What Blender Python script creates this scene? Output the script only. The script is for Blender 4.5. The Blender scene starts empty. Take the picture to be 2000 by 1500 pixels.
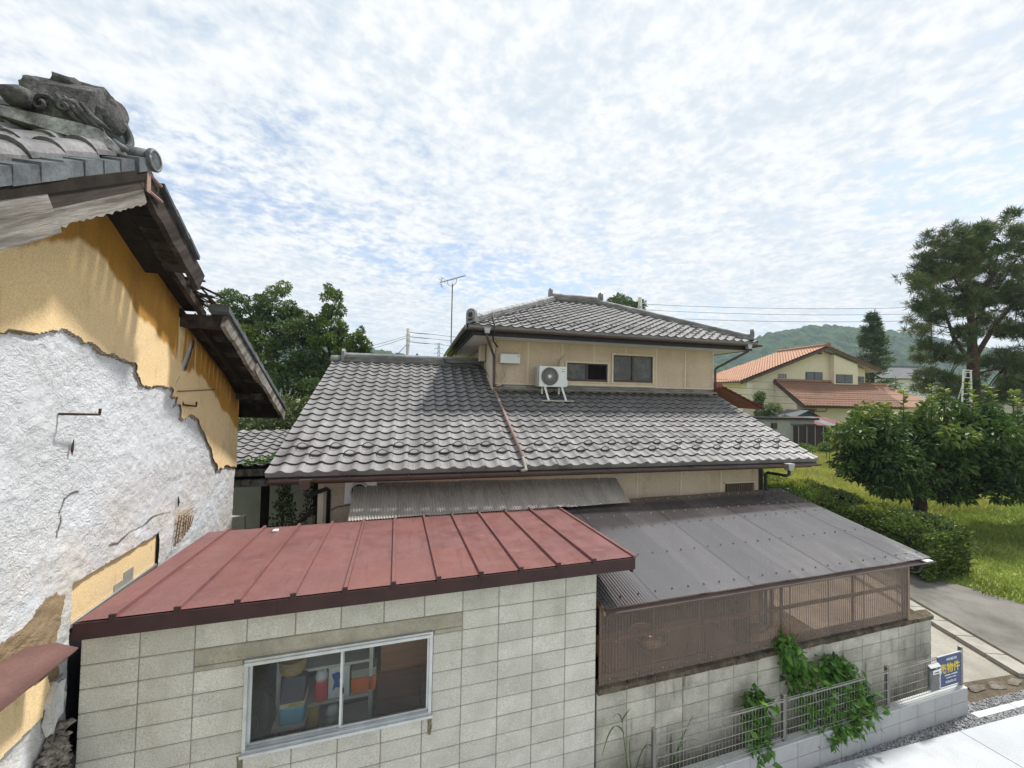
import bpy, math, random
import numpy as np
from mathutils import Matrix, Vector

# ------------------------------------------------------------------ camera, sky, sun
scn = bpy.context.scene
COL = scn.collection
CAMZ = 4.9                                  # camera height over the pavement
FPX, ROLL, PITCH, YAW = 752.0, 0.019, math.atan(22 / 752.0), math.radians(15.2)
_F = Vector((math.sin(YAW) * math.cos(PITCH), math.cos(YAW) * math.cos(PITCH), math.sin(PITCH)))
_R0 = Vector((math.cos(YAW), -math.sin(YAW), 0.0))
_U0 = _R0.cross(_F)
_R = _R0 * math.cos(ROLL) + _U0 * math.sin(ROLL)
_U = _R.cross(_F)
cam_d = bpy.data.cameras.new('camera')
cam_d.sensor_width = 36.0
cam_d.lens = FPX / 2000.0 * 36.0
cam_d.clip_start, cam_d.clip_end = 0.05, 6000.0
cam = bpy.data.objects.new('camera', cam_d)
COL.objects.link(cam)
cam.matrix_world = Matrix(((_R.x, _U.x, -_F.x, 0), (_R.y, _U.y, -_F.y, 0), (_R.z, _U.z, -_F.z, CAMZ), (0, 0, 0, 1)))
scn.camera = cam

SUN_EL, SUN_AZ = math.radians(62), math.radians(74)      # azimuth from +Y, negative to the left
world = bpy.data.worlds.new('World')
scn.world = world
world.use_nodes = True
wn, wl = world.node_tree.nodes, world.node_tree.links
wn.clear()
def W(t, **k):
    n = wn.new(t)
    for a, b in k.items():
        setattr(n, a, b)
    return n
def wmath(op, a, b=None, c=None):
    n = W('ShaderNodeMath', operation=op)
    for i, x in enumerate((a, b, c)):
        if x is None: continue
        if isinstance(x, (int, float)): n.inputs[i].default_value = x
        else: wl.new(x, n.inputs[i])
    return n.outputs[0]
sky = W('ShaderNodeTexSky', sky_type='NISHITA')
sky.sun_disc = False
sky.sun_elevation = SUN_EL
sky.sun_rotation = SUN_AZ
sky.altitude = 100
sky.air_density = 1.0
sky.dust_density = 1.5
bg_sky = W('ShaderNodeBackground')
bg_sky.inputs['Strength'].default_value = 0.125
wl.new(sky.outputs[0], bg_sky.inputs['Color'])
geo = W('ShaderNodeNewGeometry')
sep = W('ShaderNodeSeparateXYZ')
tc = W('ShaderNodeTexCoord')
wl.new(tc.outputs['Generated'], sep.inputs[0])
zz = wmath('MAXIMUM', sep.outputs[2], 0.0)
den = wmath('ADD', zz, 0.10)
px_ = wmath('DIVIDE', sep.outputs[0], den)
py_ = wmath('DIVIDE', sep.outputs[1], den)
comb = W('ShaderNodeCombineXYZ')
wl.new(px_, comb.inputs[0]); wl.new(py_, comb.inputs[1])
def wnoise(scale, detail, rough, dist=0.0, stretch=(1, 1, 1), off=(0, 0, 0), rot=0.0):
    mp = W('ShaderNodeMapping')
    mp.inputs['Scale'].default_value = stretch
    mp.inputs['Location'].default_value = off
    mp.inputs['Rotation'].default_value = (0, 0, rot)
    wl.new(comb.outputs[0], mp.inputs[0])
    n = W('ShaderNodeTexNoise', noise_dimensions='2D')
    n.inputs['Scale'].default_value = scale
    n.inputs['Detail'].default_value = detail
    n.inputs['Roughness'].default_value = rough
    n.inputs['Distortion'].default_value = dist
    wl.new(mp.outputs[0], n.inputs['Vector'])
    return n.outputs['Fac']
big = wnoise(0.62, 3, 0.5, 0.3, (1.0, 1.4, 1), (3.1, 1.4, 0), math.radians(-28))
mid = wnoise(4.2, 4, 0.6, 0.10, (1.0, 1.25, 1), (0.4, 7.7, 0), math.radians(-28))
fine = wnoise(17.0, 3, 0.60, 0.10, (1.0, 1.05, 1), (5.4, 2.1, 0), math.radians(-20))
def wramp(x, a, b):
    n = W('ShaderNodeMapRange', interpolation_type='SMOOTHSTEP')
    n.inputs['From Min'].default_value = a
    n.inputs['From Max'].default_value = b
    wl.new(x, n.inputs['Value'])
    return n.outputs[0]
cov = wmath('ADD', wmath('MULTIPLY', big, 0.95), wmath('MULTIPLY', mid, 0.52))
cov = wmath('ADD', cov, wmath('MULTIPLY', fine, 0.42))
cover = wmath('ADD', 0.30, wmath('MULTIPLY', wramp(cov, 0.62, 0.93), 0.70))
# towards the horizon the thin cloud closes to pale haze
hor = wramp(zz, 0.0, 0.16)
cover2 = wmath('ADD', wmath('MULTIPLY', cover, hor), wmath('MULTIPLY', wmath('SUBTRACT', 1.0, hor), 0.72))
shade = wramp(wmath('ADD', wmath('MULTIPLY', mid, 0.5), wmath('MULTIPLY', fine, 0.5)), 0.34, 0.66)
ccol = W('ShaderNodeMix', data_type='RGBA')
ccol.inputs['A'].default_value = (0.70, 0.775, 0.845, 1)
ccol.inputs['B'].default_value = (0.95, 0.965, 0.975, 1)
wl.new(shade, ccol.inputs['Factor'])
bg_cl = W('ShaderNodeBackground')
bg_cl.inputs['Strength'].default_value = 0.635
wl.new(ccol.outputs['Result'], bg_cl.inputs['Color'])
mixw = W('ShaderNodeMixShader')
wl.new(cover2, mixw.inputs[0]); wl.new(bg_sky.outputs[0], mixw.inputs[1]); wl.new(bg_cl.outputs[0], mixw.inputs[2])
wout = W('ShaderNodeOutputWorld')
wl.new(mixw.outputs[0], wout.inputs[0])

sun_d = bpy.data.lights.new('sun', 'SUN')
sun_d.energy = 3.2
sun_d.angle = math.radians(5)
sun_d.color = (1.0, 0.965, 0.91)
sun = bpy.data.objects.new('sun', sun_d)
COL.objects.link(sun)
_sd = Vector((math.sin(SUN_AZ) * math.cos(SUN_EL), math.cos(SUN_AZ) * math.cos(SUN_EL), math.sin(SUN_EL)))
sun.rotation_euler = _sd.to_track_quat('Z', 'Y').to_euler()
sun.location = (0, 0, 60)

vs = scn.view_settings
vs.view_transform = 'Standard'
vs.look = 'None'
vs.exposure = 0.78
vs.gamma = 1.0
vs.use_curve_mapping = False
scn.render.engine = 'CYCLES'
scn.cycles.transparent_max_bounces = 16
scn.cycles.max_bounces = 8

# ------------------------------------------------------------------ helpers
rng = random.Random(7)
def rotz(deg): return Matrix.Rotation(math.radians(deg), 4, 'Z')
FRAMES = {'S': 1.4, 'H': -1.3, 'W': 0.0}    # street side / house / world; z is measured from the camera height
BASE = {}

def setp(o, label=None, cat=None, group=None, kind=None):
    if label: o['label'] = label
    if cat: o['category'] = cat
    if group: o['group'] = group
    if kind: o['kind'] = kind
    return o
def thing(name, label, cat, base, frame='S', group=None, turn=0.0):
    o = bpy.data.objects.new(name, None)
    o.empty_display_size = 0.2
    COL.objects.link(o)
    b = Vector(base)
    w = rotz(FRAMES[frame]) @ b
    o.location = (w.x, w.y, w.z + CAMZ)
    o.rotation_euler = (0, 0, math.radians(FRAMES[frame]))
    BASE[o.name] = b
    return setp(o, label, cat, group)
def make_mesh(name, v, f):
    me = bpy.data.meshes.new(name)
    me.from_pydata([tuple(p) for p in v], [], f)
    me.update()
    return me
def place(name, me, mat, parent, loc=None, rot=None, scale=None):
    o = bpy.data.objects.new(name, me)
    COL.objects.link(o)
    if mat is not None and not me.materials: me.materials.append(mat)
    o.parent = parent
    b = BASE[parent.name]
    if loc is not None: o.location = Vector(loc) - b
    if rot is not None: o.rotation_euler = rot
    if scale is not None: o.scale = scale
    BASE[o.name] = b
    return o
def solo(name, mb, mat, label, cat, base, frame='S', group=None, kind=None, smooth=False):
    """a thing that is one mesh"""
    b = Vector(base)
    me = make_mesh(name, [Vector(p) - b for p in mb.v], mb.f)
    if mat: me.materials.append(mat)
    if smooth: me.polygons.foreach_set('use_smooth', [True] * len(me.polygons))
    o = bpy.data.objects.new(name, me)
    COL.objects.link(o)
    w = rotz(FRAMES[frame]) @ b
    o.location = (w.x, w.y, w.z + CAMZ)
    o.rotation_euler = (0, 0, math.radians(FRAMES[frame]))
    BASE[o.name] = b
    return setp(o, label, cat, group, kind)

class MB:
    def __init__(s): s.v = []; s.f = []
    def add(s, v, f):
        n = len(s.v)
        s.v += [tuple(p) for p in v]
        s.f += [tuple(i + n for i in q) for q in f]
        return s
    def box(s, x0, x1, y0, y1, z0, z1):
        return s.add([(x0,y0,z0),(x1,y0,z0),(x1,y1,z0),(x0,y1,z0),(x0,y0,z1),(x1,y0,z1),(x1,y1,z1),(x0,y1,z1)],
                     [(0,3,2,1),(4,5,6,7),(0,1,5,4),(1,2,6,5),(2,3,7,6),(3,0,4,7)])
    def bevbox(s, x0, x1, y0, y1, z0, z1, b=0.01):
        """box whose edges along all sides are chamfered (front and outline)"""
        r = []
        for z, i in ((z0, b), (z0 + b, 0), (z1 - b, 0), (z1, b)):
            for x, y in ((x0+i+b, y0+i), (x1-i-b, y0+i), (x1-i, y0+i+b), (x1-i, y1-i-b), (x1-i-b, y1-i), (x0+i+b, y1-i), (x0+i, y1-i-b), (x0+i, y0+i+b)):
                r.append((x, y, z))
        f = [tuple(reversed(range(8))), tuple(range(24, 32))]
        for k in range(3):
            for j in range(8):
                a = k*8 + j; c = k*8 + (j+1) % 8
                f.append((a, c, c+8, a+8))
        return s.add(r, f)
    def beam(s, p, q, w, h, up=(0, 0, 1)):
        """bar from p to q, w across, h along up"""
        p, q, up = Vector(p), Vector(q), Vector(up)
        d = (q - p).normalized()
        sx = d.cross(up)
        if sx.length < 1e-5: sx = d.cross(Vector((0, 1, 0)))
        sx.normalize()
        u = sx.cross(d)
        a, b = sx * (w / 2), u * (h / 2)
        v = []
        for c in (p, q):
            v += [c - a - b, c + a - b, c + a + b, c - a + b]
        return s.add(v, [(0,1,2,3),(7,6,5,4),(0,4,5,1),(1,5,6,2),(2,6,7,3),(3,7,4,0)])
    def tube(s, pts, r, n=8, cap=True):
        pts = [Vector(p) for p in pts]
        rr = r if isinstance(r, (list, tuple)) else [r] * len(pts)
        v, f = [], []
        prev = None
        for i, p in enumerate(pts):
            d = (pts[min(i+1, len(pts)-1)] - pts[max(i-1, 0)]).normalized()
            ref = Vector((0, 0, 1)) if abs(d.z) < 0.9 else Vector((1, 0, 0))
            if prev is None: a = d.cross(ref).normalized()
            else:
                a = prev - d * prev.dot(d)
                a = a.normalized() if a.length > 1e-6 else d.cross(ref).normalized()
            prev = a
            b = d.cross(a)
            for k in range(n):
                t = 2 * math.pi * k / n
                v.append(p + a * (rr[i] * math.cos(t)) + b * (rr[i] * math.sin(t)))
        for i in range(len(pts) - 1):
            for k in range(n):
                k2 = (k + 1) % n
                f.append((i*n + k, i*n + k2, (i+1)*n + k2, (i+1)*n + k))
        if cap:
            f.append(tuple(reversed(range(n))))
            f.append(tuple(range((len(pts)-1)*n, len(pts)*n)))
        return s.add(v, f)
    def prism(s, poly, axis, a0, a1):
        """polygon (2D) extruded along an axis: 'x' -> (y,z), 'y' -> (x,z), 'z' -> (x,y)"""
        n = len(poly)
        def P(p, a):
            return {'x': (a, p[0], p[1]), 'y': (p[0], a, p[1]), 'z': (p[0], p[1], a)}[axis]
        v = [P(p, a0) for p in poly] + [P(p, a1) for p in poly]
        f = [tuple(range(n)), tuple(reversed(range(n, 2*n)))]
        for i in range(n):
            j = (i + 1) % n
            f.append((j, i, i + n, j + n))
        return s.add(v, f)
    def quad(s, a, b, c, d): return s.add([a, b, c, d], [(0, 1, 2, 3)])
    def disc(s, c, nrm, r, h=0.0, n=16):
        c, nrm = Vector(c), Vector(nrm).normalized()
        return s.tube([c, c + nrm * h], r, n)
    def torus(s, c, nrm, R, r, n=24, m=6, a0=0.0, a1=2*math.pi):
        c, nrm = Vector(c), Vector(nrm).normalized()
        ref = Vector((0, 0, 1)) if abs(nrm.z) < 0.9 else Vector((0, 1, 0))
        e1 = nrm.cross(ref).normalized(); e2 = nrm.cross(e1)
        pts = [c + e1 * (R * math.cos(a0 + (a1-a0)*k/n)) + e2 * (R * math.sin(a0 + (a1-a0)*k/n)) for k in range(n+1)]
        return s.tube(pts, r, m)
    def build(s, name, mat, parent, smooth=False, label=None, kind=None):
        b = BASE[parent.name]
        me = make_mesh(name, [(p[0]-b.x, p[1]-b.y, p[2]-b.z) for p in s.v], s.f)
        if mat: me.materials.append(mat)
        if smooth: me.polygons.foreach_set('use_smooth', [True] * len(me.polygons))
        o = bpy.data.objects.new(name, me)
        COL.objects.link(o)
        o.parent = parent
        BASE[o.name] = b
        return setp(o, label, None, None, kind)
def np_obj(name, v, f, mat, parent=None, smooth=False, frame='S', base=(0, 0, 0), attrs=None):
    """large mesh from numpy arrays (v Nx3 in frame coordinates, f Mx4 or Mx3)"""
    b = BASE[parent.name] if parent else Vector(base)
    v = np.asarray(v, np.float64) - np.array(b)[None, :]
    f = np.asarray(f, np.int32)
    me = bpy.data.meshes.new(name)
    me.vertices.add(len(v)); me.vertices.foreach_set('co', v.astype(np.float32).ravel())
    k = f.shape[1]
    me.loops.add(f.size); me.loops.foreach_set('vertex_index', f.ravel())
    me.polygons.add(len(f)); me.polygons.foreach_set('loop_start', np.arange(0, f.size, k, dtype=np.int32))
    if smooth: me.polygons.foreach_set('use_smooth', np.ones(len(f), bool))
    me.update(calc_edges=True)
    if attrs:
        for an, av in attrs.items():
            at = me.attributes.new(an, 'FLOAT', 'POINT')
            at.data.foreach_set('value', np.asarray(av, np.float32))
    if mat: me.materials.append(mat)
    o = bpy.data.objects.new(name, me)
    COL.objects.link(o)
    if parent: o.parent = parent
    else:
        w = rotz(FRAMES[frame]) @ b
        o.location = (w.x, w.y, w.z + CAMZ)
        o.rotation_euler = (0, 0, math.radians(FRAMES[frame]))
    BASE[o.name] = b
    return o
def vnoise(x, y, seed=0):
    """value noise on arrays"""
    x = np.asarray(x, float); y = np.asarray(y, float)
    xi, yi = np.floor(x).astype(np.int64), np.floor(y).astype(np.int64)
    xf, yf = x - xi, y - yi
    u, w = xf*xf*(3-2*xf), yf*yf*(3-2*yf)
    def h(a, b):
        n = (a * 374761393 + b * 668265263 + seed * 974634777) & 0xffffffff
        n = ((n ^ (n >> 13)) * 1274126177) & 0xffffffff
        return ((n ^ (n >> 16)) & 0xffff) / 65535.0
    return (h(xi, yi)*(1-u) + h(xi+1, yi)*u)*(1-w) + (h(xi, yi+1)*(1-u) + h(xi+1, yi+1)*u)*w
def fbm(x, y, oct=4, seed=0):
    t = 0; a = 0.5; s = 0
    for k in range(oct):
        t = t + a * vnoise(x * 2**k, y * 2**k, seed + k); s += a; a *= 0.5
    return t / s

# ------------------------------------------------------------------ materials
class NT:
    def __init__(s, name):
        s.m = bpy.data.materials.new(name); s.m.use_nodes = True
        s.t = s.m.node_tree; s.n = s.t.nodes; s.n.clear()
        s.out = s.n.new('ShaderNodeOutputMaterial')
        s.pos = s.n.new('ShaderNodeNewGeometry').outputs['Position']
    def N(s, t, **k):
        n = s.n.new(t)
        for a, b in k.items(): setattr(n, a, b)
        return n
    def L(s, a, b): s.t.links.new(a, b)
    def noise(s, scale, detail=4, rough=0.6, stretch=None, dist=0.0, vec=None):
        v = vec or s.pos
        if stretch:
            mp = s.N('ShaderNodeMapping'); mp.inputs['Scale'].default_value = stretch
            s.L(v, mp.inputs[0]); v = mp.outputs[0]
        n = s.N('ShaderNodeTexNoise')
        n.inputs['Scale'].default_value = scale; n.inputs['Detail'].default_value = detail
        n.inputs['Roughness'].default_value = rough; n.inputs['Distortion'].default_value = dist
        s.L(v, n.inputs['Vector'])
        return n.outputs['Fac']
    def math(s, op, a, b=None):
        n = s.N('ShaderNodeMath', operation=op)
        for i, x in enumerate((a, b)):
            if x is None: continue
            if isinstance(x, (int, float)): n.inputs[i].default_value = x
            else: s.L(x, n.inputs[i])
        return n.outputs[0]
    def ramp(s, x, a, b, c=0.0, d=1.0):
        n = s.N('ShaderNodeMapRange', interpolation_type='SMOOTHSTEP')
        for k, q in (('From Min', a), ('From Max', b), ('To Min', c), ('To Max', d)): n.inputs[k].default_value = q
        s.L(x, n.inputs['Value']); return n.outputs[0]
    def mix(s, fac, a, b, blend='MIX'):
        n = s.N('ShaderNodeMix', data_type='RGBA', blend_type=blend)
        for k, x in (('Factor', fac), ('A', a), ('B', b)):
            if isinstance(x, (int, float)): n.inputs[k].default_value = x
            elif isinstance(x, tuple): n.inputs[k].default_value = (*x[:3], 1)
            else: s.L(x, n.inputs[k])
        return n.outputs['Result']
    def attr(s, name):
        n = s.N('ShaderNodeAttribute', attribute_name=name); return n.outputs['Fac']
    def rand(s): return s.N('ShaderNodeObjectInfo').outputs['Random']
    def bright(s, col, f):
        n = s.N('ShaderNodeVectorMath', operation='SCALE')
        s.L(col, n.inputs[0])
        if isinstance(f, (int, float)): n.inputs['Scale'].default_value = f
        else: s.L(f, n.inputs['Scale'])
        return n.outputs[0]
    def bsdf(s, col, rough=0.8, spec=0.3, metal=0.0, bump=None, bstr=0.3, bdist=0.01, **kw):
        p = s.N('ShaderNodeBsdfPrincipled')
        if isinstance(col, tuple): p.inputs['Base Color'].default_value = (*col[:3], 1)
        else: s.L(col, p.inputs['Base Color'])
        if isinstance(rough, (int, float)): p.inputs['Roughness'].default_value = rough
        else: s.L(rough, p.inputs['Roughness'])
        p.inputs['Specular IOR Level'].default_value = spec
        p.inputs['Metallic'].default_value = metal
        for k, x in kw.items(): p.inputs[k].default_value = x
        if bump is not None:
            b = s.N('ShaderNodeBump'); b.inputs['Strength'].default_value = bstr; b.inputs['Distance'].default_value = bdist
            s.L(bump, b.inputs['Height']); s.L(b.outputs[0], p.inputs['Normal'])
        s.L(p.outputs[0], s.out.inputs[0])
        return p
def mat(name, c1, c2=None, ns=3.0, rough=0.8, spec=0.3, metal=0.0, rnd=0.0, grit=0.0, bs=60.0, bstr=0.3, bdist=0.005, streak=None, streak_amt=0.5, streak_sc=6.0, stretch=None, rvar=0.0, grain=None):
    t = NT(name)
    c2 = c2 or tuple(x * 0.8 for x in c1)
    vec = None
    if grain:                                                     # wood grain along a tilted axis: (angle about x, length)
        mp = t.N('ShaderNodeMapping'); mp.vector_type = 'TEXTURE'
        mp.inputs['Rotation'].default_value = (grain[0], 0, 0); mp.inputs['Scale'].default_value = (1, grain[1], 1)
        t.L(t.pos, mp.inputs[0]); vec = mp.outputs[0]
    n1 = t.ramp(t.noise(ns, 6, 0.65, stretch, vec=vec), 0.32, 0.68)
    col = t.mix(n1, c1, c2)
    if streak:
        sk = t.noise(streak_sc, 4, 0.6, (1, 1, 0.12))
        blot = t.noise(1.3, 3, 0.6)
        m = t.math('MULTIPLY', t.ramp(sk, 0.48, 0.72), t.ramp(blot, 0.40, 0.66))
        col = t.mix(t.math('MULTIPLY', m, streak_amt), col, streak)
    fine = t.noise(bs, 3, 0.7, vec=vec)
    if grit: col = t.bright(col, t.ramp(fine, 0.25, 0.75, 1 - grit, 1 + grit))
    if rnd: col = t.bright(col, t.math('ADD', 1 - rnd, t.math('MULTIPLY', t.rand(), 2 * rnd)))
    rg = rough
    if rvar: rg = t.ramp(t.noise(ns * 2.3, 4), 0.3, 0.7, max(rough - rvar, 0.02), min(rough + rvar, 1))
    t.bsdf(col, rg, spec, metal, fine, bstr, bdist)
    return t.m
def leafmat(name, c1, c2, c3, ns=0.9, trans=0.35, rough=0.5, spec=0.35):
    """leaf colours: per-leaf attribute 'tone' plus large clumps"""
    t = NT(name)
    a = t.attr('tone')
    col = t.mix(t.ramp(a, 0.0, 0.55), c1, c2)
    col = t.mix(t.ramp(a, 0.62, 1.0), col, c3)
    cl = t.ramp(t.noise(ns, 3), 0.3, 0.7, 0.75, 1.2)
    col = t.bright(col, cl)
    p = t.N('ShaderNodeBsdfPrincipled')
    t.L(col, p.inputs['Base Color']); p.inputs['Roughness'].default_value = rough; p.inputs['Specular IOR Level'].default_value = spec
    tr = t.N('ShaderNodeBsdfTranslucent'); t.L(t.mix(1.0, col, (1.0, 1.0, 0.55), 'MULTIPLY'), tr.inputs['Color'])
    mx = t.N('ShaderNodeMixShader'); mx.inputs[0].default_value = trans
    t.L(p.outputs[0], mx.inputs[1]); t.L(tr.outputs[0], mx.inputs[2]); t.L(mx.outputs[0], t.out.inputs[0])
    return t.m
def glassmat(name, tint=(0.5, 0.55, 0.55), refl=0.12, ior=1.45, rough=0.02, dirt=0.0):
    t = NT(name)
    tr = t.N('ShaderNodeBsdfTransparent'); tr.inputs[0].default_value = (*tint, 1)
    gl = t.N('ShaderNodeBsdfGlossy'); gl.inputs['Roughness'].default_value = rough; gl.inputs[0].default_value = (0.95, 0.95, 0.95, 1)
    fr = t.N('ShaderNodeFresnel'); fr.inputs[0].default_value = ior
    mx = t.N('ShaderNodeMixShader'); t.L(fr.outputs[0], mx.inputs[0]); t.L(tr.outputs[0], mx.inputs[1]); t.L(gl.outputs[0], mx.inputs[2])
    res = mx.outputs[0]
    if dirt:
        df = t.N('ShaderNodeBsdfDiffuse'); df.inputs[0].default_value = (0.5, 0.48, 0.45, 1)
        m2 = t.N('ShaderNodeMixShader'); t.L(t.ramp(t.noise(5, 5), 0.3, 0.8, dirt * 0.4, dirt), m2.inputs[0])
        t.L(res, m2.inputs[1]); t.L(df.outputs[0], m2.inputs[2]); res = m2.outputs[0]
    t.L(res, t.out.inputs[0])
    return t.m

# ------------------------------------------------------------------ shared materials
M_block = mat('block_concrete', (0.64, 0.615, 0.555), (0.54, 0.515, 0.455), 2.6, 0.9, 0.15, rnd=0.08, grit=0.22, bs=85, bstr=0.8, bdist=0.008, streak=(0.36, 0.32, 0.24), streak_amt=0.40, streak_sc=5)
M_mortar = mat('mortar', (0.32, 0.30, 0.26), (0.25, 0.235, 0.205), 6, 0.95, 0.1, grit=0.1)
M_lintel = mat('lintel_concrete', (0.42, 0.385, 0.31), (0.31, 0.285, 0.23), 4, 0.9, 0.15, grit=0.2, bs=90, bstr=0.4)
M_oldblock = mat('old_block', (0.54, 0.51, 0.44), (0.38, 0.36, 0.30), 3.0, 0.92, 0.12, rnd=0.14, grit=0.22, bs=80, bstr=0.5, bdist=0.004, streak=(0.075, 0.068, 0.05), streak_amt=0.92, streak_sc=9)
M_cap = mat('mossy_cap', (0.15, 0.125, 0.09), (0.055, 0.045, 0.033), 9, 0.95, 0.1, rnd=0.12, grit=0.3, bs=60, bstr=0.8, bdist=0.012)
M_newblock = mat('new_block', (0.40, 0.40, 0.40), (0.35, 0.35, 0.355), 2.5, 0.85, 0.15, rnd=0.05, grit=0.06, bs=200, bstr=0.3)
M_newcap = mat('new_coping', (0.52, 0.535, 0.54), (0.46, 0.475, 0.48), 3, 0.85, 0.15, grit=0.05)
M_alu = mat('aluminium', (0.62, 0.63, 0.64), (0.52, 0.53, 0.54), 7, 0.42, 0.5, 0.75, grit=0.04)
M_fence = mat('fence_steel', (0.36, 0.345, 0.31), (0.30, 0.29, 0.26), 6, 0.45, 0.5, 0.35)
M_fencepost = mat('fence_post_steel', (0.21, 0.20, 0.18), (0.17, 0.16, 0.145), 6, 0.45, 0.5, 0.4)
M_fasc = mat('maroon_trim', (0.062, 0.030, 0.030), (0.045, 0.022, 0.024), 3, 0.6, 0.3, grit=0.08)
M_dark = mat('dark_interior', (0.02, 0.018, 0.016), (0.012, 0.011, 0.01), 3, 0.9, 0.1)
M_white = mat('white_plastic', (0.74, 0.75, 0.75), (0.68, 0.69, 0.69), 4, 0.45, 0.4)
M_black = mat('black_plastic', (0.022, 0.022, 0.024), (0.015, 0.015, 0.017), 5, 0.45, 0.4)
M_glass = glassmat('window_glass', (0.90, 0.92, 0.91), ior=1.25, dirt=0.03)
def redroof():
    t = NT('red_painted_steel')
    c = t.mix(t.ramp(t.noise(2.2, 6, 0.65), 0.34, 0.68), (0.190, 0.085, 0.080), (0.148, 0.068, 0.065))
    c = t.mix(t.math('MULTIPLY', t.ramp(t.noise(1.1, 4, 0.6), 0.48, 0.68), 0.45), c, (0.225, 0.09, 0.066))
    run = t.noise(5.0, 5, 0.65, (3.0, .28, 1))
    c = t.mix(t.math('MULTIPLY', t.ramp(run, 0.54, 0.70), 0.55), c, (0.105, 0.050, 0.047))
    c = t.mix(t.math('MULTIPLY', t.ramp(t.noise(3.3, 5, 0.7, (1, 1.6, 1)), 0.60, 0.70), 0.40), c, (0.24, 0.175, 0.145))
    c = t.mix(t.math('MULTIPLY', t.ramp(t.noise(13, 4, 0.75), 0.62, 0.70), 0.35), c, (0.12, 0.058, 0.045))
    fine = t.noise(90, 3, 0.7)
    c = t.bright(c, t.ramp(fine, 0.25, 0.75, 0.82, 1.18))
    t.bsdf(c, t.ramp(t.noise(4, 4), 0.3, 0.7, 0.34, 0.62), 0.45, 0.0, t.noise(5, 4), 0.25, 0.02)
    return t.m
M_red = redroof()

# ------------------------------------------------------------------ ground
def smooth(a, b, x):
    t = np.clip((np.asarray(x, float) - a) / (b - a), 0, 1)
    return t*t*(3 - 2*t)
def ground_z(x, y):
    return -4.92 + 0.75 * smooth(17, 46, np.hypot(x, y))
def ground_mat():
    t = NT('field_ground')
    c = t.mix(t.ramp(t.noise(0.35, 6, 0.65), 0.3, 0.7), (0.24, 0.26, 0.07), (0.33, 0.33, 0.11))
    c = t.mix(t.ramp(t.noise(2.5, 6, 0.7), 0.42, 0.68), c, (0.13, 0.165, 0.04))
    t.bsdf(c, 0.95, 0.1, 0, t.noise(25, 4, 0.7), 0.6, 0.05)
    return t.m
gx = np.unique(np.concatenate([np.linspace(-12, 60, 60), np.sign(np.linspace(-1, 1, 41)) * (np.abs(np.linspace(-1, 1, 41)) ** 3) * 1500]))
GX, GY = np.meshgrid(gx, gx, indexing='ij')
gv = np.stack([GX.ravel(), GY.ravel(), ground_z(GX, GY).ravel()], 1)
n = len(gx)
ii = (np.arange(n-1)[:, None] * n + np.arange(n-1)[None, :]).ravel()
gf = np.stack([ii, ii+n, ii+n+1, ii+1], 1)
M_ground = ground_mat()
setp(np_obj('ground', gv, gf, M_ground, smooth=True), kind='structure')

def sheet(name, poly, z, m, thick=None):
    mb = MB()
    if thick: mb.prism(poly, 'z', z - thick, z)
    else: mb.add([(x, y, z) for x, y in poly], [tuple(range(len(poly)))])
    b = Vector((poly[0][0], poly[0][1], z))
    me = make_mesh(name, [Vector(p) - b for p in mb.v], mb.f)
    me.materials.append(m)
    o = bpy.data.objects.new(name, me); COL.objects.link(o)
    w = rotz(1.4) @ b
    o.location = (w.x, w.y, w.z + CAMZ); o.rotation_euler = (0, 0, math.radians(1.4))
    BASE[o.name] = b
    return setp(o, kind='structure')
M_apron = mat('old_concrete', (0.34, 0.32, 0.275), (0.20, 0.185, 0.155), 1.1, 0.92, 0.15, grit=0.15, bs=50, bstr=0.5, stretch=(1, 0.4, 1))
M_asph = mat('worn_asphalt', (0.20, 0.19, 0.17), (0.11, 0.105, 0.092), 0.9, 0.95, 0.15, grit=0.3, bs=90, bstr=0.6)
M_soil = mat('bare_soil', (0.14, 0.115, 0.085), (0.085, 0.07, 0.05), 3, 1.0, 0.05, grit=0.25, bs=40, bstr=0.8, bdist=0.02)
M_kerb = mat('kerb_concrete', (0.36, 0.34, 0.30), (0.27, 0.255, 0.225), 3, 0.92, 0.12, grit=0.15)
M_pave = mat('pale_paving', (0.47, 0.49, 0.51), (0.39, 0.41, 0.43), 0.8, 0.75, 0.25, rnd=0.04, grit=0.10, bs=60, bstr=0.25, streak=(.33, .33, .32), streak_amt=.4, streak_sc=2)
M_gravel = mat('grey_gravel', (0.36, 0.36, 0.365), (0.23, 0.23, 0.238), 9, 0.9, 0.2, grit=0.2)
sheet('yard_soil', [(-2.55, 4.25), (8.7, 4.25), (8.7, 16.5), (-2.55, 16.5)], -4.905, M_soil)
sheet('lane', [(10.1, 2.0), (13.1, 8.3), (14.2, 8.4), (14.55, 7.2), (14.95, 5.4), (15.3, 3.6), (15.6, 2.0)], -4.888, M_asph)
sheet('apron', [(8.6, 4.32), (10.98, 4.02), (12.9, 8.9), (8.9, 9.2)], -4.893, M_apron)
sheet('verge_soil', [(8.5, 3.95), (13.5, 3.60), (13.0, 4.05), (10.9, 4.20), (8.6, 4.42)], -4.884, M_soil)
k = MB()
for i in range(9):                                                   # kerb stones of the lane
    a = Vector((10.98, 4.05, -4.86)).lerp(Vector((12.95, 8.7, -4.86)), i / 9 + 0.002)
    b = Vector((10.98, 4.05, -4.86)).lerp(Vector((12.95, 8.7, -4.86)), (i + 1) / 9 - 0.002)
    k = MB().beam(a, b, 0.36, 0.10)
    if i == 0: kerb0 = sheet('kerb', [(10.9, 4.0), (11.0, 4.0), (11.0, 4.02)], -4.91, M_kerb)
    k.build('kerb_stone', M_kerb, kerb0)
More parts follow.
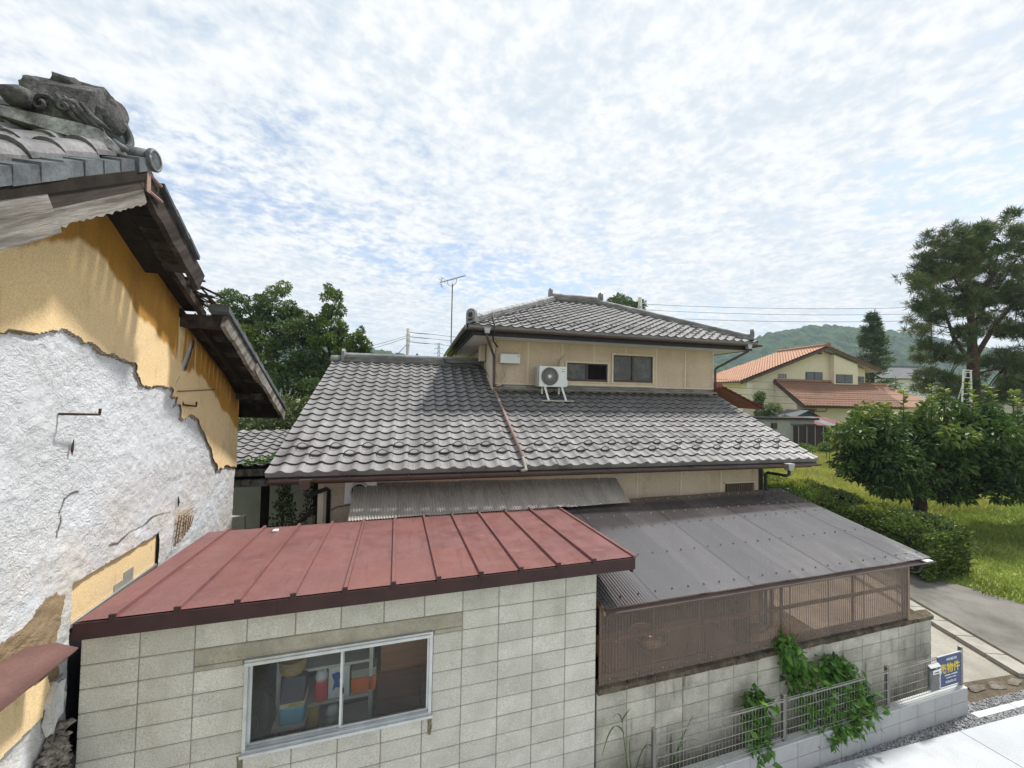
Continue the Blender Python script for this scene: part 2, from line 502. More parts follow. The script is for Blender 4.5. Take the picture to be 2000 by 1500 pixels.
gutter_m = mat('gutter_dirt', (0.075, 0.065, 0.045), (0.05, 0.045, 0.03), 5, 1.0, 0.05, grit=0.3, bs=30)
sheet('gutter_dirt_strip', [(11.18, 4.05), (11.36, 3.95), (13.4, 8.6), (13.16, 8.7)], -4.880, gutter_m)
# pavement slabs, extended unseen under the camera to bounce light on the walls
pv = sheet('pavement', [(-2.4, -6.0), (16.0, -6.0), (16.0, 3.25), (3.0, 3.9), (-2.4, 4.1)], -4.90, M_kerb)
xs = [-2.1, .45, 3.0, 5.55, 8.10, 10.65, 13.2, 16.0]
def pedge(x): return 3.80 if x < 2.9 else 3.80 - 0.051 * (x - 5.9)
for i in range(7):
    for y0, y1 in ((None, 2.2), (2.2, -.5), (-.5, -3.2), (-3.2, -6.0)):
        a, b = xs[i] + 0.006, xs[i+1] - 0.006
        sk = 0.10
        ya, yb = (pedge(a), pedge(b)) if y0 is None else (y0 - 0.012, y0 - 0.012)
        MB().prism([(a + sk * 0.3, ya), (b + sk * 0.3, yb), (b + sk, y1), (a + sk, y1)], 'z', -4.90, -4.852 + rng.uniform(-.001, .001)).build('paving_slab', M_pave, pv)
# gravel strip: loose stones as one mass
def pebbles(name, area, count, seed, size=(0.010, 0.024), m=None, at=(6, 3.8, -4.88)):
    r = np.random.default_rng(seed)
    base = np.array([(1,0,0),(0,1,0),(-1,0,0),(0,-1,0),(0,0,.75),(0,0,-.75)], float)
    fc = np.array([(0,1,4),(1,2,4),(2,3,4),(3,0,4),(1,0,5),(2,1,5),(3,2,5),(0,3,5)])
    P = area(r, count)
    s = r.uniform(size[0], size[1], (count, 1, 3)); a = r.uniform(0, 6.28, count)
    v = base[None] * s + r.normal(0, .0022, (count, 6, 3))
    c, q = np.cos(a)[:, None], np.sin(a)[:, None]
    v = np.stack([v[..., 0]*c - v[..., 1]*q, v[..., 0]*q + v[..., 1]*c, v[..., 2]], -1) + P[:, None, :]
    f = (fc[None] + (np.arange(count) * 6)[:, None, None]).reshape(-1, 3)
    o = np_obj(name, v.reshape(-1, 3), f, m or M_gravel, base=at, attrs=None)
    return o
def ga(r, n):
    x = r.uniform(3.6, 8.85, n); lo = 3.80 - 0.051 * (x - 5.9) + .01
    return np.stack([x, lo + (3.862 - lo) * r.uniform(0, 1, n), -4.872 + r.uniform(-.01, .008, n)], 1)
def gb(r, n):
    x = r.uniform(8.75, 14.5, n); lo = 3.80 - 0.051 * (x - 5.9) + .01
    t = r.uniform(0, 1, n)
    y = np.where(t < .5, lo + t * 2 * .10, lo + .21 + (t - .5) * 2 * .13)
    return np.stack([x, y, -4.872 + r.uniform(-.01, .008, n)], 1)
setp(pebbles('gravel', ga, 2600, 3), 'grey crushed gravel along the foot of the low block wall', 'gravel', None, 'stuff')
setp(pebbles('gravel', gb, 4200, 4), 'grey crushed gravel beside the kerb past the low wall', 'gravel', None, 'stuff')
sheet('gravel_bed', [(3.2, 3.70), (15, 3.2), (15, 3.62), (8.75, 4.0), (3.2, 4.0)], -4.882, M_gravel)
eb = sheet('edging', [(8.78, 3.76), (8.9, 3.75), (8.9, 3.78)], -4.90, M_kerb)
for i in range(6):
    a = 8.78 + i * 0.9; b = a + 0.885
    MB().prism([(a, pedge(a)+.11), (b, pedge(b)+.11), (b, pedge(b)+.20), (a, pedge(a)+.20)], 'z', -4.93, -4.858).build('edging_stone', M_newcap, eb)

M_soil2 = mat('dirty_concrete', (.20, .18, .15), (.11, .095, .075), 6, .95, .1, grit=.25)
# rubble on the soil at the corner
rr = random.Random(5)
def rubble(name, c, s, m, label):
    mb = MB(); v = []
    for i in range(3):
        for j in range(6):
            a = j * math.pi / 3 + rr.uniform(-.2, .2); rad = (0.7, 1.0, 0.6)[i] * rr.uniform(.75, 1.15)
            v.append((c[0] + s[0] * rad * math.cos(a), c[1] + s[1] * rad * math.sin(a), c[2] + s[2] * (i * .5) * rr.uniform(.8, 1.1)))
    f = [tuple(reversed(range(6))), tuple(range(12, 18))]
    for i in range(2):
        for j in range(6): f.append((i*6+j, i*6+(j+1) % 6, (i+1)*6+(j+1) % 6, (i+1)*6+j))
    mb.add(v, f)
    return solo(name, mb, m, label, 'rubble', c, 'S', 'broken concrete at the corner of the soil verge')
for p, s in (((9.2, 4.18, -4.885), (.20, .07, .05)), ((9.65, 4.16, -4.885), (.24, .06, .06)), ((10.1, 4.12, -4.885), (.18, .08, .05)), ((10.55, 4.08, -4.885), (.2, .06, .055)), ((9.0, 4.02, -4.885), (.12, .06, .06))):
    rubble('rubble_slab', p, (s[0], s[1]*1.3, s[2]*.55), M_soil2, 'flat broken piece of concrete lying on bare soil past the low wall')

# ------------------------------------------------------------------ block shed
SX0, SP, SY = -2.50, 0.4055, 4.20
shed = thing('block_shed', 'pale concrete block shed with red standing-batten metal roof and sliding window', 'shed', (0, 5.2, -4.9))
blk_meshes = {}
def block(parent, x0, x1, z0, z1, y, m, cache, name='block', b=0.006, depth=0.10):
    w, h = round(x1 - x0, 3), round(z1 - z0, 3)
    key = (w, h, m.name)
    if key not in cache:
        mb = MB().bevbox(-w/2, w/2, 0, depth, -h/2, h/2, b)
        me = make_mesh(name, mb.v, mb.f); me.materials.append(m); cache[key] = me
    return place(name, cache[key], None, parent, ((x0+x1)/2, y + rng.uniform(-.0015, .0015), (z0+z1)/2))
J = 0.004
WX0, WX1, WZ0, WZ1 = -1.283, 0.43, -3.35, -2.50
wall = MB()
wall.box(SX0+.004, WX0, SY+.008, SY+.10, -4.9, -2.03); wall.box(WX1, 2.362, SY+.008, SY+.10, -4.9, -2.03)
wall.box(WX0, WX1, SY+.008, SY+.10, -4.9, WZ0); wall.box(WX0, WX1, SY+.008, SY+.10, WZ1, -2.03)
wall = wall.build('wall', M_mortar, shed)
MB().box(SX0+.004, SX0+.10, SY+.10, 6.25, -4.9, -2.06).box(2.26, 2.362, SY+.10, 6.25, -4.9, -2.06).box(SX0+.10, 2.26, 6.15, 6.25, -4.9, -2.06).build('inner_wall', M_mortar, shed)
MB().box(SX0+.11, 2.25, SY+.11, 6.14, -4.95, -4.88).build('floor', M_soil, shed)
zrows = [(-2.35, -2.02)] + [(-2.55 - .2*k, -2.35 - .2*k) for k in range(13)]
for r, (z0, z1) in enumerate(zrows):
    for c in range(12):
        x0, x1 = SX0 + SP*c, SX0 + SP*(c+1)
        if z0 < -4.93: z0 = -4.95
        if r == 1 and 2 <= c <= 7: continue                          # lintel
        if 2 <= r <= 5 and 3 <= c <= 6: continue                     # window
        if 2 <= r <= 5 and c == 7: x0 = WX1 + .002
        block(wall, x0 + J, x1 - J, z0 + J, z1 - J, SY, M_block, blk_meshes)
MB().bevbox(SX0 + SP*2 + J, SX0 + SP*8 - J, SY - .002, SY + .1, -2.55 + J + .045, -2.35 - J, .005).build('lintel', M_lintel, shed)
MB().bevbox(WX1+.02, SX0 + SP*8 - J, SY - .001, SY + .09, -2.55 + J, -2.507, .003).build('lintel', M_lintel, shed)
MB().bevbox(SX0 + SP*2 + J, WX0-.02, SY - .001, SY + .09, -2.55 + J, -2.507, .003).build('lintel', M_lintel, shed)
# roof
RYf, RYb, RZf, RZb, RXl, RXr = 4.05, 6.34, -1.905, -1.965, -2.44, 2.785
def rz_(y): return RZf + (RZb - RZf) * (y - RYf) / (RYb - RYf)
roof = MB().prism([(RYf+.03, rz_(RYf)-.05), (RYb-.01, rz_(RYb)-.05), (RYb-.01, rz_(RYb)-.012), (RYf+.03, rz_(RYf)-.012)], 'x', RXl+.02, RXr-.02).build('roof', M_fasc, shed)
bat = [-2.203 + 0.444 * i for i in range(12)]
edges = [RXl] + bat[:11] + [RXr]
for i in range(12):
    a, b = edges[i] + (.0 if i == 0 else .012), edges[i+1] - (.0 if i == 11 else .012)
    mb = MB(); nseg = 8; v = []; f = []
    for j in range(nseg + 1):
        y = RYf + (RYb - RYf) * j / nseg
        for q in range(4):
            x = a + (b - a) * q / 3
            v.append((x, y, rz_(y) + rng.uniform(-.003, .003) * (1 if 0 < q < 3 and 0 < j < nseg else 0)))
    for j in range(nseg):
        for q in range(3): f.append((j*4+q, j*4+q+1, j*4+q+5, j*4+q+4))
    mb.add(v, f).build('roof_panel', M_red, roof, smooth=True)
for x in bat[:11]:
    bt = MB().prism([(x-.019, 0), (x+.019, 0), (x+.015, .036), (x-.015, .036)], 'y', 0, 1)
    v = [(p[0], RYf - .012 + (RYb - RYf + .02) * p[1], rz_(RYf + (RYb-RYf)*p[1]) + p[2] - .004) for p in bt.v]
    bt.v = v
    bt.build('batten', M_red, roof)
    MB().box(x-.024, x+.024, RYf-.022, RYf-.006, rz_(RYf)-.028, rz_(RYf)+.036).build('batten_cap', M_fasc, roof)
MB().prism([(RYf-.02, rz_(RYf)-.006), (RYb, rz_(RYb)-.006), (RYb, rz_(RYb)+.022), (RYf-.02, rz_(RYf)+.02)], 'x', RXr-.03, RXr+.012).build('roof_edge', M_red, roof)
MB().box(RXl-.02, -1.0, RYf-.012, RYf+.02, -2.052, rz_(RYf)-.012).box(-.998, 0.9, RYf-.012, RYf+.02, -2.052, rz_(RYf)-.012).box(.902, RXr, RYf-.012, RYf+.02, -2.052, rz_(RYf)-.012).build('fascia', M_fasc, shed)
MB().box(RXr-.025, RXr-.002, RYf+.022, RYb-.02, -2.10, rz_(RYb)-.02).build('fascia', M_fasc, shed)
MB().box(2.37, RXr-.03, RYf+.03, RYb-.05, -2.072, -2.06).build('soffit', M_fasc, shed)
# sliding window
win = MB()
F0 = SY - .028
win.box(WX0, WX1, F0, SY+.06, WZ1-.045, WZ1).box(WX0, WX1, F0, SY+.06, WZ0, WZ0+.028)
win.box(WX0, WX0+.03, F0+.001, SY+.06, WZ0+.028, WZ1-.045).box(WX1-.03, WX1, F0+.001, SY+.06, WZ0+.028, WZ1-.045)
win.box(WX0-.012, WX1+.012, F0-.022, F0+.004, WZ0-.02, WZ0+.006)
win.box(WX0+.0, WX1-.02, F0-.012, F0-.001, WZ1-.05, WZ1-.022)
win = win.build('window', M_alu, shed)
xm = -0.452
for a, b, y in ((WX0+.03, xm+.02, SY+.025), (xm-.012, WX1-.03, SY+.005)):
    z0, z1 = WZ0+.03, WZ1-.047
    sm = MB()
    sm.box(a, b, y, y+.02, z1-.016, z1).box(a, b, y, y+.02, z0, z0+.022)
    sm.box(a, a+.022, y, y+.02, z0+.022, z1-.016).box(b-.022, b, y, y+.02, z0+.022, z1-.016)
    sm.build('sash', M_alu, win)
    MB().box(a+.022, b-.022, y+.008, y+.012, z0+.022, z1-.016).build('pane', M_glass, win)
MB().box(xm+.012, xm+.026, SY-.004, SY+.004, -2.98, -2.93).build('latch', M_black, win)
M_moss = mat('damp_stain', (0.27, 0.235, 0.165), (0.15, 0.135, 0.075), 14, 0.95, 0.1, grit=0.3)
for x, z, h, w in ((0.42, -3.375, .20, .030), (-1.30, -3.375, .26, .026)):
    mb = MB(); pts = []
    for i in range(7):
        t = i / 6; pts.append((x - w * (1 - .4*t) * rr.uniform(.7, 1.1), z - h*t))
    for i in reversed(range(7)):
        t = i / 6; pts.append((x + w * (1 - .4*t) * rr.uniform(.6, 1.1), z - h*t))
    mb.add([(p[0], SY - .004, p[1]) for p in pts], [tuple(range(len(pts)))]).build('damp_mark', M_moss, shed)

# ------------------------------------------------------------------ things inside the shed
M_shelf = mat('shelf_steel', (0.60, 0.59, 0.54), (0.50, 0.49, 0.45), 6, 0.6, 0.4)
def colm(name, c, rough=0.5): return mat(name, c, tuple(x*.85 for x in c), 5, rough, 0.4)
sh = thing('steel_shelf', 'grey steel shelf rack standing behind the shed window', 'shelf', (-0.66, 4.95, -4.88))
for x in (-1.13, -0.20):
    for y in (4.74, 5.14): MB().box(x-.02, x+.02, y-.02, y+.02, -4.88, -2.25).build('upright', M_shelf, sh)
for z in (-2.62, -3.02, -3.40, -3.80, -4.3): MB().box(-1.15, -.18, 4.72, 5.16, z-.03, z).build('shelf_board', M_shelf, sh)
t = thing('cooler_box', 'blue and cream cooler box with dark lid on the shelf in the shed', 'cooler box', (-.96, 4.67, -3.46))
MB().bevbox(-1.075, -.845, 4.56, 4.78, -3.46, -3.29, .015).build('tub', colm('cooler_blue', (.16, .50, .68)), t)
MB().bevbox(-1.08, -.84, 4.555, 4.785, -3.288, -3.24, .01).build('band', colm('cooler_cream', (.72, .66, .48)), t)
MB().prism([(4.56, -3.238), (4.78, -3.238), (4.76, -3.03), (4.64, -3.03)], 'x', -1.07, -.85).build('lid', colm('cooler_lid', (.07, .068, .10)), t)
MB().bevbox(-.99, -.86, 4.545, 4.556, -3.265, -3.245, .003).build('handle', colm('cooler_yellow', (.70, .42, .05)), t)
MB().box(-1.14, -.83, 4.55, 4.74, -3.50, -3.462).build('ledge', M_shelf, sh)
def bottle(name, x, y, z, r, h, body, cap, label):
    t = thing(name, label, 'jug', (x, y, z))
    MB().tube([(x, y, z), (x, y, z+.01), (x, y, z+h*.62), (x, y, z+h*.66)], [r*.9, r, r, r*.8], 14).build('body', body, t, True)
    MB().tube([(x, y, z+h*.66), (x, y, z+h*.8), (x, y, z+h)], [r*.85, r*.92, r*.6], 14).build('cap', cap, t, True)
mr, mw = colm('jug_red', (.70, .05, .06)), colm('jug_white', (.72, .74, .76))
bottle('jug', -.715, 4.76, -3.39, .07, .32, mr, mw, 'red jug with white cap beside the cooler box in the shed')
bottle('jug', -.97, 4.76, -3.78, .07, .34, mr, mw, 'red jug with white cap on the shelf below the cooler box')
bottle('jug', -.60, 4.80, -3.79, .075, .28, colm('jug_grey', (.30, .36, .42)), mw, 'grey-blue jug with white cap on the lower shed shelf')
t = thing('milk_carton', 'white carton with blue print on the shed shelf', 'carton', (-.53, 4.76, -3.39))
MB().box(-.64, -.425, 4.73, 4.82, -3.39, -3.06).build('carton', mw, t)
MB().prism([(-.61, -3.13), (-.55, -3.11), (-.50, -3.14), (-.53, -3.20), (-.515, -3.29), (-.56, -3.27), (-.60, -3.31), (-.58, -3.21)], 'y', 4.724, 4.729).build('print', colm('print_blue', (.05, .12, .42)), t)
t = thing('orange_tub', 'orange plastic tub with clear top on the shed shelf', 'tub', (-.28, 4.80, -3.37))
MB().prism([(-.395, -3.37), (-.15, -3.37), (-.135, -3.22), (-.41, -3.22)], 'y', 4.72, 4.9).build('tub', colm('tub_orange', (.85, .17, .03)), t)
MB().prism([(-.40, -3.217), (-.145, -3.217), (-.14, -3.13), (-.405, -3.13)], 'y', 4.73, 4.89).build('cover', colm('tub_top', (.38, .36, .33)), t)
t = thing('round_basket', 'pale wicker basket on top of the shed shelf', 'basket', (-.99, 4.72, -3.02))
MB().tube([(-.99, 4.72, -3.018), (-.99, 4.72, -2.98), (-.99, 4.72, -2.86)], [.10, .13, .14], 16).build('basket', mat('wicker', (.40, .29, .13), (.28, .19, .08), 30, .8), t, True)
MB().torus((-.99, 4.72, -2.86), (0, 0, 1), .14, .012).build('rim', mat('wicker_rim', (.36, .26, .12), None, 30, .8), t, True)
t = thing('yellow_can', 'small yellow tin on the lower shed shelf', 'tin', (-.80, 4.78, -3.80))
MB().tube([(-.80, 4.78, -3.798), (-.80, 4.78, -3.45)], .07, 14).tube([(-.80, 4.78, -3.449), (-.80, 4.78, -3.43)], .075, 14).build('tin', colm('tin_yellow', (.55, .38, .03)), t, True)
t = thing('helmet', 'dark work helmet hanging in the corner of the shed', 'helmet', (-1.23, 4.7, -3.55))
MB().tube([(-1.23, 4.7, -3.55), (-1.23, 4.7, -3.50), (-1.23, 4.7, -3.36), (-1.23, 4.7, -3.24), (-1.23, 4.7, -3.19)], [.06, .085, .09, .055, .01], 14).build('shell', colm('helmet_dark', (.05, .042, .038), .25), t, True)
t = thing('plywood_panel', 'brown plywood sheets leaning behind the right shed pane', 'plywood', (.15, 4.62, -4.88))
MB().box(-.13, .62, 4.85, 4.88, -4.88, -3.30).build('sheet', mat('plywood_dark', (.26, .10, .05), (.18, .07, .04), 3, .6, stretch=(.3, 1, 6)), t)
MB().box(-.10, .72, 4.89, 4.91, -4.88, -2.75).build('sheet', mat('plywood', (.48, .22, .10), (.36, .16, .08), 3, .6, stretch=(.3, 1, 6)), t)

# ------------------------------------------------------------------ old block wall under the lean-to
owall = thing('block_wall', 'old streaked concrete block wall with dark mossy coping beside the shed', 'wall', (5.4, 4.28, -4.95))
OX0, OP, ON = 2.385, 0.4135, 15
MB().box(OX0, 8.56, SY+.014, SY+.12, -4.95, -3.56).build('core', M_mortar, owall)
ocache = {}
for r in range(7):
    z1 = -3.55 - .2 * r; z0 = max(z1 - .2, -4.95)
    for c in range(ON):
        x0 = OX0 + OP * c; x1 = min(x0 + OP, 8.565)
        block(owall, x0 + J, x1 - J, z0 + J, z1 - J, SY + .004, M_oldblock, ocache)
for c in range(ON):
    x0 = OX0 + OP * c; x1 = min(x0 + OP, 8.575)
    mb = MB().prism([(SY-.028, -3.552), (SY+.165, -3.552), (SY+.165, -3.50), (SY+.07, -3.452), (SY-.028, -3.49)], 'x', x0+.003, x1-.003)
    mb.v = [(p[0], p[1] + rr.uniform(-.006, .006), p[2] + rr.uniform(-.006, .006)) for p in mb.v]
    mb.build('coping', M_cap, owall)

# ------------------------------------------------------------------ new low wall, fence
lw = thing('low_wall', 'clean grey two-course block wall carrying the mesh fence', 'wall', (5.0, 3.92, -4.95))
LX1, LP = 8.73, 0.398
MB().box(2.6, LX1-.006, 3.868, 3.975, -4.95, -4.475).build('core', M_mortar, lw)
lcache = {}
for r, (z0, z1) in enumerate(((-4.95, -4.665), (-4.66, -4.475))):
    for c in range(16):
        x1 = LX1 - LP * c; x0 = x1 - LP
        block(lw, x0 + .003, x1 - .003, z0 + .002, z1 - .002, 3.862, M_newblock, lcache, b=.004)
for c in range(4):
    x1 = LX1 + .002 - c * 1.592; x0 = x1 - 1.592
    MB().bevbox(x0+.002, x1-.002, 3.858, 3.984, -4.476, -4.458, .006).build('coping', M_newcap, lw)
fe = thing('mesh_fence', 'low grey wire mesh fence standing on the new block wall', 'fence', (5.0, 3.92, -4.458))
posts = [2.98, 4.98, 6.98, 8.70]
FZ0, FZ1 = -4.458, -3.88
for x in posts:
    p = MB().bevbox(x-.022, x+.022, 3.905, 3.949, FZ0, FZ1 + .012, .003).build('post', M_fencepost, fe)
    MB().box(x-.024, x+.024, 3.903, 3.951, FZ1+.012, FZ1+.020).build('post_cap', M_fence, p)
for a, b in zip(posts[:-1], posts[1:]):
    x0, x1 = a + .03, b - .03
    pn = MB()
    yw = 3.896
    for z in (-3.935, -4.055, -4.175, -4.295): pn.tube([(x0, yw, z), (x1, yw, z)], .0042, 5)
    for yy, z in ((yw-.03, -3.895), (yw+.002, -3.90), (yw-.03, -4.41), (yw+.002, -4.40)): pn.tube([(x0, yy, z), (x1, yy, z)], .0046, 5)
    k = int((x1 - x0) / .052)
    pan = pn.build('panel', M_fence, fe)
    for i in range(k + 1):
        x = x0 + (x1 - x0) * i / k
        MB().tube([(x, yw-.03, -3.893), (x, yw+.006, -3.91), (x, yw+.006, -4.39), (x, yw-.03, -4.412)], .0026, 4).build('wire', M_fence, pan)

# sign and leaflet box
sg = thing('sale_sign', 'blue property sale sign with yellow characters fixed to the mesh fence', 'sign', (8.30, 3.86, -4.40))
M_blue = colm('sign_blue', (.022, .045, .155), .45)
M_yel, M_txt = colm('sign_yellow', (.86, .66, .03)), colm('sign_white', (.80, .82, .84))
SGX0, SGX1, SGZ0, SGZ1 = 7.99, 8.555, -4.335, -3.875
MB().box(SGX0, SGX1, 3.858, 3.866, SGZ0, SGZ1).build('board', M_blue, sg)
MB().box(SGX0, SGX1, 3.855, 3.868, SGZ1, SGZ1+.010).build('frame', M_newcap, sg)
def text(s, x, z, size, m, parent, y, name='lettering', align='CENTER', off=0.0, sx=1.0):
    cu = bpy.data.curves.new('txt', 'FONT'); cu.body = s; cu.size = size; cu.align_x = align; cu.offset = off
    cu.extrude = 0.0008
    tmp = bpy.data.objects.new('txt', cu); COL.objects.link(tmp)
    dg = bpy.context.evaluated_depsgraph_get(); dg.update()
    me = bpy.data.meshes.new_from_object(tmp.evaluated_get(dg))
    bpy.data.objects.remove(tmp); bpy.data.curves.remove(cu)
    me.materials.clear(); me.materials.append(m)
    o = bpy.data.objects.new(name, me); COL.objects.link(o); o.parent = parent
    o.location = Vector((x, y, z)) - BASE[parent.name]; o.rotation_euler = (math.pi/2, 0, 0); o.scale = (sx, 1, 1)
    BASE[o.name] = BASE[parent.name]
    return o
text('HOUSE DO', 8.33, -3.955, .050, M_txt, sg, 3.8565, off=.0012)
text('売物件', 8.285, -4.125, .158, M_yel, sg, 3.8565, off=.0018, sx=1.05)
for z, h, segs in ((-4.172, .020, ((8.16, 8.30), (8.32, 8.335), (8.345, 8.47))), (-4.215, .014, ((8.20, 8.33), (8.345, 8.44)))):
    for x0, x1 in segs:
        n_ = max(1, int((x1 - x0) / .022)); mb = MB()
        for i in range(n_): mb.box(x0 + (x1-x0)*i/n_, x0 + (x1-x0)*(i+.78)/n_, 3.8558, 3.8576, z - h/2 * rr.uniform(.7, 1), z + h/2 * rr.uniform(.7, 1))
        mb.build('small_print', M_txt, sg)
text('0120-292-121', 8.31, -4.29, .046, M_txt, sg, 3.8565, off=.001)
lb = thing('leaflet_box', 'clear leaflet box with white papers hung beside the blue sign', 'leaflet box', (7.85, 3.82, -4.30))
M_clear = glassmat('clear_plastic', (.86, .9, .9), ior=1.45, dirt=.12)
MB().box(7.745, 7.975, 3.846, 3.852, -4.30, -3.93).build('back', M_clear, lb)
MB().box(7.745, 7.975, 3.812, 3.816, -4.30, -3.99).box(7.745, 7.749, 3.817, 3.845, -4.30, -3.95).box(7.971, 7.975, 3.817, 3.845, -4.30, -3.95).build('box', M_clear, lb)
MB().prism([(3.810, -3.965), (3.850, -3.935), (3.850, -3.929), (3.808, -3.960)], 'x', 7.74, 7.98).build('lid', M_clear, lb)
MB().box(7.76, 7.955, 3.820, 3.836, -4.29, -4.02).build('papers', M_txt, lb)
MB().box(7.79, 7.97, 3.808, 3.8105, -4.06, -4.0).build('tag', M_txt, lb)
MB().box(7.82, 7.93, 3.8065, 3.8075, -4.045, -4.03).build('tag_print', M_black, lb)

# ------------------------------------------------------------------ tiled house (frame H)
def tile_mat(name='clay_tile'):
    t = NT(name)
    c = t.mix(t.ramp(t.noise(1.7, 5, 0.65), 0.3, 0.7), (0.240, 0.232, 0.232), (0.160, 0.153, 0.153))
    c = t.mix(t.math('MULTIPLY', t.ramp(t.noise(4.5, 5, 0.7, (1.6, .35, .35)), 0.56, 0.74), 0.55), c, (0.40, 0.365, 0.335))
    c = t.mix(t.math('MULTIPLY', t.ramp(t.noise(9.0, 4, 0.7, (1.5, .4, .4)), 0.57, 0.72), 0.7), c, (0.105, 0.098, 0.098))
    c = t.mix(t.math('MULTIPLY', t.ramp(t.noise(24, 3, .7), 0.64, 0.72), 0.55), c, (0.42, 0.40, 0.36))
    fine = t.noise(110, 3, 0.7)
    c = t.bright(c, t.ramp(fine, 0.25, 0.75, 0.86, 1.14))
    c = t.bright(c, t.math('ADD', 0.86, t.math('MULTIPLY', t.rand(), 0.28)))
    t.bsdf(c, t.ramp(t.noise(6, 4), 0.3, 0.7, 0.42, 0.62), 0.45, 0, fine, 0.15, 0.003)
    return t.m
M_tile = tile_mat()
M_tile_edge = mat('tile_edge', (0.075, 0.072, 0.072), (0.05, 0.048, 0.048), 8, 0.7, 0.3)  # front lips: edge tone and the shadow line put into one dark colour
M_ridge = mat('ridge_tile', (0.25, 0.25, 0.255), (0.14, 0.14, 0.143), 5, 0.55, 0.45, rnd=0.28, grit=0.15, stretch=(.5, 1, 1))
M_beige = mat('beige_render', (0.62, 0.495, 0.385), (0.54, 0.43, 0.33), 1.5, 0.95, 0.1, streak=(.34, .27, .19), streak_amt=.55, streak_sc=4, grit=0.22, bs=60, bstr=0.6, bdist=0.006)
M_bat = mat('beige_batten', (0.70, 0.61, 0.49), (0.62, 0.54, 0.43), 5, 0.8, 0.2)
M_gut = mat('brown_gutter', (0.10, 0.062, 0.048), (0.07, 0.042, 0.034), 3, 0.42, 0.5, grit=0.05)
M_navy = mat('dark_fascia', (0.022, 0.020, 0.024), (0.016, 0.015, 0.019), 4, 0.55, 0.4)
M_soff = mat('soffit_board', (0.58, 0.57, 0.55), (0.52, 0.51, 0.49), 2, 0.85, 0.2)
M_bframe = mat('bronze_frame', (0.085, 0.060, 0.045), (0.065, 0.045, 0.035), 4, 0.45, 0.5, 0.3)
M_frost = glassmat('frosted_glass', (0.34, 0.38, 0.38), ior=1.45, rough=0.12, dirt=0.28)
M_flash = mat('purple_flashing', (0.15, 0.095, 0.09), (0.12, 0.075, 0.07), 4, 0.55, 0.4)
M_copper = mat('pink_pipe', (0.34, 0.215, 0.18), (0.27, 0.165, 0.14), 4, 0.55, 0.35)
M_galv = mat('galvanised', (0.46, 0.46, 0.455), (0.38, 0.38, 0.375), 8, 0.45, 0.5, 0.5)

house = thing('tiled_house', 'beige two-storey house with grey tiled roofs on both storeys', 'house', (3.2, 11.0, -4.9), 'H')
TW, TL = 0.2627, 0.241
PROF = [(0, .020), (.10, .008), (.24, .0005), (.40, .001), (.55, .012), (.68, .032), (.79, .042), (.89, .040), (1.0, .018)]
def tile_mesh(W, L, lip=0.026, apron=None, name='tile'):
    v, f = [], []
    n = len(PROF)
    for a, h in PROF: v.append((a*W, 0, h + .030))                    # front edge top
    for a, h in PROF: v.append((a*W, L + .03, h))                     # back edge top
    for a, h in PROF: v.append((a*W, 0.001, (h + .030 - lip) if apron is None else apron))
    for i in range(n - 1):
        f.append((i, i+1, n+i+1, n+i)); f.append((2*n+i, 2*n+i+1, i+1, i))
    f.append((n-1, 3*n-1, 2*n-1))
    return v, f
def slope_matrix(org, ux, uy):
    ux, uy = Vector(ux).normalized(), Vector(uy).normalized()
    uz = ux.cross(uy)
    return Matrix(((ux.x, uy.x, uz.x, org[0]), (ux.y, uy.y, uz.y, org[1]), (ux.z, uy.z, uz.z, org[2]), (0, 0, 0, 1)))
def tile_obj_mesh(W, L, apron=None):
    v, f = tile_mesh(W, L, apron=apron)
    me = make_mesh('tile', v, f)
    me.materials.append(M_tile); me.materials.append(M_tile_edge)
    for p in me.polygons:
        i = p.index
        p.material_index = 1 if (i % 2 == 1 and apron is None) or i == len(me.polygons) - 1 else 0
    return me
def joined_tiles(name, parent, cells, W, L, mtx, keep=None):
    """cells: list of (col, row); one mesh of many tiles"""
    v, f = tile_mesh(W, L)
    V, F, MI = [], [], []
    for c, r in cells:
        o = len(V)
        dz = rng.uniform(0, .008); ox, oy, tw = rng.uniform(-.004, .004), rng.uniform(-.007, .007), rng.uniform(-.012, .012)
        for p in v: V.append(mtx @ Vector((p[0] + c*W + ox, p[1] + r*L + oy + p[0]*tw, p[2] + dz)))
        for k, q in enumerate(f):
            F.append(tuple(i + o for i in q)); MI.append(1 if k % 2 == 1 or k == len(f)-1 else 0)
    b = BASE[parent.name]
    me = make_mesh(name, [p - b for p in V], F)
    me.materials.append(M_tile); me.materials.append(M_tile_edge)
    me.polygons.foreach_set('material_index', MI)
    o = bpy.data.objects.new(name, me); COL.objects.link(o); o.parent = parent; BASE[o.name] = b
    return setp(o, kind='stuff')

# lower roof
LX0, LXR, LYE, LZE, LSL = -2.20, 8.57, 6.60, -1.285, 0.457
LYR = 11.2
def lz(y): return LZE + LSL * (y - LYE)
ang = math.atan(LSL)
deck = MB()
deck.prism([(LYE+.02, lz(LYE)-.10), (LYR, lz(LYR)-.10), (15.6, lz(LYR)-.10-LSL*(15.6-LYR)), (15.6, lz(LYR)-.03-LSL*(15.6-LYR)), (LYR, lz(LYR)-.02), (LYE+.02, lz(LYE)-.02)], 'x', LX0+.03, 1.86)
deck.prism([(LYE+.02, lz(LYE)-.10), (9.7, lz(9.7)-.10), (9.7, lz(9.7)-.02), (LYE+.02, lz(LYE)-.02)], 'x', 1.862, LXR-.03)
lroof = deck.build('lower_roof', M_navy, house)
mtx = slope_matrix((LX0, LYE, LZE), (1, 0, 0), (0, 1, LSL))
me_std, me_eave = tile_obj_mesh(TW, TL), tile_obj_mesh(TW, TL, apron=-.045)
eul = mtx.to_euler()
NC = 41
cells = []
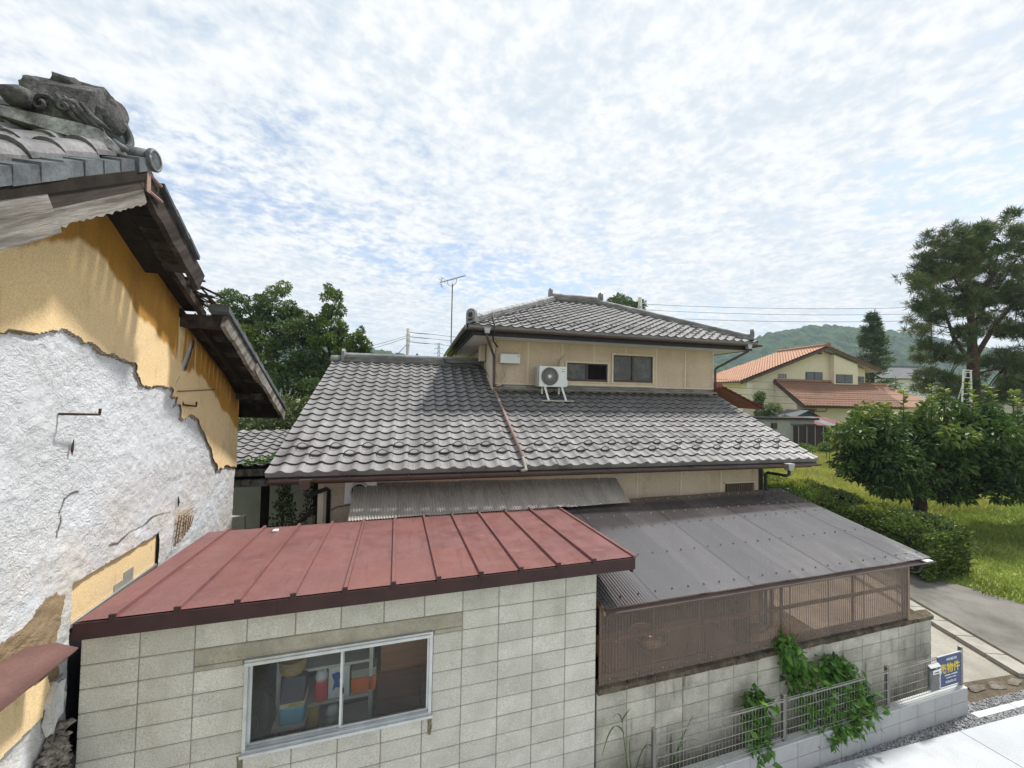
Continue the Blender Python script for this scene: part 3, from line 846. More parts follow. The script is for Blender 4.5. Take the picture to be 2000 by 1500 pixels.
nsplit = int((1.86 - LX0) / TW)                                       # columns of the left wing
for r in range(21):
    for c in range(NC):
        if c > nsplit and r > 12: continue
        if r <= 6:
            m_ = me_eave if r == 0 else me_std
            p = mtx @ Vector((c*TW, r*TL, rng.uniform(0, .006)))
            place('tile', m_, None, lroof, p, (eul.x + rng.uniform(-.012, .012), eul.y + rng.uniform(-.010, .010), eul.z + rng.uniform(-.013, .013)))
        else: cells.append((c, r))
joined_tiles('upper_tile_rows', lroof, cells, TW, TL, mtx)
joined_tiles('wall_side_tiles', lroof, [(c, 13) for c in range(nsplit+1, NC)], TW, TL*.6/1.0, slope_matrix((LX0, LYE + 13*TL*math.cos(ang) - 13*TL*.6*math.cos(ang), LZE + (13*TL - 13*TL*.6)*math.sin(ang)), (1, 0, 0), (0, 1, LSL)))
# snow guards: arched loops standing in the troughs of every other tile
gm = MB()
pts = [(-.085 + .17*i/10, -.004 - .045*math.sin(math.pi*i/10)*.4, .030 + .058*math.sin(math.pi*i/10)) for i in range(11)]
gm.tube(pts, .0085, 6)
pts = [(-.085 + .17*i/10, -.012, .030 - .020*math.sin(math.pi*i/10)) for i in range(11)]
gm.tube(pts, .010, 6)
me_guard = make_mesh('snow_guard', gm.v, gm.f); me_guard.materials.append(mat('guard_tile', (.16, .155, .155), (.11, .108, .108), 6, .5, .4))
me_guard.polygons.foreach_set('use_smooth', [True]*len(me_guard.polygons))
for r, odd in ((3, 1), (2, 0)):
    for c in range(1, NC - 1):
        if c % 2 == odd % 2 and not (r == 2 and c < 2) and c not in (nsplit,):
            p = mtx @ Vector((c*TW + .33*TW, r*TL + .006, .030))
            place('snow_guard', me_guard, None, lroof, p, (eul.x, eul.y, eul.z), (1.12, 1.2, 1.2))
# ridge of the left wing
def noshi_ridge(parent, p0, p1, layers, w0, h, cap_r, seg=0.31, name='ridge'):
    """stacked flat ridge tiles with round caps from p0 to p1 (base line)"""
    p0, p1 = Vector(p0), Vector(p1)
    d = p1 - p0; L = d.length; d.normalize()
    side = d.cross(Vector((0, 0, 1))).normalized(); up = side.cross(d)
    rd = MB().beam(p0 + up*(layers*h*.5 - .02), p1 + up*(layers*h*.5 - .02), w0*.7, layers*h+.02, up).build(name, M_mortar, parent)
    b = BASE[parent.name]
    n = max(2, int(L / seg))
    rot = Matrix((( d.x, side.x, up.x), (d.y, side.y, up.y), (d.z, side.z, up.z))).to_euler()
    sl = L / n
    bm = MB().bevbox(.003, sl-.003, -.5, .5, 0, h*.72, .005)
    for k in range(layers):
        w = w0 * (1 - .06*k)
        ms = make_mesh('ridge_tile', [(p[0], p[1]*w, p[2]) for p in bm.v], bm.f); ms.materials.append(M_ridge)
        for i in range(n):
            o_ = sl * (i + (.5 if k % 2 else 0))
            if k % 2 and i == n-1: continue
            place('ridge_tile', ms, None, rd, p0 + d*o_ + up*(k*h) + side*rng.uniform(-.004, .004), rot)
    cp = MB(); m = 8
    v, f = [], []
    for xx, rr_ in ((0, 1.0), (sl*.93, 1.0), (sl*.93, 1.08), (sl+.01, 1.08)):
        for j in range(m+1):
            a = math.pi * j / m
            v.append((xx, math.cos(a)*cap_r*rr_, math.sin(a)*cap_r*rr_))
    for q in range(3):
        for j in range(m): f.append((q*(m+1)+j, q*(m+1)+j+1, (q+1)*(m+1)+j+1, (q+1)*(m+1)+j))
    f.append(tuple(range(m+1))[::-1]); f.append(tuple(range(3*(m+1), 4*(m+1))))
    mc = make_mesh('ridge_cap', v, f); mc.materials.append(M_ridge)
    for i in range(n): place('ridge_cap', mc, None, rd, p0 + d*(sl*i) + up*(layers*h), rot)
    return rd
zr = lz(LYR) + .02
noshi_ridge(house, (-1.90, LYR, zr), (1.87, LYR, zr), 4, .30, .038, .085)
MB().tube([(-2.25, LYR, zr+.05), (-1.95, LYR, zr+.05)], .10, 12).build('verge_cap', M_ridge, house, True)
MB().prism([(LYR-.17, zr-.02), (LYR+.17, zr-.02), (LYR+.15, zr+.26), (LYR+.08, zr+.33), (LYR-.08, zr+.33), (LYR-.15, zr+.26)], 'x', -1.97, -1.90).build('ridge_end', M_ridge, house)
# rear wing with its own ridge
MB().prism([(12.1, .25), (13.6, .90), (15.1, .25), (15.1, .15), (12.1, .15)], 'x', .06, 1.86).build('rear_roof', M_tile, house)
noshi_ridge(house, (.02, 13.6, .92), (1.87, 13.6, .92), 6, .30, .042, .085)
MB().prism([(13.43, .88), (13.77, .88), (13.70, 1.36), (13.5, 1.36)], 'x', -.05, .02).build('ridge_end', M_ridge, house)
# lower walls
HWY = 7.05
wl_ = MB().box(-1.52, 7.52, HWY, 15.0, -4.9, -1.34).prism([(HWY+.05, -1.34), (15.0, -1.34), (15.0, -1.2), (LYR, lz(LYR)-.15), (HWY+.05, lz(HWY)-.14)], 'x', -1.5, 1.80).build('lower_wall', M_beige, house)
MB().box(-1.55, -1.46, HWY-.012, HWY+.08, -4.9, -1.38).build('corner_post', M_bat, house)
MB().box(7.44, 7.55, HWY-.012, HWY+.08, -4.9, -1.38).build('corner_post', M_navy, house)
for x in (3.55, 4.41, 5.44, 6.44): MB().box(x-.018, x+.018, HWY-.010, HWY+.004, -3.5, -1.44).build('wall_batten', M_bat, house)
MB().box(3.0, 7.43, HWY-.009, HWY+.004, -1.436, -1.40).build('wall_batten', M_bat, house)
vt = MB().box(6.56, 7.30, HWY-.02, HWY+.002, -2.20, -1.825).build('shutter', M_bframe, house)
MB().box(6.52, 7.34, HWY-.03, HWY+.001, -1.822, -1.795).build('shutter_head', M_bat, house)
for i in range(14):
    x = 6.58 + .05*i; MB().box(x, x+.03, HWY-.032, HWY-.021, -2.19, -1.83).build('slat', M_gut, vt)
MB().box(LX0+.05, LXR-.06, LYE+.10, LYE+.14, -1.46, -1.335).build('fascia', M_navy, house)
MB().box(LX0+.06, LXR-.07, LYE+.142, HWY+.02, -1.42, -1.38).build('soffit', M_navy, house)
def gutter(parent, p, q, r=.055):
    p, q = Vector(p), Vector(q); d = (q-p).normalized(); side = d.cross(Vector((0, 0, 1))).normalized()
    v, f = [], []; m = 8
    for c in (p, q):
        for rad in (r, r-.006):
            for j in range(m+1):
                a = math.pi * j / m
                v.append(c + side*(rad*math.cos(a)) - Vector((0, 0, 1))*(rad*math.sin(a)))
    k = m+1
    for j in range(m):
        f.append((j, j+1, 2*k+j+1, 2*k+j)); f.append((k+j+1, k+j, 3*k+j, 3*k+j+1))
    f.append((0, 2*k, 3*k, k)); f.append((m, k+m, 3*k+m, 2*k+m))
    f.append(tuple(list(range(k)) + list(range(2*k-1, k-1, -1)))); f.append(tuple(list(range(2*k, 3*k))[::-1] + list(range(3*k, 4*k))))
    return MB().add(v, f).build('gutter', M_gut, parent, False)
g = gutter(house, (-2.12, 6.50, -1.345), (8.47, 6.50, -1.345))
for i in range(12): MB().box(-1.9+.9*i, -1.88+.9*i, 6.44, 6.62, -1.349, -1.340).build('gutter_bracket', M_navy, g)
def hopper(x, y, z, m, s=1.0):
    h = MB().prism([(x-.085*s, z+.07*s), (x+.085*s, z+.07*s), (x+.055*s, z-.07*s), (x-.055*s, z-.07*s)], 'y', y-.06*s, y+.06*s)
    return h
hp = hopper(7.65, 6.50, -1.395, 0).build('hopper', M_galv, house)
MB().tube([(7.65, 6.50, -1.46), (7.65, 6.50, -1.55), (7.60, 6.52, -1.585), (7.58, HWY-.10, -1.60), (7.56, HWY-.07, -1.64), (7.56, HWY-.07, -4.9)], .032, 8).build('downpipe', M_black, hp, True)
hp = hopper(-1.61, 6.50, -1.42, 0).build('hopper', M_gut, house)
MB().tube([(-1.61, 6.50, -1.49), (-1.61, 6.50, -1.56), (-1.59, 6.52, -1.60), (-1.40, HWY-.12, -1.60), (-1.37, HWY-.08, -1.63), (-1.37, HWY-.08, -4.9)], .034, 8).build('downpipe', M_black, hp, True)

# upper storey
UX0, UX1, UY0, UY1, UZ1 = 1.88, 8.48, 9.60, 14.65, 1.46
holes = [(3.87, 5.06, .41, .90), (5.23, 6.46, .42, 1.165)]           # small window, large window
uw = MB()
def wall_holes(mb, x0, x1, z0, z1, y0, y1, hs):
    xs = sorted({x0, x1, *[h[0] for h in hs], *[h[1] for h in hs]})
    for a, b in zip(xs[:-1], xs[1:]):
        hh = [h for h in hs if h[0] <= a and h[1] >= b]
        if not hh: mb.box(a, b, y0, y1, z0, z1)
        else:
            mb.box(a, b, y0, y1, z0, hh[0][2]); mb.box(a, b, y0, y1, hh[0][3], z1)
wall_holes(uw, UX0, UX1, -.3, UZ1, UY0, UY0+.12, holes)
uw.box(UX0, UX0+.12, UY0+.12, UY1, -.3, UZ1).box(UX1-.12, UX1, UY0+.12, UY1, -.3, UZ1).box(UX0+.12, UX1-.12, UY1-.12, UY1, -.3, UZ1)
uw = uw.build('upper_wall', M_beige, house)
MB().box(UX0+.13, UX1-.13, UY0+.9, UY0+.95, -.2, UZ1).build('inner_wall', M_dark, house)  # dark sheet, the shade of the unlit room put into its colour
for x in (1.885, 2.79, 3.735, 4.655, 5.61, 6.57, 7.525, 8.475):
    lo = .31
    for h in holes:
        if h[0]-.06 < x < h[1]+.06: lo = h[3] + .045
    MB().box(x-.022, x+.022, UY0-.012, UY0+.003, lo, UZ1-.04).build('wall_batten', M_bat, house)
MB().box(UX0-.02, UX1+.02, UY0-.013, UY0+.003, UZ1-.038, UZ1-.008).build('wall_batten', M_bat, house)
for a, b in ((1.92, 3.80), (6.50, 8.44)): MB().box(a, b, UY0-.0125, UY0+.003, .275, .308).build('wall_batten', M_bat, house)
MB().box(3.80, 6.50, UY0-.030, UY0+.003, .295, .345).build('wall_batten', M_bat, house)
MB().box(UX0-.01, UX1+.02, UY0-.022, UY0+.003, .215, .272).build('flashing', M_flash, house)
fl = MB().prism([(UY0-.20, .150), (UY0-.002, .205), (UY0-.002, .235), (UY0-.20, .175)], 'x', UX0+.1, UX1-.05).build('flashing_course', M_mortar, house)
for i in range(22):
    x = UX0 + .1 + i*.294
    MB().prism([(UY0-.225, .150), (UY0-.10, .185), (UY0-.10, .215), (UY0-.225, .178)], 'x', x+.003, x+.29).build('flashing_tile', M_ridge, fl)
    MB().prism([(UY0-.14, .205), (UY0-.025, .238), (UY0-.025, .262), (UY0-.14, .230)], 'x', x+.15, x+.437).build('flashing_tile', M_ridge, fl) if i < 21 else None
# side wall left: corner cladding, small box
MB().box(UX0-.02, UX0-.001, UY0-.015, UY0+.85, -.25, UZ1-.03).build('corner_cladding', M_bat, house)
MB().box(UX0-.16, UX0-.021, UY0+1.1, UY0+1.45, .95, 1.40).build('meter_box', M_bat, house)
for hi, (x0, x1, z0, z1) in enumerate(holes):
    w = MB()
    w.box(x0-.05, x1+.05, UY0-.030, UY0+.002, z1, z1+.045).box(x0-.05, x0, UY0-.029, UY0+.002, z0-.04, z1).box(x1, x1+.05, UY0-.029, UY0+.002, z0-.04, z1)
    w = w.build('window', M_bat, house)
    f_ = MB(); y0 = UY0 + .01
    f_.box(x0, x1, y0, y0+.07, z0, z0+.06).box(x0, x1, y0, y0+.07, z1-.03, z1).box(x0, x0+.03, y0, y0+.07, z0+.06, z1-.03).box(x1-.03, x1, y0, y0+.07, z0+.06, z1-.03)
    xmid = (x0+x1)/2
    f_.box(xmid-.022, xmid+.022, y0-.004, y0+.04, z0+.06, z1-.03)
    f_.build('frame', M_bframe, w)
    for a, b, dy in ((x0+.03, xmid-.022, .03), (xmid+.022, x1-.03, .015)):
        gm_ = M_frost if not (hi == 0 and a > xmid) else glassmat('insect_screen', (.06, .06, .06), ior=1.1, rough=.4, dirt=.04)
        MB().box(a, b, y0+dy, y0+dy+.005, z0+.06, z1-.03).build('pane', gm_, w)
M_bott = colm('bottle_white', (.70, .76, .78))
for x, h, r_ in ((4.02, .10, .05), (4.10, .26, .035), (4.20, .24, .032), (4.27, .16, .03)):
    solo('toiletry_bottle', MB().tube([(x, 9.72, .475), (x, 9.72, .475+h*.75), (x, 9.72, .475+h*.82), (x, 9.72, .475+h)], [r_, r_, r_*.5, r_*.45], 10), M_bott, 'pale bottle standing behind the frosted upper window pane', 'bottle', (x, 9.72, .475), 'H', 'bottles on the upper window sill', smooth=True)
MB().box(3.88, 5.05, UY0+.09, UY0+.22, .44, .474).build('inner_sill', M_bat, house)
# upper hipped roof
EX0, EX1, EY0, EY1, EZ = 1.12, 9.25, 8.82, 15.45, 1.60
RX0, RX1, RYM, RZ = 4.40, 5.97, 12.135, 3.17
cor = [(EX0, EY0, EZ), (EX1, EY0, EZ), (EX1, EY1, EZ), (EX0, EY1, EZ)]
ra, rb = (RX0, RYM, RZ), (RX1, RYM, RZ)
dn = .05
dk = MB().add([(p[0], p[1], p[2]-dn) for p in cor] + [(ra[0], ra[1], ra[2]-dn), (rb[0], rb[1], rb[2]-dn)] + [(p[0], p[1], p[2]-.12) for p in cor],
              [(0, 1, 5, 4), (1, 2, 5), (2, 3, 4, 5), (3, 0, 4), (0, 6, 7, 1), (1, 7, 8, 2), (2, 8, 9, 3), (3, 9, 6, 0), (6, 9, 8, 7)])
uroof = dk.build('upper_roof', M_navy, house)
usl = (RZ - EZ) / (RYM - EY0)
def hip_tiles(org, ux, uy, width, depth, inset, name):
    L = math.hypot(depth, RZ - EZ)
    m_ = slope_matrix(org, ux, uy)
    nr = int(L / .235) + 1; Wt = width / round(width / .265)
    cs = []
    for r in range(nr):
        s0 = (r + .55) * .235 / L
        if s0 > 1: continue
        for c in range(int(round(width / Wt))):
            xm_ = (c + .5) * Wt
            if inset * s0 - .03 <= xm_ <= width - inset * s0 + .03: cs.append((c, r))
    return joined_tiles(name, uroof, cs, Wt, .235, m_)
hip_tiles((EX0, EY0-.03, EZ-.015), (1, 0, 0), (0, 1, usl), EX1-EX0, RYM-EY0, RX0-EX0, 'front_tiles')
hip_tiles((EX0-.03, EY1, EZ-.015), (0, -1, 0), (1, 0, (RZ-EZ)/(RX0-EX0)), EY1-EY0, RX0-EX0, RYM-EY0, 'left_tiles')
hip_tiles((EX1+.03, EY0, EZ-.015), (0, 1, 0), (-1, 0, (RZ-EZ)/(EX1-RX1)), EY1-EY0, EX1-RX1, RYM-EY0, 'right_tiles')
hip_tiles((EX1, EY1+.03, EZ-.015), (-1, 0, 0), (0, -1, usl), EX1-EX0, RYM-EY0, RX0-EX0, 'rear_tiles')
# eave aprons of the upper roof
ap = MB()
nW = round((EX1-EX0)/.265)
for i in range(nW):
    x = EX0 + (EX1-EX0)*i/nW; w_ = (EX1-EX0)/nW
    vv = [(x + a*w_, EY0-.034, EZ-.015 + (h+.030)*.9) for a, h in PROF] + [(x + a*w_, EY0-.034, EZ-.075) for a, h in PROF]
    k = len(PROF); ap.add(vv, [(k+j, k+j+1, j+1, j) for j in range(k-1)])
ap.build('eave_apron', M_tile, uroof, kind='stuff')
ap = MB()
nW = round((EY1-EY0)/.265)
for i in range(nW):
    y = EY1 - (EY1-EY0)*i/nW; w_ = (EY1-EY0)/nW
    vv = [(EX0-.034, y - a*w_, EZ-.015 + (h+.030)*.9) for a, h in PROF] + [(EX0-.034, y - a*w_, EZ-.075) for a, h in PROF]
    k = len(PROF); ap.add(vv, [(k+j, k+j+1, j+1, j) for j in range(k-1)])
ap.build('eave_apron', M_tile, uroof, kind='stuff')
for r, odd in ((3, 1), (2, 0)):
    m_ = slope_matrix((EX0, EY0-.03, EZ-.015), (1, 0, 0), (0, 1, usl)); Wt = (EX1-EX0)/round((EX1-EX0)/.265)
    for c in range(4, 27):
        if c % 2 == odd: place('snow_guard', me_guard, None, uroof, m_ @ Vector((c*Wt + .33*Wt, r*.235+.004, .03)), m_.to_euler())
def lerp3(a, b, t): return tuple(a[i] + (b[i]-a[i])*t for i in range(3))
for c_, r_ in zip(cor, (ra, rb, rb, ra)):
    noshi_ridge(house, lerp3(c_, r_, .04)[:2] + (lerp3(c_, r_, .04)[2]+.03,), (r_[0], r_[1], r_[2]+.03), 2, .24, .045, .075, name='hip_ridge')
noshi_ridge(house, (RX0-.12, RYM, RZ+.03), (RX1+.12, RYM, RZ+.03), 4, .30, .045, .08)
for x in (RX0-.16, RX1+.10): MB().prism([(RYM-.17, RZ+.02), (RYM+.17, RZ+.02), (RYM+.15, RZ+.36), (RYM+.08, RZ+.43), (RYM-.08, RZ+.43), (RYM-.15, RZ+.36)], 'x', x, x+.06).build('ridge_end', M_ridge, house)
# arched end tiles with a niche at the hip feet, its shade a dark plate
for c_, r_ in zip(cor[:2], (ra, rb)):
    p = Vector(lerp3(c_, r_, .035)); d = (Vector(c_) - Vector(r_)); d.z = 0; d.normalize(); sd = Vector((-d.y, d.x, 0))
    prof = [(-.13, 0), (.13, 0), (.13, .20), (.115, .26), (.08, .30), (0, .32), (-.08, .30), (-.115, .26), (-.13, .20)]
    v = [p + sd*a + Vector((0, 0, b+.03)) + d*e for e in (.0, .09) for a, b in prof]
    k = len(prof)
    f = [tuple(range(k)), tuple(range(2*k-1, k-1, -1))] + [((j+1) % k, j, k+j, k+(j+1) % k) for j in range(k)]
    oe = MB().add(v, f).build('hip_end', M_ridge, house)
    v = [p + sd*a*.5 + Vector((0, 0, b*.62+.06)) + d*e for e in (.085, .094) for a, b in prof]
    MB().add(v, f).build('niche_shade', M_navy, oe)
    MB().torus(p + d*.094 + Vector((0, 0, .20)), d, .085, .014, 12, 6).build('rim', M_ridge, oe, True)
# eaves trim
fa = MB()
fa.box(EX0+.10, EX1-.10, EY0+.06, EY0+.10, 1.385, 1.53).box(EX0+.10, EX0+.14, EY0+.10, EY1-.10, 1.385, 1.53).box(EX1-.14, EX1-.10, EY0+.10, EY1-.10, 1.385, 1.53)
fa.build('fascia', M_navy, house)
MB().box(EX0+.141, EX1-.141, EY0+.101, UY0-.04, 1.40, 1.42).box(EX0+.141, UX0-.04, UY0-.038, EY1-.11, 1.40, 1.42).box(UX1+.04, EX1-.141, UY0-.038, EY1-.11, 1.40, 1.42).build('soffit', M_soff, house)
for x in (UX0+.0, ):
    MB().box(EX0+.145, x-.045, 11.20, 11.215, 1.3985, 1.3999).build('soffit_joint', M_navy, house)
MB().box(UX0-.05, UX1+.05, UY0-.045, UY0-.014, 1.405, 1.445).build('eave_trim', M_navy, house)
MB().box(UX0-.05, UX0-.021, UY0-.012, EY1-.7, 1.405, 1.445).build('eave_trim', M_navy, house)
g = gutter(house, (EX0-.06, EY0-.05, 1.535), (EX1+.08, EY0-.05, 1.535), .055)
g = gutter(house, (EX0-.07, EY1+.05, 1.535), (EX0-.07, EY0-.08, 1.535), .055)
g = gutter(house, (EX1+.07, EY0-.08, 1.535), (EX1+.07, EY1+.05, 1.535), .055)
hp = hopper(1.55, EY0-.06, 1.485, 0, .9).build('hopper', M_galv, house)
MB().tube([(1.55, EY0-.05, 1.42), (1.56, EY0-.03, 1.34), (1.86, UY0-.10, 1.00), (1.87, UY0-.09, .92), (1.88, UY0-.09, .30), (1.90, UY0-.16, .22)], .033, 8).build('downpipe', M_gut, hp, True)
hp = hopper(8.92, EY0-.05, 1.475, 0, .9).build('hopper', M_galv, house)
MB().tube([(8.92, EY0-.05, 1.42), (8.92, EY0-.03, 1.34), (8.56, UY0-.06, .92), (8.53, UY0-.04, .86), (8.53, UY0-.04, .12)], .033, 8).build('downpipe', M_gut, hp, True)
# rain pipe lying down the slope, copper pink
def onroof(x, y, h=.085): return (x, y, lz(y) + h)
MB().tube([onroof(1.90, 9.50, .10), onroof(1.90, 9.3, .10), onroof(1.90, 6.75, .10)], .028, 8).build('slope_pipe', M_copper, house, True)
MB().tube([onroof(1.90, 6.75, .10), (1.90, 6.62, lz(6.6)+.06), (1.90, 6.52, -1.30), (1.80, 6.49, -1.315)], .030, 8).build('pipe_elbow', M_mortar, house, True)
MB().tube([onroof(1.90, 8.95, .10), onroof(1.90, 8.85, .10)], .044, 8).build('pipe_joint', M_galv, house, True)

# ------------------------------------------------------------------ things on the house
ac = thing('air_conditioner', 'white air conditioner outdoor unit on legs on the lower tiled roof', 'air conditioner', (3.32, 9.28, .0), 'H')
AX0, AX1, AZ0, AZ1, AY0, AY1 = 2.96, 3.685, .235, .745, 9.14, 9.42
def ring_plate(mb, x0, x1, z0, z1, y, cx, cz, r, n=32):
    """front plate with round hole"""
    v, f = [], []
    for i in range(n):
        a = 2*math.pi*i/n; c, s = math.cos(a), math.sin(a)
        v.append((cx + r*c, y, cz + r*s))
        tx = ((x1-cx)/c if c > 0 else (x0-cx)/c) if abs(c) > 1e-6 else 1e9
        tz = ((z1-cz)/s if s > 0 else (z0-cz)/s) if abs(s) > 1e-6 else 1e9
        t_ = min(tx, tz); v.append((cx + t_*c, y, cz + t_*s))
    for i in range(n):
        j = (i+1) % n; f.append((2*i, 2*j, 2*j+1, 2*i+1))
    for X, Z in ((x0, z0), (x1, z0), (x1, z1), (x0, z1)):                                  # corners
        a0 = math.atan2(Z-cz, X-cx) % (2*math.pi)
        i = int(a0 / (2*math.pi) * n) % n; j = (i+1) % n
        v.append((X, y, Z)); f.append((2*i+1, 2*j+1, len(v)-1))
    return mb.add(v, f)
FCX, FCZ, FR = AX0 + .275, .49, .225
body = MB().box(AX0, AX1, AY0+.06, AY1, AZ0, AZ1).box(AX0, AX1, AY0, AY0+.06, AZ1-.012, AZ1).box(AX0, AX1, AY0, AY0+.06, AZ0, AZ0+.012).box(AX1-.012, AX1, AY0, AY0+.06, AZ0+.012, AZ1-.012).box(AX0, AX0+.012, AY0, AY0+.06, AZ0+.012, AZ1-.012)
ring_plate(body, AX0, AX1, AZ0, AZ1, AY0-.001, FCX, FCZ, FR)
body.build('casing', M_white, ac)
MB().torus((FCX, AY0-.004, FCZ), (0, 1, 0), FR+.006, .010, 36, 6).build('fan_ring', colm('ac_ring', (.60, .60, .59)), ac, True)
MB().disc((FCX, AY0+.050, FCZ), (0, 1, 0), FR, .004, 32).build('fan_back', colm('ac_fan_dark', (.085, .085, .085)), ac)
fan = MB()
for i in range(26):
    a0 = 2*math.pi*i/26
    pts = [(FCX + rr_*math.cos(a0 + tw), AY0 + .006, FCZ + rr_*math.sin(a0 + tw)) for rr_, tw in ((.045, 0), (.10, .10), (.16, .28), (.222, .52))]
    fan.tube(pts, .0048, 4)
for rr_ in (.09, .135, .18): fan.torus((FCX, AY0+.006, FCZ), (0, 1, 0), rr_, .0022, 28, 4)
fan.build('fan_grille', colm('ac_grille', (.40, .40, .39)), ac)
MB().disc((FCX, AY0-.008, FCZ), (0, 1, 0), .042, .016, 18).build('fan_hub', M_white, ac)
sd = MB()
for i in range(10): sd.box(AX0-.05, AX0-.002, AY0+.03, AY1-.02, AZ0+.02+.046*i, AZ0+.052+.046*i)
sd.box(AX0-.052, AX0-.001, AY0+.05, AY1-.04, AZ0+.01, AZ1-.03)
sd.build('side_grille', colm('ac_side', (.42, .41, .38)), ac)
MB().prism([(AX1, .20+.04), (AX1+.045, .27), (AX1+.045, .40), (AX1, .44)], 'y', AY0+.03, AY1-.06).build('valve_cover', M_white, ac)
MB().box(AX1-.15, AX1-.035, AY0-.003, AY0-.0012, .678, .690).box(AX1-.135, AX1-.055, AY0-.003, AY0-.0012, .615, .630).build('brand_print', colm('ac_print', (.10, .11, .12)), ac)
lg = []
for x in (AX0+.17, AX1-.10):
    MB().beam((x-.02, AY0+.02, AZ0-.005), (x+.03, AY0-.16, onroof(0, AY0-.16)[2]), .045, .03, (0, 1, 0)).build('leg', M_white, ac)
    MB().beam((x-.02, AY1-.05, AZ0-.005), (x-.02, AY1-.05, onroof(0, AY1-.05)[2]-.02), .045, .03, (0, 1, 0)).build('leg', M_white, ac)
    MB().box(x-.045, x+.02, AY0-.02, AY1, AZ0-.022, AZ0-.002).build('rail', M_white, ac)
MB().beam((AX0+.02, AY0-.17, onroof(0, AY0-.17)[2]), (AX1+.13, AY0-.17, onroof(0, AY0-.17)[2]), .025, .025).build('rail', colm('ac_rail', (.58, .54, .47)), ac)
M_hose = mat('cream_hose', (.55, .47, .36), (.50, .42, .32), 6, .6, .3)
MB().tube([(3.62, 9.42, .70), (3.64, 9.52, .80), (3.66, 9.545, .88), (3.70, 9.55, .97), (3.76, 9.56, 1.04), (3.80, 9.62, 1.06)], .028, 8).build('pipe_cover', M_hose, ac, True)
MB().torus((3.80, 9.588, 1.06), (0, 1, 0), .035, .014, 14, 6).build('pipe_collar', M_bat, ac, True)
MB().tube([(2.90, 9.30, .10), (2.70, 9.32, .11), (2.62, 9.45, .16), (2.55, 9.58, .26)], .006, 5).build('earth_wire', colm('wire_blue', (.12, .20, .28)), ac, True)

bx = thing('wall_box', 'white rectangular equipment box on the upper beige wall with cream cables', 'equipment box', (2.29, 9.5, .80), 'H')
MB().bevbox(2.03, 2.54, 9.44, 9.587, .81, 1.045, .008).build('cover', M_white, bx)
MB().box(2.46, 2.52, 9.4375, 9.4395, .985, 1.0).build('print', M_copper, bx)
MB().tube([(2.14, 9.52, .81), (2.15, 9.53, .62), (2.10, 9.54, .48), (1.98, 9.54, .46), (1.94, 9.55, .62), (1.94, 9.55, 1.10), (1.99, 9.53, 1.20), (1.97, 9.50, 1.26)], .013, 6).build('cable', M_hose, bx, True)
MB().tube([(2.20, 9.52, .81), (2.20, 9.53, .60), (2.17, 9.52, .42), (2.05, 9.45, .26), (1.92, 9.35, .235)], .017, 6).build('cable', M_hose, bx, True)
MB().box(1.92, 1.965, 9.575, 9.588, .90, .92).box(1.92, 1.965, 9.575, 9.588, .66, .68).build('clip', M_bat, bx)

ant = thing('tv_antenna', 'aerial with many short rods on a thin pole fixed to the upper eave', 'antenna', (1.13, 13.2, 1.45), 'H')
M_ant = mat('antenna_metal', (.16, .135, .12), (.11, .095, .085), 10, .5, .5, .3)
MB().tube([(1.28, 13.2, 1.33), (1.13, 13.2, 1.62), (1.10, 13.2, 1.75), (1.10, 13.2, 3.78)], .021, 6).build('mast', M_ant, ant)
b0, b1 = Vector((.72, 13.45, 3.86)), Vector((1.50, 12.95, 4.02))
MB().tube([b0, b1], .012, 6).build('boom', M_ant, ant)
dv = (b1-b0).normalized(); cr = dv.cross(Vector((0, 0, 1))).normalized()
for i in range(13):
    c = b0.lerp(b1, .12 + .88*i/12); l_ = .12 - .004*i
    MB().tube([c - cr*l_, c + cr*l_], .006, 4).build('element', M_ant, ant)
MB().tube([b0.lerp(b1, .28) - Vector((0, 0, .01)), b0.lerp(b1, .30) - Vector((0, 0, .15)), (1.10, 13.2, 3.68), b0.lerp(b1, .64) - Vector((0, 0, .16)), b0.lerp(b1, .66)], .010, 5).build('bracket', M_ant, ant)
for dz, dxx in ((.16, .05), (.08, .01), (-.08, .01), (-.17, .06)):
    c = b0 + Vector((dxx, 0, dz))
    MB().tube([c - cr*.15, c + cr*.15], .007, 4).build('reflector', M_ant, ant)
MB().tube([b0 + Vector((.05, 0, .17)), b0 + Vector((-.01, 0, 0)), b0 + Vector((.06, 0, -.18))], .009, 5).build('reflector_arm', M_ant, ant)

cbl = thing('black_cable', 'black cable hanging over the upper eave and along the roof ridge', 'cable', (1.6, 8.8, 1.7), 'H')
MB().tube([(1.72, 9.0, 1.98), (1.70, 8.93, 1.95), (1.70, 8.85, 1.78), (1.72, 8.74, 1.60), (1.71, 8.74, 1.42), (1.70, 8.80, 1.33), (1.80, 9.2, 1.30), (1.95, 9.50, 1.22)], .020, 6).build('cable', M_black, cbl, True)
MB().tube([(.72, 11.15, 1.05), (.74, 11.02, .98), (.76, 10.95, .88), (.95, 10.92, .86), (1.5, 10.9, .87), (1.75, 10.80, .82), (1.86, 10.4, .60), (1.90, 9.6, .28)], .017, 6).build('cable', M_black, cbl, True)

uv = thing('wall_unit', 'white wall unit with round vent half hidden by the corrugated strip', 'vent unit', (-.75, 7.0, -1.9), 'H')
MB().bevbox(-1.13, -.62, 6.985, 7.045, -1.88, -1.44, .01).build('casing', M_white, uv)
MB().torus((-.90, 6.975, -1.66), (0, 1, 0), .13, .022, 20, 6).build('vent_ring', M_alu, uv, True)
MB().disc((-.90, 6.98, -1.66), (0, 1, 0), .12, .004, 20).build('vent', M_dark, uv)
MB().tube([(-1.36, 7.03, -1.98), (-1.25, 7.03, -1.93), (-1.05, 7.03, -1.905), (-.8, 7.03, -1.90)], .007, 5).build('cable', M_black, uv)

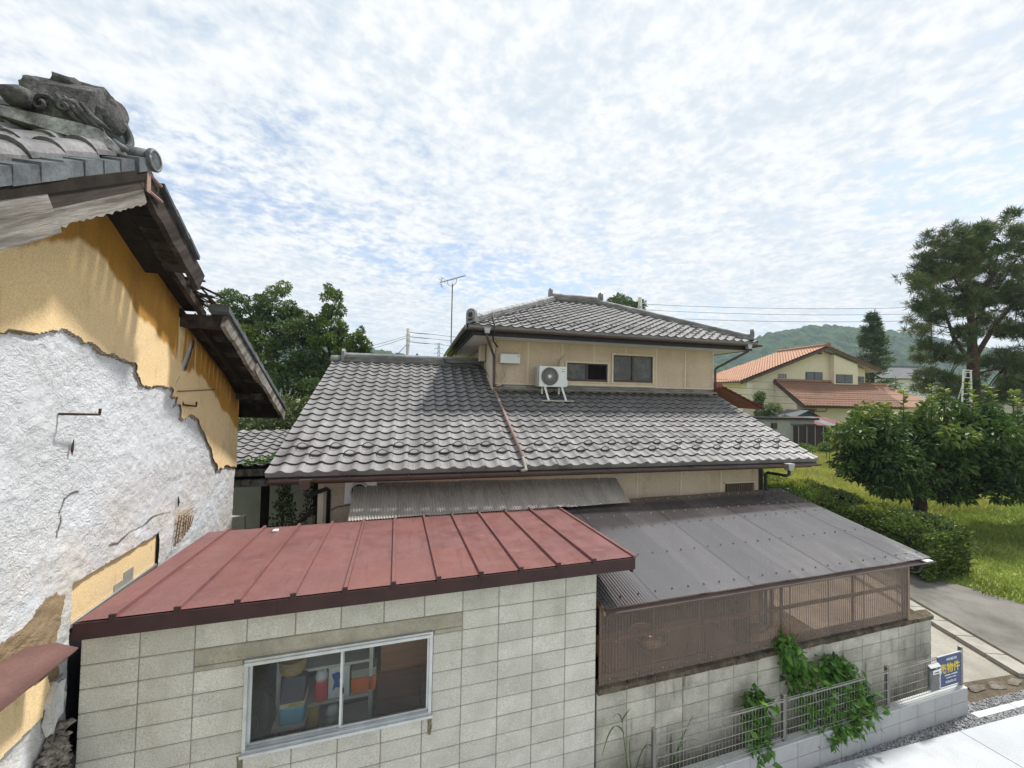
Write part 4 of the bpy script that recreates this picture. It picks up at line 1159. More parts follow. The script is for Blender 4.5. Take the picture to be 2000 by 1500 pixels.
# ------------------------------------------------------------------ corrugated lean-to (frame S)
def polycarb(name, base, trans, rough=0.22, spec=0.6, tint=(.5, .42, .36), ior=1.6):
    t = NT(name)
    n1 = t.math('ADD', t.math('MULTIPLY', t.noise(1.6, 5, 0.65, (2.5, .5, 1)), .7), t.math('MULTIPLY', t.rand(), .3))
    c = t.mix(t.ramp(n1, 0.3, 0.7), base, tuple(x*1.5 for x in base))
    p = t.N('ShaderNodeBsdfPrincipled'); t.L(c, p.inputs['Base Color'])
    p.inputs['Specular IOR Level'].default_value = spec; p.inputs['IOR'].default_value = ior
    t.L(t.ramp(t.noise(2.2, 5, 0.7, (2.2, .4, 1)), 0.3, 0.7, rough*.6, rough*1.5), p.inputs['Roughness'])
    tr = t.N('ShaderNodeBsdfTransparent'); tr.inputs[0].default_value = (*tint, 1)
    mx = t.N('ShaderNodeMixShader'); mx.inputs[0].default_value = trans
    t.L(p.outputs[0], mx.inputs[1]); t.L(tr.outputs[0], mx.inputs[2]); t.L(mx.outputs[0], t.out.inputs[0])
    return t.m
M_pcroof = polycarb('polycarbonate_roof', (.085, .075, .076), .12, .14, 1.0, ior=1.9)
M_pcwall = polycarb('polycarbonate_wall', (.17, .125, .10), .44, .22, .6, (.80, .66, .57))
M_pcstrip = polycarb('polycarbonate_strip', (.31, .28, .25), .10, .28, .7)
M_brail = mat('brown_rail', (.30, .185, .125), (.23, .14, .095), 4, .6, .3)
WP, WA = 0.042, 0.0074
def corrugated(name, mtx, width, length, m, parent, rows=1, per=6, amp=None):
    """sheet: waves across local x, runs along local y"""
    nx = int(round(width / WP)) * per
    V, F = [], []
    for j in range(rows + 1):
        for i in range(nx + 1):
            x = width * i / nx
            V.append(mtx @ Vector((x, length * j / rows, (amp or WA) * math.sin(2*math.pi*i/per))))
    for j in range(rows):
        for i in range(nx): a = j*(nx+1) + i; F.append((a, a+1, a+nx+2, a+nx+1))
    return MB().add(V, F).build(name, m, parent, True)
lean = thing('lean_to', 'brown corrugated polycarbonate lean-to between the shed and the driveway', 'lean-to', (5.3, 5.3, -4.9))
CY0, CZ0, CSL, CY1 = 4.08, -2.49, 0.20, 6.62
sw = WP * 18
x = 2.40; i = 0
while x < 8.2:
    w = min(sw, 8.28 - x)
    w = round(w / WP) * WP
    m_ = slope_matrix((x, CY0, CZ0 + .006 * (i % 2)), (1, 0, 0), (0, 1, CSL))
    s_ = corrugated('roof_sheet', m_, w + WP, (CY1 - CY0) * math.hypot(1, CSL), M_pcroof, lean)
    for y in (4.22, 4.95, 5.65, 6.02, 6.5):
        for q in (1, 7, 13):
            xx = x + WP * (q + .25)
            if xx > 8.26: continue
            z = CZ0 + CSL * (y - CY0) + .012
            MB().tube([(xx, y, z-.004), (xx, y, z+.010)], .010, 6).build('screw', M_black if y < 5.9 else M_galv, s_)
    x += sw; i += 1
# inner dark board under the upper end, against the house
for y in (4.18, 4.95, 5.65, 6.45):
    z = CZ0 + CSL*(y-CY0) - .036
    MB().box(2.42, 8.22, y-.02, y+.02, z-.022, z+.018).build('purlin', M_brail, lean)
for x in (2.45, 3.9, 5.35, 6.8, 7.95):
    MB().beam((x, 4.13, CZ0-.085), (x, 6.6, CZ0-.085+CSL*2.47), .045, .06).build('rafter', M_brail, lean)
    MB().box(x-.016, x+.016, 4.235, 4.265, -3.45, CZ0-.10).build('post', M_brail, lean)
    if x > 5: MB().box(x-.03, x+.03, 6.5, 6.56, -4.9, CZ0+.33).build('post', M_brail, lean)
x = 2.40; i = 0
while x < 7.9:
    w = round(min(sw, 7.95 - x) / WP) * WP
    m_ = slope_matrix((x, 4.185 + .004*(i % 2), -3.45), (1, 0, 0), (0, 0, 1))
    s_ = corrugated('wall_sheet', m_, w + WP*.5, .93, M_pcwall, lean, amp=.0125)
    for z in (-2.60, -2.95, -3.38):
        for q in ((5,) if z != -3.38 else (3, 12)):
            xx = x + WP*(q+.25)
            if xx < 7.93: MB().tube([(xx, 4.178, z), (xx, 4.168, z)], .0055, 6).build('screw', M_galv, s_)
    x += sw; i += 1
for z in (-2.60, -2.95, -3.38): MB().box(2.42, 7.95, 4.205, 4.232, z-.022, z+.022).build('wall_rail', M_brail, lean)
MB().box(7.93, 7.975, 4.17, 4.235, -3.46, CZ0-.03).build('corner_post', M_brail, lean)
g = gutter(lean, (2.42, 4.055, -2.515), (8.32, 4.055, -2.515), .042)
MB().box(8.10, 8.26, 4.02, 4.10, -2.52, -2.505).build('gutter_end', M_white, g)
MB().tube([(8.05, 4.06, -2.55), (8.05, 4.10, -2.68), (8.0, 4.3, -2.74), (7.96, 4.6, -2.78)], .03, 8).build('downpipe', M_black, g, True)
# right end of the lean-to is open; inside, a dark cabinet added to darken the left
cab = thing('added_dark_cabinet', 'made-up dark brown cabinet added to darken the left inside of the corrugated lean-to', 'cabinet', (4.2, 5.45, -4.9))
MB().box(2.55, 5.85, 5.2, 5.7, -4.88, -2.66).build('body', mat('dark_wood', (.05, .034, .026), (.035, .024, .02), 4, .6), cab)
for x in (2.58, 3.68, 4.78): MB().box(x, x+1.05, 5.18, 5.197, -4.8, -2.66).build('door', mat('dark_door', (.06, .042, .032), (.042, .03, .024), 3, .5), cab)
bs = thing('metal_basin', 'shiny metal basin lying behind the corrugated wall sheets', 'basin', (3.35, 4.55, -3.36))
MB().tube([(3.35, 4.55, -3.36), (3.35, 4.55, -3.33), (3.35, 4.55, -3.20)], [.10, .16, .24], 20).build('bowl', mat('basin_metal', (.75, .66, .58), (.6, .5, .42), 8, .22, .5, .9), bs, True)
MB().torus((3.35, 4.55, -3.20), (0, 0, 1), .24, .012, 24, 6).build('rim', mat('basin_rim', (.75, .68, .6), None, 8, .3, .5, .9), bs, True)
lg = thing('work_bench', 'plank bench inside the lean-to carrying a metal basin', 'bench', (3.4, 4.7, -4.9))
MB().box(2.6, 4.6, 4.30, 4.95, -3.40, -3.365).build('bench_top', M_brail, lg)
for x in (2.7, 4.5): MB().box(x-.03, x+.03, 4.6, 4.66, -4.88, -3.402).build('leg', M_brail, lg)
# ---- strip of sheets between the shed roof and the house wall
st = thing('corrugated_strip', 'row of grey corrugated sheets closing the gap between shed roof and house', 'sheeting', (1.7, 6.7, -1.97))
Y0s, Z0s = 6.35, -1.945
for i in range(8):
    x0 = -.66 + .60*i
    yt = 7.10 - .047 * (x0 + .66)
    dy, dz = yt - Y0s, -1.545 + Y0s*0 - Z0s - .004*i
    L_ = math.hypot(dy, dz)
    m_ = slope_matrix((x0, Y0s + rng.uniform(-.02, .0), Z0s + .006*(i % 2) - .004*i), (1, 0, 0), (0, dy, dz))
    s_ = corrugated('sheet', m_, WP*17, L_, M_pcstrip, st)
    for q in (2, 7, 12, 15):
        for d in (.06, L_-.05):
            p = m_ @ Vector((WP*(q+.25), d, .008)); nn = (m_ @ Vector((0, 0, 1))) - (m_ @ Vector((0, 0, 0)))
            MB().tube([p, p + nn*.008], .009, 6).build('screw', M_galv, s_)
MB().box(-.65, 4.1, 6.42, 6.47, -4.9, -2.03).build('backing', M_navy, st)
wt = solo('wood_offcut', MB().bevbox(-1.60, -1.53, 6.08, 6.14, -1.957, -1.925, .006), M_white, 'small white block lying on the red shed roof', 'block', (-1.57, 6.1, -1.957))

# ------------------------------------------------------------------ old plastered storehouse on the left (frame S)
kura = thing('old_storehouse', 'crumbling yellow and white plastered storehouse with weathered tiled gable roof', 'storehouse', (-3.8, 4.5, -4.9))
KX = -2.60
BREAK = [(1.2,0.30),(2.6,0.33),(3.501,0.357),(3.564,0.383),(3.620,0.402),(3.703,0.399),(3.791,0.406),(3.856,0.416),(3.881,0.462),(3.939,0.435),(4.056,0.447),(4.187,0.407),(4.309,0.376),(4.421,0.341),(4.520,0.323),(4.644,0.313),(4.733,0.276),(4.898,0.242),(4.891,0.162),(4.993,0.111),(5.024,0.039),(5.117,0.008),(5.341,0.011),(5.556,0.014),(5.606,-0.004),(5.595,-0.078),(5.715,-0.107),(5.705,-0.191),(5.796,-0.251),(5.806,-0.367),(5.899,-0.402),(6.064,-0.342),(6.209,-0.392),(6.302,-0.503),(6.491,-0.648),(6.618,-0.772),(6.701,-0.895),(6.761,-1.017),(6.871,-1.127),(6.935,-1.254),(7.092,-1.226),(7.232,-1.215),(7.507,-1.277),(7.7,-1.353)]
OCHRE = [(1.2,0.1),(3.0,0.72),(3.467,0.935),(3.857,1.130),(4.102,1.203),(4.396,1.172),(4.572,1.035),(4.724,0.925),(4.891,0.780),(5.208,0.616),(5.521,0.450),(5.756,0.315),(5.989,0.166),(6.035,0.235),(6.139,0.261),(6.442,0.077),(6.874,-0.224),(7.368,-0.489),(7.7,-0.75)]
ROOFL = [(1.2,-0.25),(3.449,1.20),(4.25,1.76),(4.716,1.53),(5.152,1.31),(5.819,.97),(6.388,0.66),(7.66,-0.16)]
def inpoly(x, y, poly):
    r = np.zeros(x.shape, bool)
    j = len(poly) - 1
    for i in range(len(poly)):
        xi, yi = poly[i]; xj, yj = poly[j]
        c = ((yi > y) != (yj > y)) & (x < (xj - xi) * (y - yi) / (yj - yi + 1e-12) + xi)
        r ^= c; j = i
    return r
def polyline(x, pts): return np.interp(x, [p[0] for p in pts], [p[1] for p in pts])
st_ = 0.0120
yy = np.arange(1.9, 7.651, st_); zz_ = np.arange(-3.6, 1.80, st_)
YY, ZZ = np.meshgrid(yy, zz_, indexing='ij')
jx = (fbm(YY*9, ZZ*9, 4, 3) - .5) * .10; jz = (fbm(YY*9, ZZ*9, 4, 11) - .5) * .10
ypoly = BREAK + [(7.7, 3), (1.2, 3)]
low_yel = [(1.2, -2.05), (4.02, -2.28), (4.05, -2.36), (4.0, -2.58), (3.4, -2.62), (1.2, -2.9)]
yel = inpoly(YY + jx, ZZ + jz, ypoly) | inpoly(YY + jx*.6, ZZ + jz*.6, low_yel)
mud = inpoly(YY + jx*1.2, ZZ + jz*1.2 + .008 + .020*vnoise(YY*5, ZZ*5, 9), ypoly) & ~yel
patch = inpoly(YY + jx*.8, ZZ + jz*.8, [(4.20, -1.74), (4.01, -1.66), (3.86, -1.76), (3.70, -1.80), (3.3, -1.80), (3.4, -2.1), (4.20, -2.42), (4.12, -2.1)])
lath = inpoly(YY + jx*.3, ZZ + jz*.3, [(5.80, -1.50), (6.28, -1.62), (6.30, -1.78), (5.98, -2.02), (5.83, -1.97)])
mudf = np.clip(mud * 1.0 + patch * .8 + lath * .35, 0, 1)
och = (ZZ + (fbm(YY*6, ZZ*1.2, 4, 21) - .5)*.16) - polyline(YY, OCHRE)
och = np.clip(och / .05 + .5, 0, 1)
streaky = fbm(YY*16, ZZ*.8, 3, 31)
och = och * np.where((YY > 5.62) & (YY < 6.12), np.clip((streaky - .42) * 7, 0, 1), 1)
below = ZZ < polyline(YY, ROOFL)
hole = (YY > 4.27) & (YY < 5.52) & (ZZ < -1.70 + .03*fbm(YY*7, ZZ*0, 3, 5)) & (ZZ > -3.2)
crack_d = np.full(YY.shape, 9.0)
def seg_dist(px, pz, a, b):
    dx, dz = b[0]-a[0], b[1]-a[1]; t = np.clip(((px-a[0])*dx + (pz-a[1])*dz) / (dx*dx+dz*dz), 0, 1)
    return np.hypot(px - a[0] - t*dx, pz - a[1] - t*dz)
for line in ([(6.004,0.602),(5.93,0.50),(5.889,0.456),(5.82,.30),(5.787,0.222)], [(5.74,.16),(5.713,0.123),(5.66,.06),(5.642,0.027)], [(4.267,-0.900),(4.2,-.90),(4.135,-0.931),(4.080,-1.020),(4.10,-1.10),(4.068,-1.222)],
             [(5.731,-1.504),(5.55,-1.47),(5.366,-1.454),(5.2,-1.50),(4.976,-1.492),(4.8,-1.55),(4.680,-1.513)]):
    for a, b in zip(line[:-1], line[1:]): crack_d = np.minimum(crack_d, seg_dist(YY + jx*.25, ZZ + jz*.25, a, b))
crack = np.clip(1.25 - crack_d / (.004 + .016*vnoise(YY*6, ZZ*6, 77)), 0, 1)
gap = (np.clip(1 - np.minimum(seg_dist(YY, ZZ, (6.0, .60), (5.93, .45)), seg_dist(YY, ZZ, (5.93, .45), (5.84, .28))) / .055, 0, 1) > .15)
relief = (fbm(YY*14, ZZ*14, 4, 41) - .5) * .020 + (fbm(YY*2.2, ZZ*2.2, 3, 47) - .5) * .024
nY, nZ = YY.shape
idx = np.arange(nY*nZ).reshape(nY, nZ)
quads = np.stack([idx[:-1, :-1], idx[1:, :-1], idx[1:, 1:], idx[:-1, 1:]], -1)
def grid_part(name, xs_, keep, m, attrs):
    kq = keep[:-1, :-1] & keep[1:, :-1] & keep[1:, 1:] & keep[:-1, 1:]
    f = quads[kq]
    used = np.unique(f); remap = -np.ones(nY*nZ, int); remap[used] = np.arange(len(used))
    v = np.stack([xs_.ravel(), YY.ravel(), ZZ.ravel()], 1)[used]
    return np_obj(name, v, remap[f], m, kura, True, attrs={k: a.ravel()[used] for k, a in attrs.items()})
def white_mat():
    t = NT('white_rough_plaster')
    c = t.mix(t.ramp(t.noise(1.2, 4), 0.35, 0.7), (.58, .60, .635), (.51, .52, .54))
    sp = t.N('ShaderNodeSeparateXYZ'); t.L(t.pos, sp.inputs[0])
    lowm = t.ramp(sp.outputs[2], 4.1, 3.2)
    c = t.mix(t.math('MULTIPLY', t.math('MULTIPLY', t.ramp(t.noise(1.4, 5, .65), 0.42, 0.60), lowm), .50), c, (.52, .45, .35))
    w = t.noise(17, 3, .55, (1, 1, 1.15), 1.6)
    cre = t.ramp(t.math('ABSOLUTE', t.math('SUBTRACT', w, .50)), .0, .020, 1, 0)
    msk = t.ramp(t.noise(5, 3, .6), 0.36, 0.56)
    c = t.mix(t.math('MULTIPLY', t.math('MULTIPLY', cre, msk), .72), c, (.20, .185, .17))
    fl = t.math('MULTIPLY', t.ramp(t.noise(30, 2, .5, (1, 1, 1.3), 2.2), .57, .66), t.ramp(t.noise(3.2, 3, .6), .36, .58))
    c = t.mix(t.math('MULTIPLY', fl, .6), c, (.27, .25, .23))
    mudc = t.mix(t.ramp(t.noise(22, 4), .35, .65), (.155, .105, .062), (.10, .066, .040))
    c = t.mix(t.ramp(t.attr('mud'), 0.3, .6), c, mudc)
    c = t.mix(t.math('MULTIPLY', t.ramp(t.attr('mud'), 0.1, .3), .45), c, (.42, .32, .20))
    c = t.mix(t.attr('crack'), c, (.045, .035, .03))
    hgt = t.math('ADD', t.math('MULTIPLY', w, 1.0), t.math('MULTIPLY', t.noise(60, 3), .3))
    t.bsdf(c, .95, .1, 0, t.math('MULTIPLY', hgt, t.ramp(t.noise(1.7, 3, .6), .35, .62, .35, 1.0)), .62, .026)
    return t.m
def yellow_mat():
    t = NT('yellow_plaster')
    c = t.mix(t.ramp(t.noise(1.0, 4), .35, .68), (.76, .565, .315), (.70, .525, .31))
    c2 = t.mix(t.ramp(t.noise(5, 5, .65, (1, 1, .25)), .35, .7), (.43, .225, .05), (.33, .175, .048))
    c = t.mix(t.attr('ochre'), c, c2)
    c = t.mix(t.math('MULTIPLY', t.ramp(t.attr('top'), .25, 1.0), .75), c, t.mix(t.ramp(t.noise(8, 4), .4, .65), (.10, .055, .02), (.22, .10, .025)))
    c = t.mix(t.attr('crack'), c, (.12, .11, .10))
    c = t.mix(t.math('MULTIPLY', t.ramp(t.noise(4.5, 5, .7, (1, 1, .35)), .55, .72), .35), c, (.42, .27, .10))
    hair = t.ramp(t.math('ABSOLUTE', t.math('SUBTRACT', t.noise(2.1, 3, .6, None, .8), .5)), 0, .004, 1, 0)
    c = t.mix(t.math('MULTIPLY', t.math('MULTIPLY', hair, t.ramp(t.noise(1.3, 2), .5, .6)), .5), c, (.25, .16, .07))
    fine = t.noise(75, 3)
    c = t.bright(c, t.ramp(fine, .25, .75, .86, 1.14))
    t.bsdf(c, .92, .1, 0, t.math('ADD', fine, t.noise(9, 3)), .45, .008)
    return t.m
M_wplas, M_yplas = white_mat(), yellow_mat()
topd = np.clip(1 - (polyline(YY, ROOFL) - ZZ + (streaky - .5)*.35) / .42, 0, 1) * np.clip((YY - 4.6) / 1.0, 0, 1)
grid_part('white_plaster', KX - .012 + relief, below & ~hole, M_wplas, {'mud': mudf, 'crack': crack * (~yel)})
edge_thick = KX + .018 + (fbm(YY*3, ZZ*3, 3, 51) - .5) * .012
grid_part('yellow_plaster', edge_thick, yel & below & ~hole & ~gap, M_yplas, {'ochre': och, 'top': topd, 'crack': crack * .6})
body = MB().prism([(1.6, -4.9), (7.62, -4.9), (7.62, -.22), (5.82, .88), (4.25, 1.66), (1.6, -.05)], 'x', -6.4, KX-.075)
body.build('wall_core', M_mortar, kura)
MB().box(KX-.07, KX-.045, 4.27, 5.53, -2.03, -1.66).build('window_header', M_yplas, kura)
kw = MB().box(KX-.06, KX-.02, 4.27, 5.52, -2.065, -2.032).build('window_rail', M_alu, kura)
MB().box(KX-.06, KX-.05, 4.27, 5.52, -3.2, -2.066).build('pane', M_navy, kw)
for a, b, z0, z1, m in ((4.84, 5.02, -2.03, -1.965, M_mortar), (4.98, 5.13, -2.03, -1.90, M_mortar)):
    MB().box(KX-.046, KX-.040, a, b, z0, z1).build('broken_patch', m, kura)
MB().box(KX-.05, KX-.0, 3.95, 4.2, -2.46, -2.43).box(KX-.05, KX-.0, 3.95, 4.2, -2.40, -2.385).build('shutter_rail', M_alu, kura)
M_lath = mat('lath_bamboo', (.20, .12, .06), (.13, .075, .04), 12, .9)
for i in range(7):
    y0 = 5.86 + .06*i; MB().tube([(KX+.025, y0, -1.58 - .02*i), (KX+.02, y0 - .05 + rr.uniform(-.04, .04), -1.95 + .02*i)], .006, 5).build('lath', M_lath, kura)
for i in range(4):
    MB().tube([(KX+.028, 5.84, -1.62-.08*i), (KX+.03, 6.22 - .07*i, -1.58-.09*i)], .005, 5).build('lath', M_lath, kura)
M_iron = mat('rusty_iron', (.035, .026, .022), (.06, .03, .018), 20, .8, .3)
for pts in ([(KX-.01, 4.03, -.22), (KX+.10, 4.03, -.222), (KX+.13, 4.235, -.235), (KX+.13, 4.24, -.185)], [(KX, 5.84, -.14), (KX+.03, 5.84, -.20), (KX+.06, 6.08, -.225), (KX+.06, 6.09, -.165)]):
    MB().tube(pts, .011, 6).build('iron_hook', M_iron, kura)
MB().tube([(KX+.008, 4.165, -.44), (KX+.01, 4.15, -.52), (KX+.008, 4.155, -.57)], [.002, .010, .002], 6).build('plug_hole', M_iron, kura)
MB().tube([(KX+.01, 5.85, -1.35), (KX+.012, 5.86, -1.42), (KX+.01, 5.85, -1.48)], [.004, .012, .003], 6).build('plug_hole', M_iron, kura)
MB().tube([(KX+.03, 5.68, -.03), (KX+.03, 6.7, .0)], .006, 5).build('wire', M_lath, kura)
# brown awning of the storehouse near the shed
aw = MB(); na = 10; v = []; f = []
for i in range(na+1):
    y = 1.9 + (3.86 - 1.9) * i / na
    v += [(KX+.0, y - .02, -1.86 - .10*(i/na)**3 + rr.uniform(-.012, .012)), (KX+.16, y, -1.93 - .03*(i/na)**2 + rr.uniform(-.01, .01)), (KX+.28, y + .02*(i == na), -2.03 + rr.uniform(-.012, .012)), (KX+.27, y, -2.045)]
for i in range(na):
    for q in range(3): f.append((i*4+q, i*4+q+1, i*4+q+5, i*4+q+4))
aw.add(v, f).build('awning', mat('brown_awning', (.15, .080, .068), (.115, .062, .055), 4, .7, .25, grit=.1), kura, True)
# debris between storehouse and shed
def lump(name, pts, m, label, cat='rubble'):
    """irregular broken slab: jittered prism of a (y,z) outline"""
    mb = MB().prism([(p[0], p[1]) for p in pts], 'x', KX+.01, KX+.05)
    mb.v = [(q[0] + rr.uniform(-.02, .02), q[1] + rr.uniform(-.012, .012), q[2] + rr.uniform(-.012, .012)) for q in mb.v]
    return solo(name, mb, m, label, cat, (KX+.05, pts[0][0], min(p[1] for p in pts)), 'S')
lump('plaster_chunk', [(4.05, -2.36), (4.09, -2.40), (4.13, -2.39), (4.12, -2.47), (4.15, -2.53), (4.12, -2.58), (4.13, -2.66), (4.09, -2.70), (4.08, -2.79), (4.04, -2.74), (4.01, -2.76), (4.02, -2.66), (3.99, -2.62), (4.01, -2.54), (3.99, -2.47)], M_wplas, 'whitish broken plaster chunk hanging at the storehouse corner by the shed')
M_dirty = mat('dirty_plaster', (.38, .34, .30), (.14, .115, .095), 9, .95, .1, rnd=.2, grit=.3, bs=40, bstr=.9, bdist=.02)
def heap(r, n):
    y = r.uniform(3.55, 4.16, n); zt = np.interp(y, [3.55, 3.75, 4.0, 4.16], [-3.45, -3.2, -2.85, -2.72])
    return np.stack([KX + .02 + r.uniform(0, .075, n), y, zt - r.uniform(0, 1, n)**1.5 * .9], 1)
setp(pebbles('plaster_rubble', heap, 900, 77, (.012, .055), M_dirty, (KX+.05, 3.9, -3.4)), 'crumbled plaster rubble wedged between storehouse wall and block shed', 'rubble', None, 'stuff')
# --- roof
M_wood = mat('weathered_wood', (.070, .057, .048), (.024, .019, .017), 7, .9, .15, grit=.2, bs=60, bstr=.7, bdist=.008, grain=(math.atan(.64), 14))
M_wood2 = mat('grey_wood', (.27, .25, .225), (.075, .063, .054), 9, .9, .15, grit=.25, bs=70, bstr=.8, bdist=.008, grain=(math.atan(.64), 14))
M_dwood = mat('dark_old_wood', (.030, .024, .020), (.016, .013, .011), 5, .9, .15, grit=.2)
M_kt = mat('storehouse_tile', (.185, .178, .185), (.085, .082, .087), 6, .55, .4, rnd=.22, grit=.25, bs=50, bstr=.4)
M_kt2 = mat('storehouse_blue_tile', (.105, .118, .128), (.055, .060, .066), 7, .6, .4, rnd=.2, grit=.25, bs=45, bstr=.5)
M_orn = mat('ornament_stone', (.13, .127, .127), (.045, .044, .045), 7, .9, .2, grit=.35, bs=26, bstr=.9, bdist=.02)
XV = -2.10
T3 = lambda y: 2.0 - .64*(4.05 - y)          # near slope, tile top at the verge
T1 = lambda y: 1.93 - .60*(y - 3.97)         # far slope, upper piece
T2 = lambda y: 1.0 - .477*(y - 5.7)          # far slope, lower piece
kroof = MB().prism([(1.6, T3(1.6)-.20), (4.03, T3(4.03)-.20), (4.03, T3(4.03)-.09), (1.6, T3(1.6)-.09)], 'x', -6.4, XV-.03).build('near_roof', M_dwood, kura)
def rough_board(p, q, w, h, m, name, parent, up=(0, 0, 1), nseg=10, jag=.02, seed=1):
    """board with a ragged lower edge, running p to q; w thickness, h depth"""
    r = random.Random(seed); p, q = Vector(p), Vector(q); d = (q-p).normalized(); s = d.cross(Vector(up)).normalized(); u = s.cross(d)
    v, f = [], []
    for i in range(nseg+1):
        c = p.lerp(q, i/nseg); lo = h/2 + r.uniform(-jag, jag*.6)
        v += [c - s*w/2 - u*lo, c + s*w/2 - u*lo, c + s*w/2 + u*h/2, c - s*w/2 + u*h/2]
    for i in range(nseg):
        for k in range(4): f.append((i*4+k, i*4+(k+1) % 4, i*4+4+(k+1) % 4, i*4+4+k))
    f += [(3, 2, 1, 0), tuple(nseg*4+k for k in range(4))]
    return MB().add(v, f).build(name, m, parent)
rough_board((XV, 3.98, T3(3.98)-.19), (XV, 2.95, T3(2.95)-.19), .045, .16, M_wood, 'bargeboard', kura, jag=.004, nseg=6, seed=4)
rough_board((XV+.006, 3.95, T3(3.95)-.325), (XV+.006, 2.97, T3(2.97)-.345), .045, .11, M_wood2, 'bargeboard', kura, jag=.016, nseg=34, seed=14)
rough_board((XV+.01, 3.06, T3(3.06)-.26), (XV+.01, 1.6, T3(1.6)-.26), .05, .30, M_wood2, 'bargeboard', kura, jag=.03, nseg=16, seed=5)
rough_board((XV+.03, 3.97, T3(3.97)-.13), (XV+.03, 1.6, T3(1.6)-.13), .02, .07, M_dwood, 'verge_board', kura, jag=.004, nseg=6, seed=6)
n = 14
for i in range(n):                                                    # hanging verge tiles of the near slope
    y1 = 4.0 - i*.172; y0 = y1 - .185
    dx = rr.uniform(-.012, .012); dz = rr.uniform(-.012, .012)
    MB().add([(XV+.045+dx, y0, T3(y0)-.10+dz), (XV+.04+dx, y1, T3(y1)-.10+dz), (XV+.03+dx, y1, T3(y1)+.004+dz), (XV+.04+dx, y0, T3(y0)+.022+dz),
              (XV-.10, y0, T3(y0)+.02+dz), (XV-.10, y1, T3(y1)+.004+dz), (XV+.025, y0, T3(y0)-.10+dz), (XV+.02, y1, T3(y1)-.10+dz)],
             [(0, 1, 2, 3), (3, 2, 5, 4), (0, 3, 4, 6), (1, 0, 6, 7)]).build('verge_tile', M_kt2, kroof)
def barrel(p, q, r, name, m, parent, lip=True):
    p, q = Vector(p), Vector(q); d = (q-p).normalized(); s = d.cross(Vector((0, 0, 1))).normalized(); u = s.cross(d)
    v, f = [], []; k = 9
    st2 = [(0, 1.0), (.86, 1.0), (.86, 1.10), (1.0, 1.10)] if lip else [(0, 1.06), (1.0, 1.0)]
    for t_, sc in st2:
        c = p.lerp(q, t_)
        for j in range(k+1):
            a = math.pi*j/k; v.append(c + s*(r*sc*math.cos(a)) + u*(r*sc*math.sin(a)))
    for i in range(len(st2)-1):
        for j in range(k): f.append((i*(k+1)+j, i*(k+1)+j+1, (i+1)*(k+1)+j+1, (i+1)*(k+1)+j))
    f += [tuple(range(k+1))[::-1], tuple(range((len(st2)-1)*(k+1), len(st2)*(k+1)))]
    return MB().add(v, f).build(name, m, parent, False)
for ci, x in enumerate((XV-.19, XV-.46, XV-.73, XV-1.0, XV-1.27, XV-1.54, XV-1.81)):
    y = 4.0 - (.02 if ci else .10)
    k = 0
    while y > 1.9:
        L_ = .27 + rr.uniform(-.02, .02)
        y0 = y - L_
        barrel((x + rr.uniform(-.008, .008), y, T3(y)-.005 + .0), (x + rr.uniform(-.008, .008), y0 - .02, T3(y0)+.012), .098, 'barrel_tile', M_kt, kroof, lip=(k % 2 == 0 and ci == 0))
        y = y0; k += 1
    if x > -3.2: MB().prism([(1.7, T3(1.7)-.08), (4.0, T3(4.0)-.08), (4.0, T3(4.0)-.02), (1.7, T3(1.7)-.02)], 'x', x-.20, x-.07).build('pan_course', M_kt2, kroof)
# ridge and ornament
noshi_ridge(kura, (-6.3, 4.05, 1.95), (-2.80, 4.05, 1.95), 5, .34, .055, .10)
orn = MB()
def lathe_x(mb, cx0, cx1, cy, cz, r, n=14): return mb.tube([(cx0, cy, cz), (cx0+.02, cy, cz), (cx1-.03, cy, cz), (cx1, cy, cz)], [r*.8, r, r, r*.75], n)
arch = [(3.80, 2.00), (4.30, 2.00), (4.33, 2.16), (4.28, 2.34), (4.18, 2.44), (4.05, 2.47), (3.92, 2.44), (3.82, 2.34), (3.77, 2.16)]
orn.prism(arch, 'x', -2.80, -2.38)
oni = orn.build('ridge_ornament', M_orn, kura)
lm = MB()
for cx, cy, cz, r in ((-2.72, 3.90, 2.36, .085), (-2.60, 3.97, 2.45, .095), (-2.48, 4.05, 2.45, .11), (-2.40, 4.08, 2.36, .13), (-2.36, 3.98, 2.26, .12), (-2.55, 4.15, 2.40, .10)):
    lathe_x(lm, cx-.10, cx+.07, cy, cz-.03, r*.92)
lm.v = [(q[0] + rr.uniform(-.012, .012), q[1] + rr.uniform(-.012, .012), q[2] + rr.uniform(-.012, .012)) for q in lm.v]
lm.build('crest', M_orn, oni, True)
sp_ = MB()
for cx, cz, s in ((-2.62, 2.13, 1.0), (-2.48, 2.14, .8)):
    pts = [(cx + s*(.085 - .0062*i)*math.cos(.62*i), 3.765 - .004*i, cz + s*(.085 - .0062*i)*math.sin(.62*i)) for i in range(13)]
    sp_.tube(pts, [.020 - .0008*i for i in range(13)], 6)
for k in range(4):
    sp_.tube([(-2.56 + .05*k, 3.77, 2.24 - .01*k), (-2.50 + .055*k, 3.755, 2.17 - .02*k), (-2.44 + .06*k, 3.76, 2.08 - .01*k), (-2.37 + .05*k, 3.78, 2.02)], [.012, .022, .020, .008], 6)
sp_.tube([(-2.79, 3.72, 2.13), (-2.72, 3.71, 2.135), (-2.66, 3.72, 2.13)], [.07, .075, .06], 10)
sp_.build('scroll', M_orn, oni, True)
MB().torus((-2.325, 4.00, 2.14), (1, -.35, 0), .125, .028, 20, 8).build('rosette_rim', M_kt2, oni, True)
MB().disc((-2.36, 4.0, 2.14), (1, -.35, 0), .115, .03, 18).build('rosette', M_kt2, oni, True)
M_obase = mat('lime_mortar', (.46, .46, .46), (.12, .12, .125), 7, .9, .1, grit=.25, bs=40, bstr=.6)
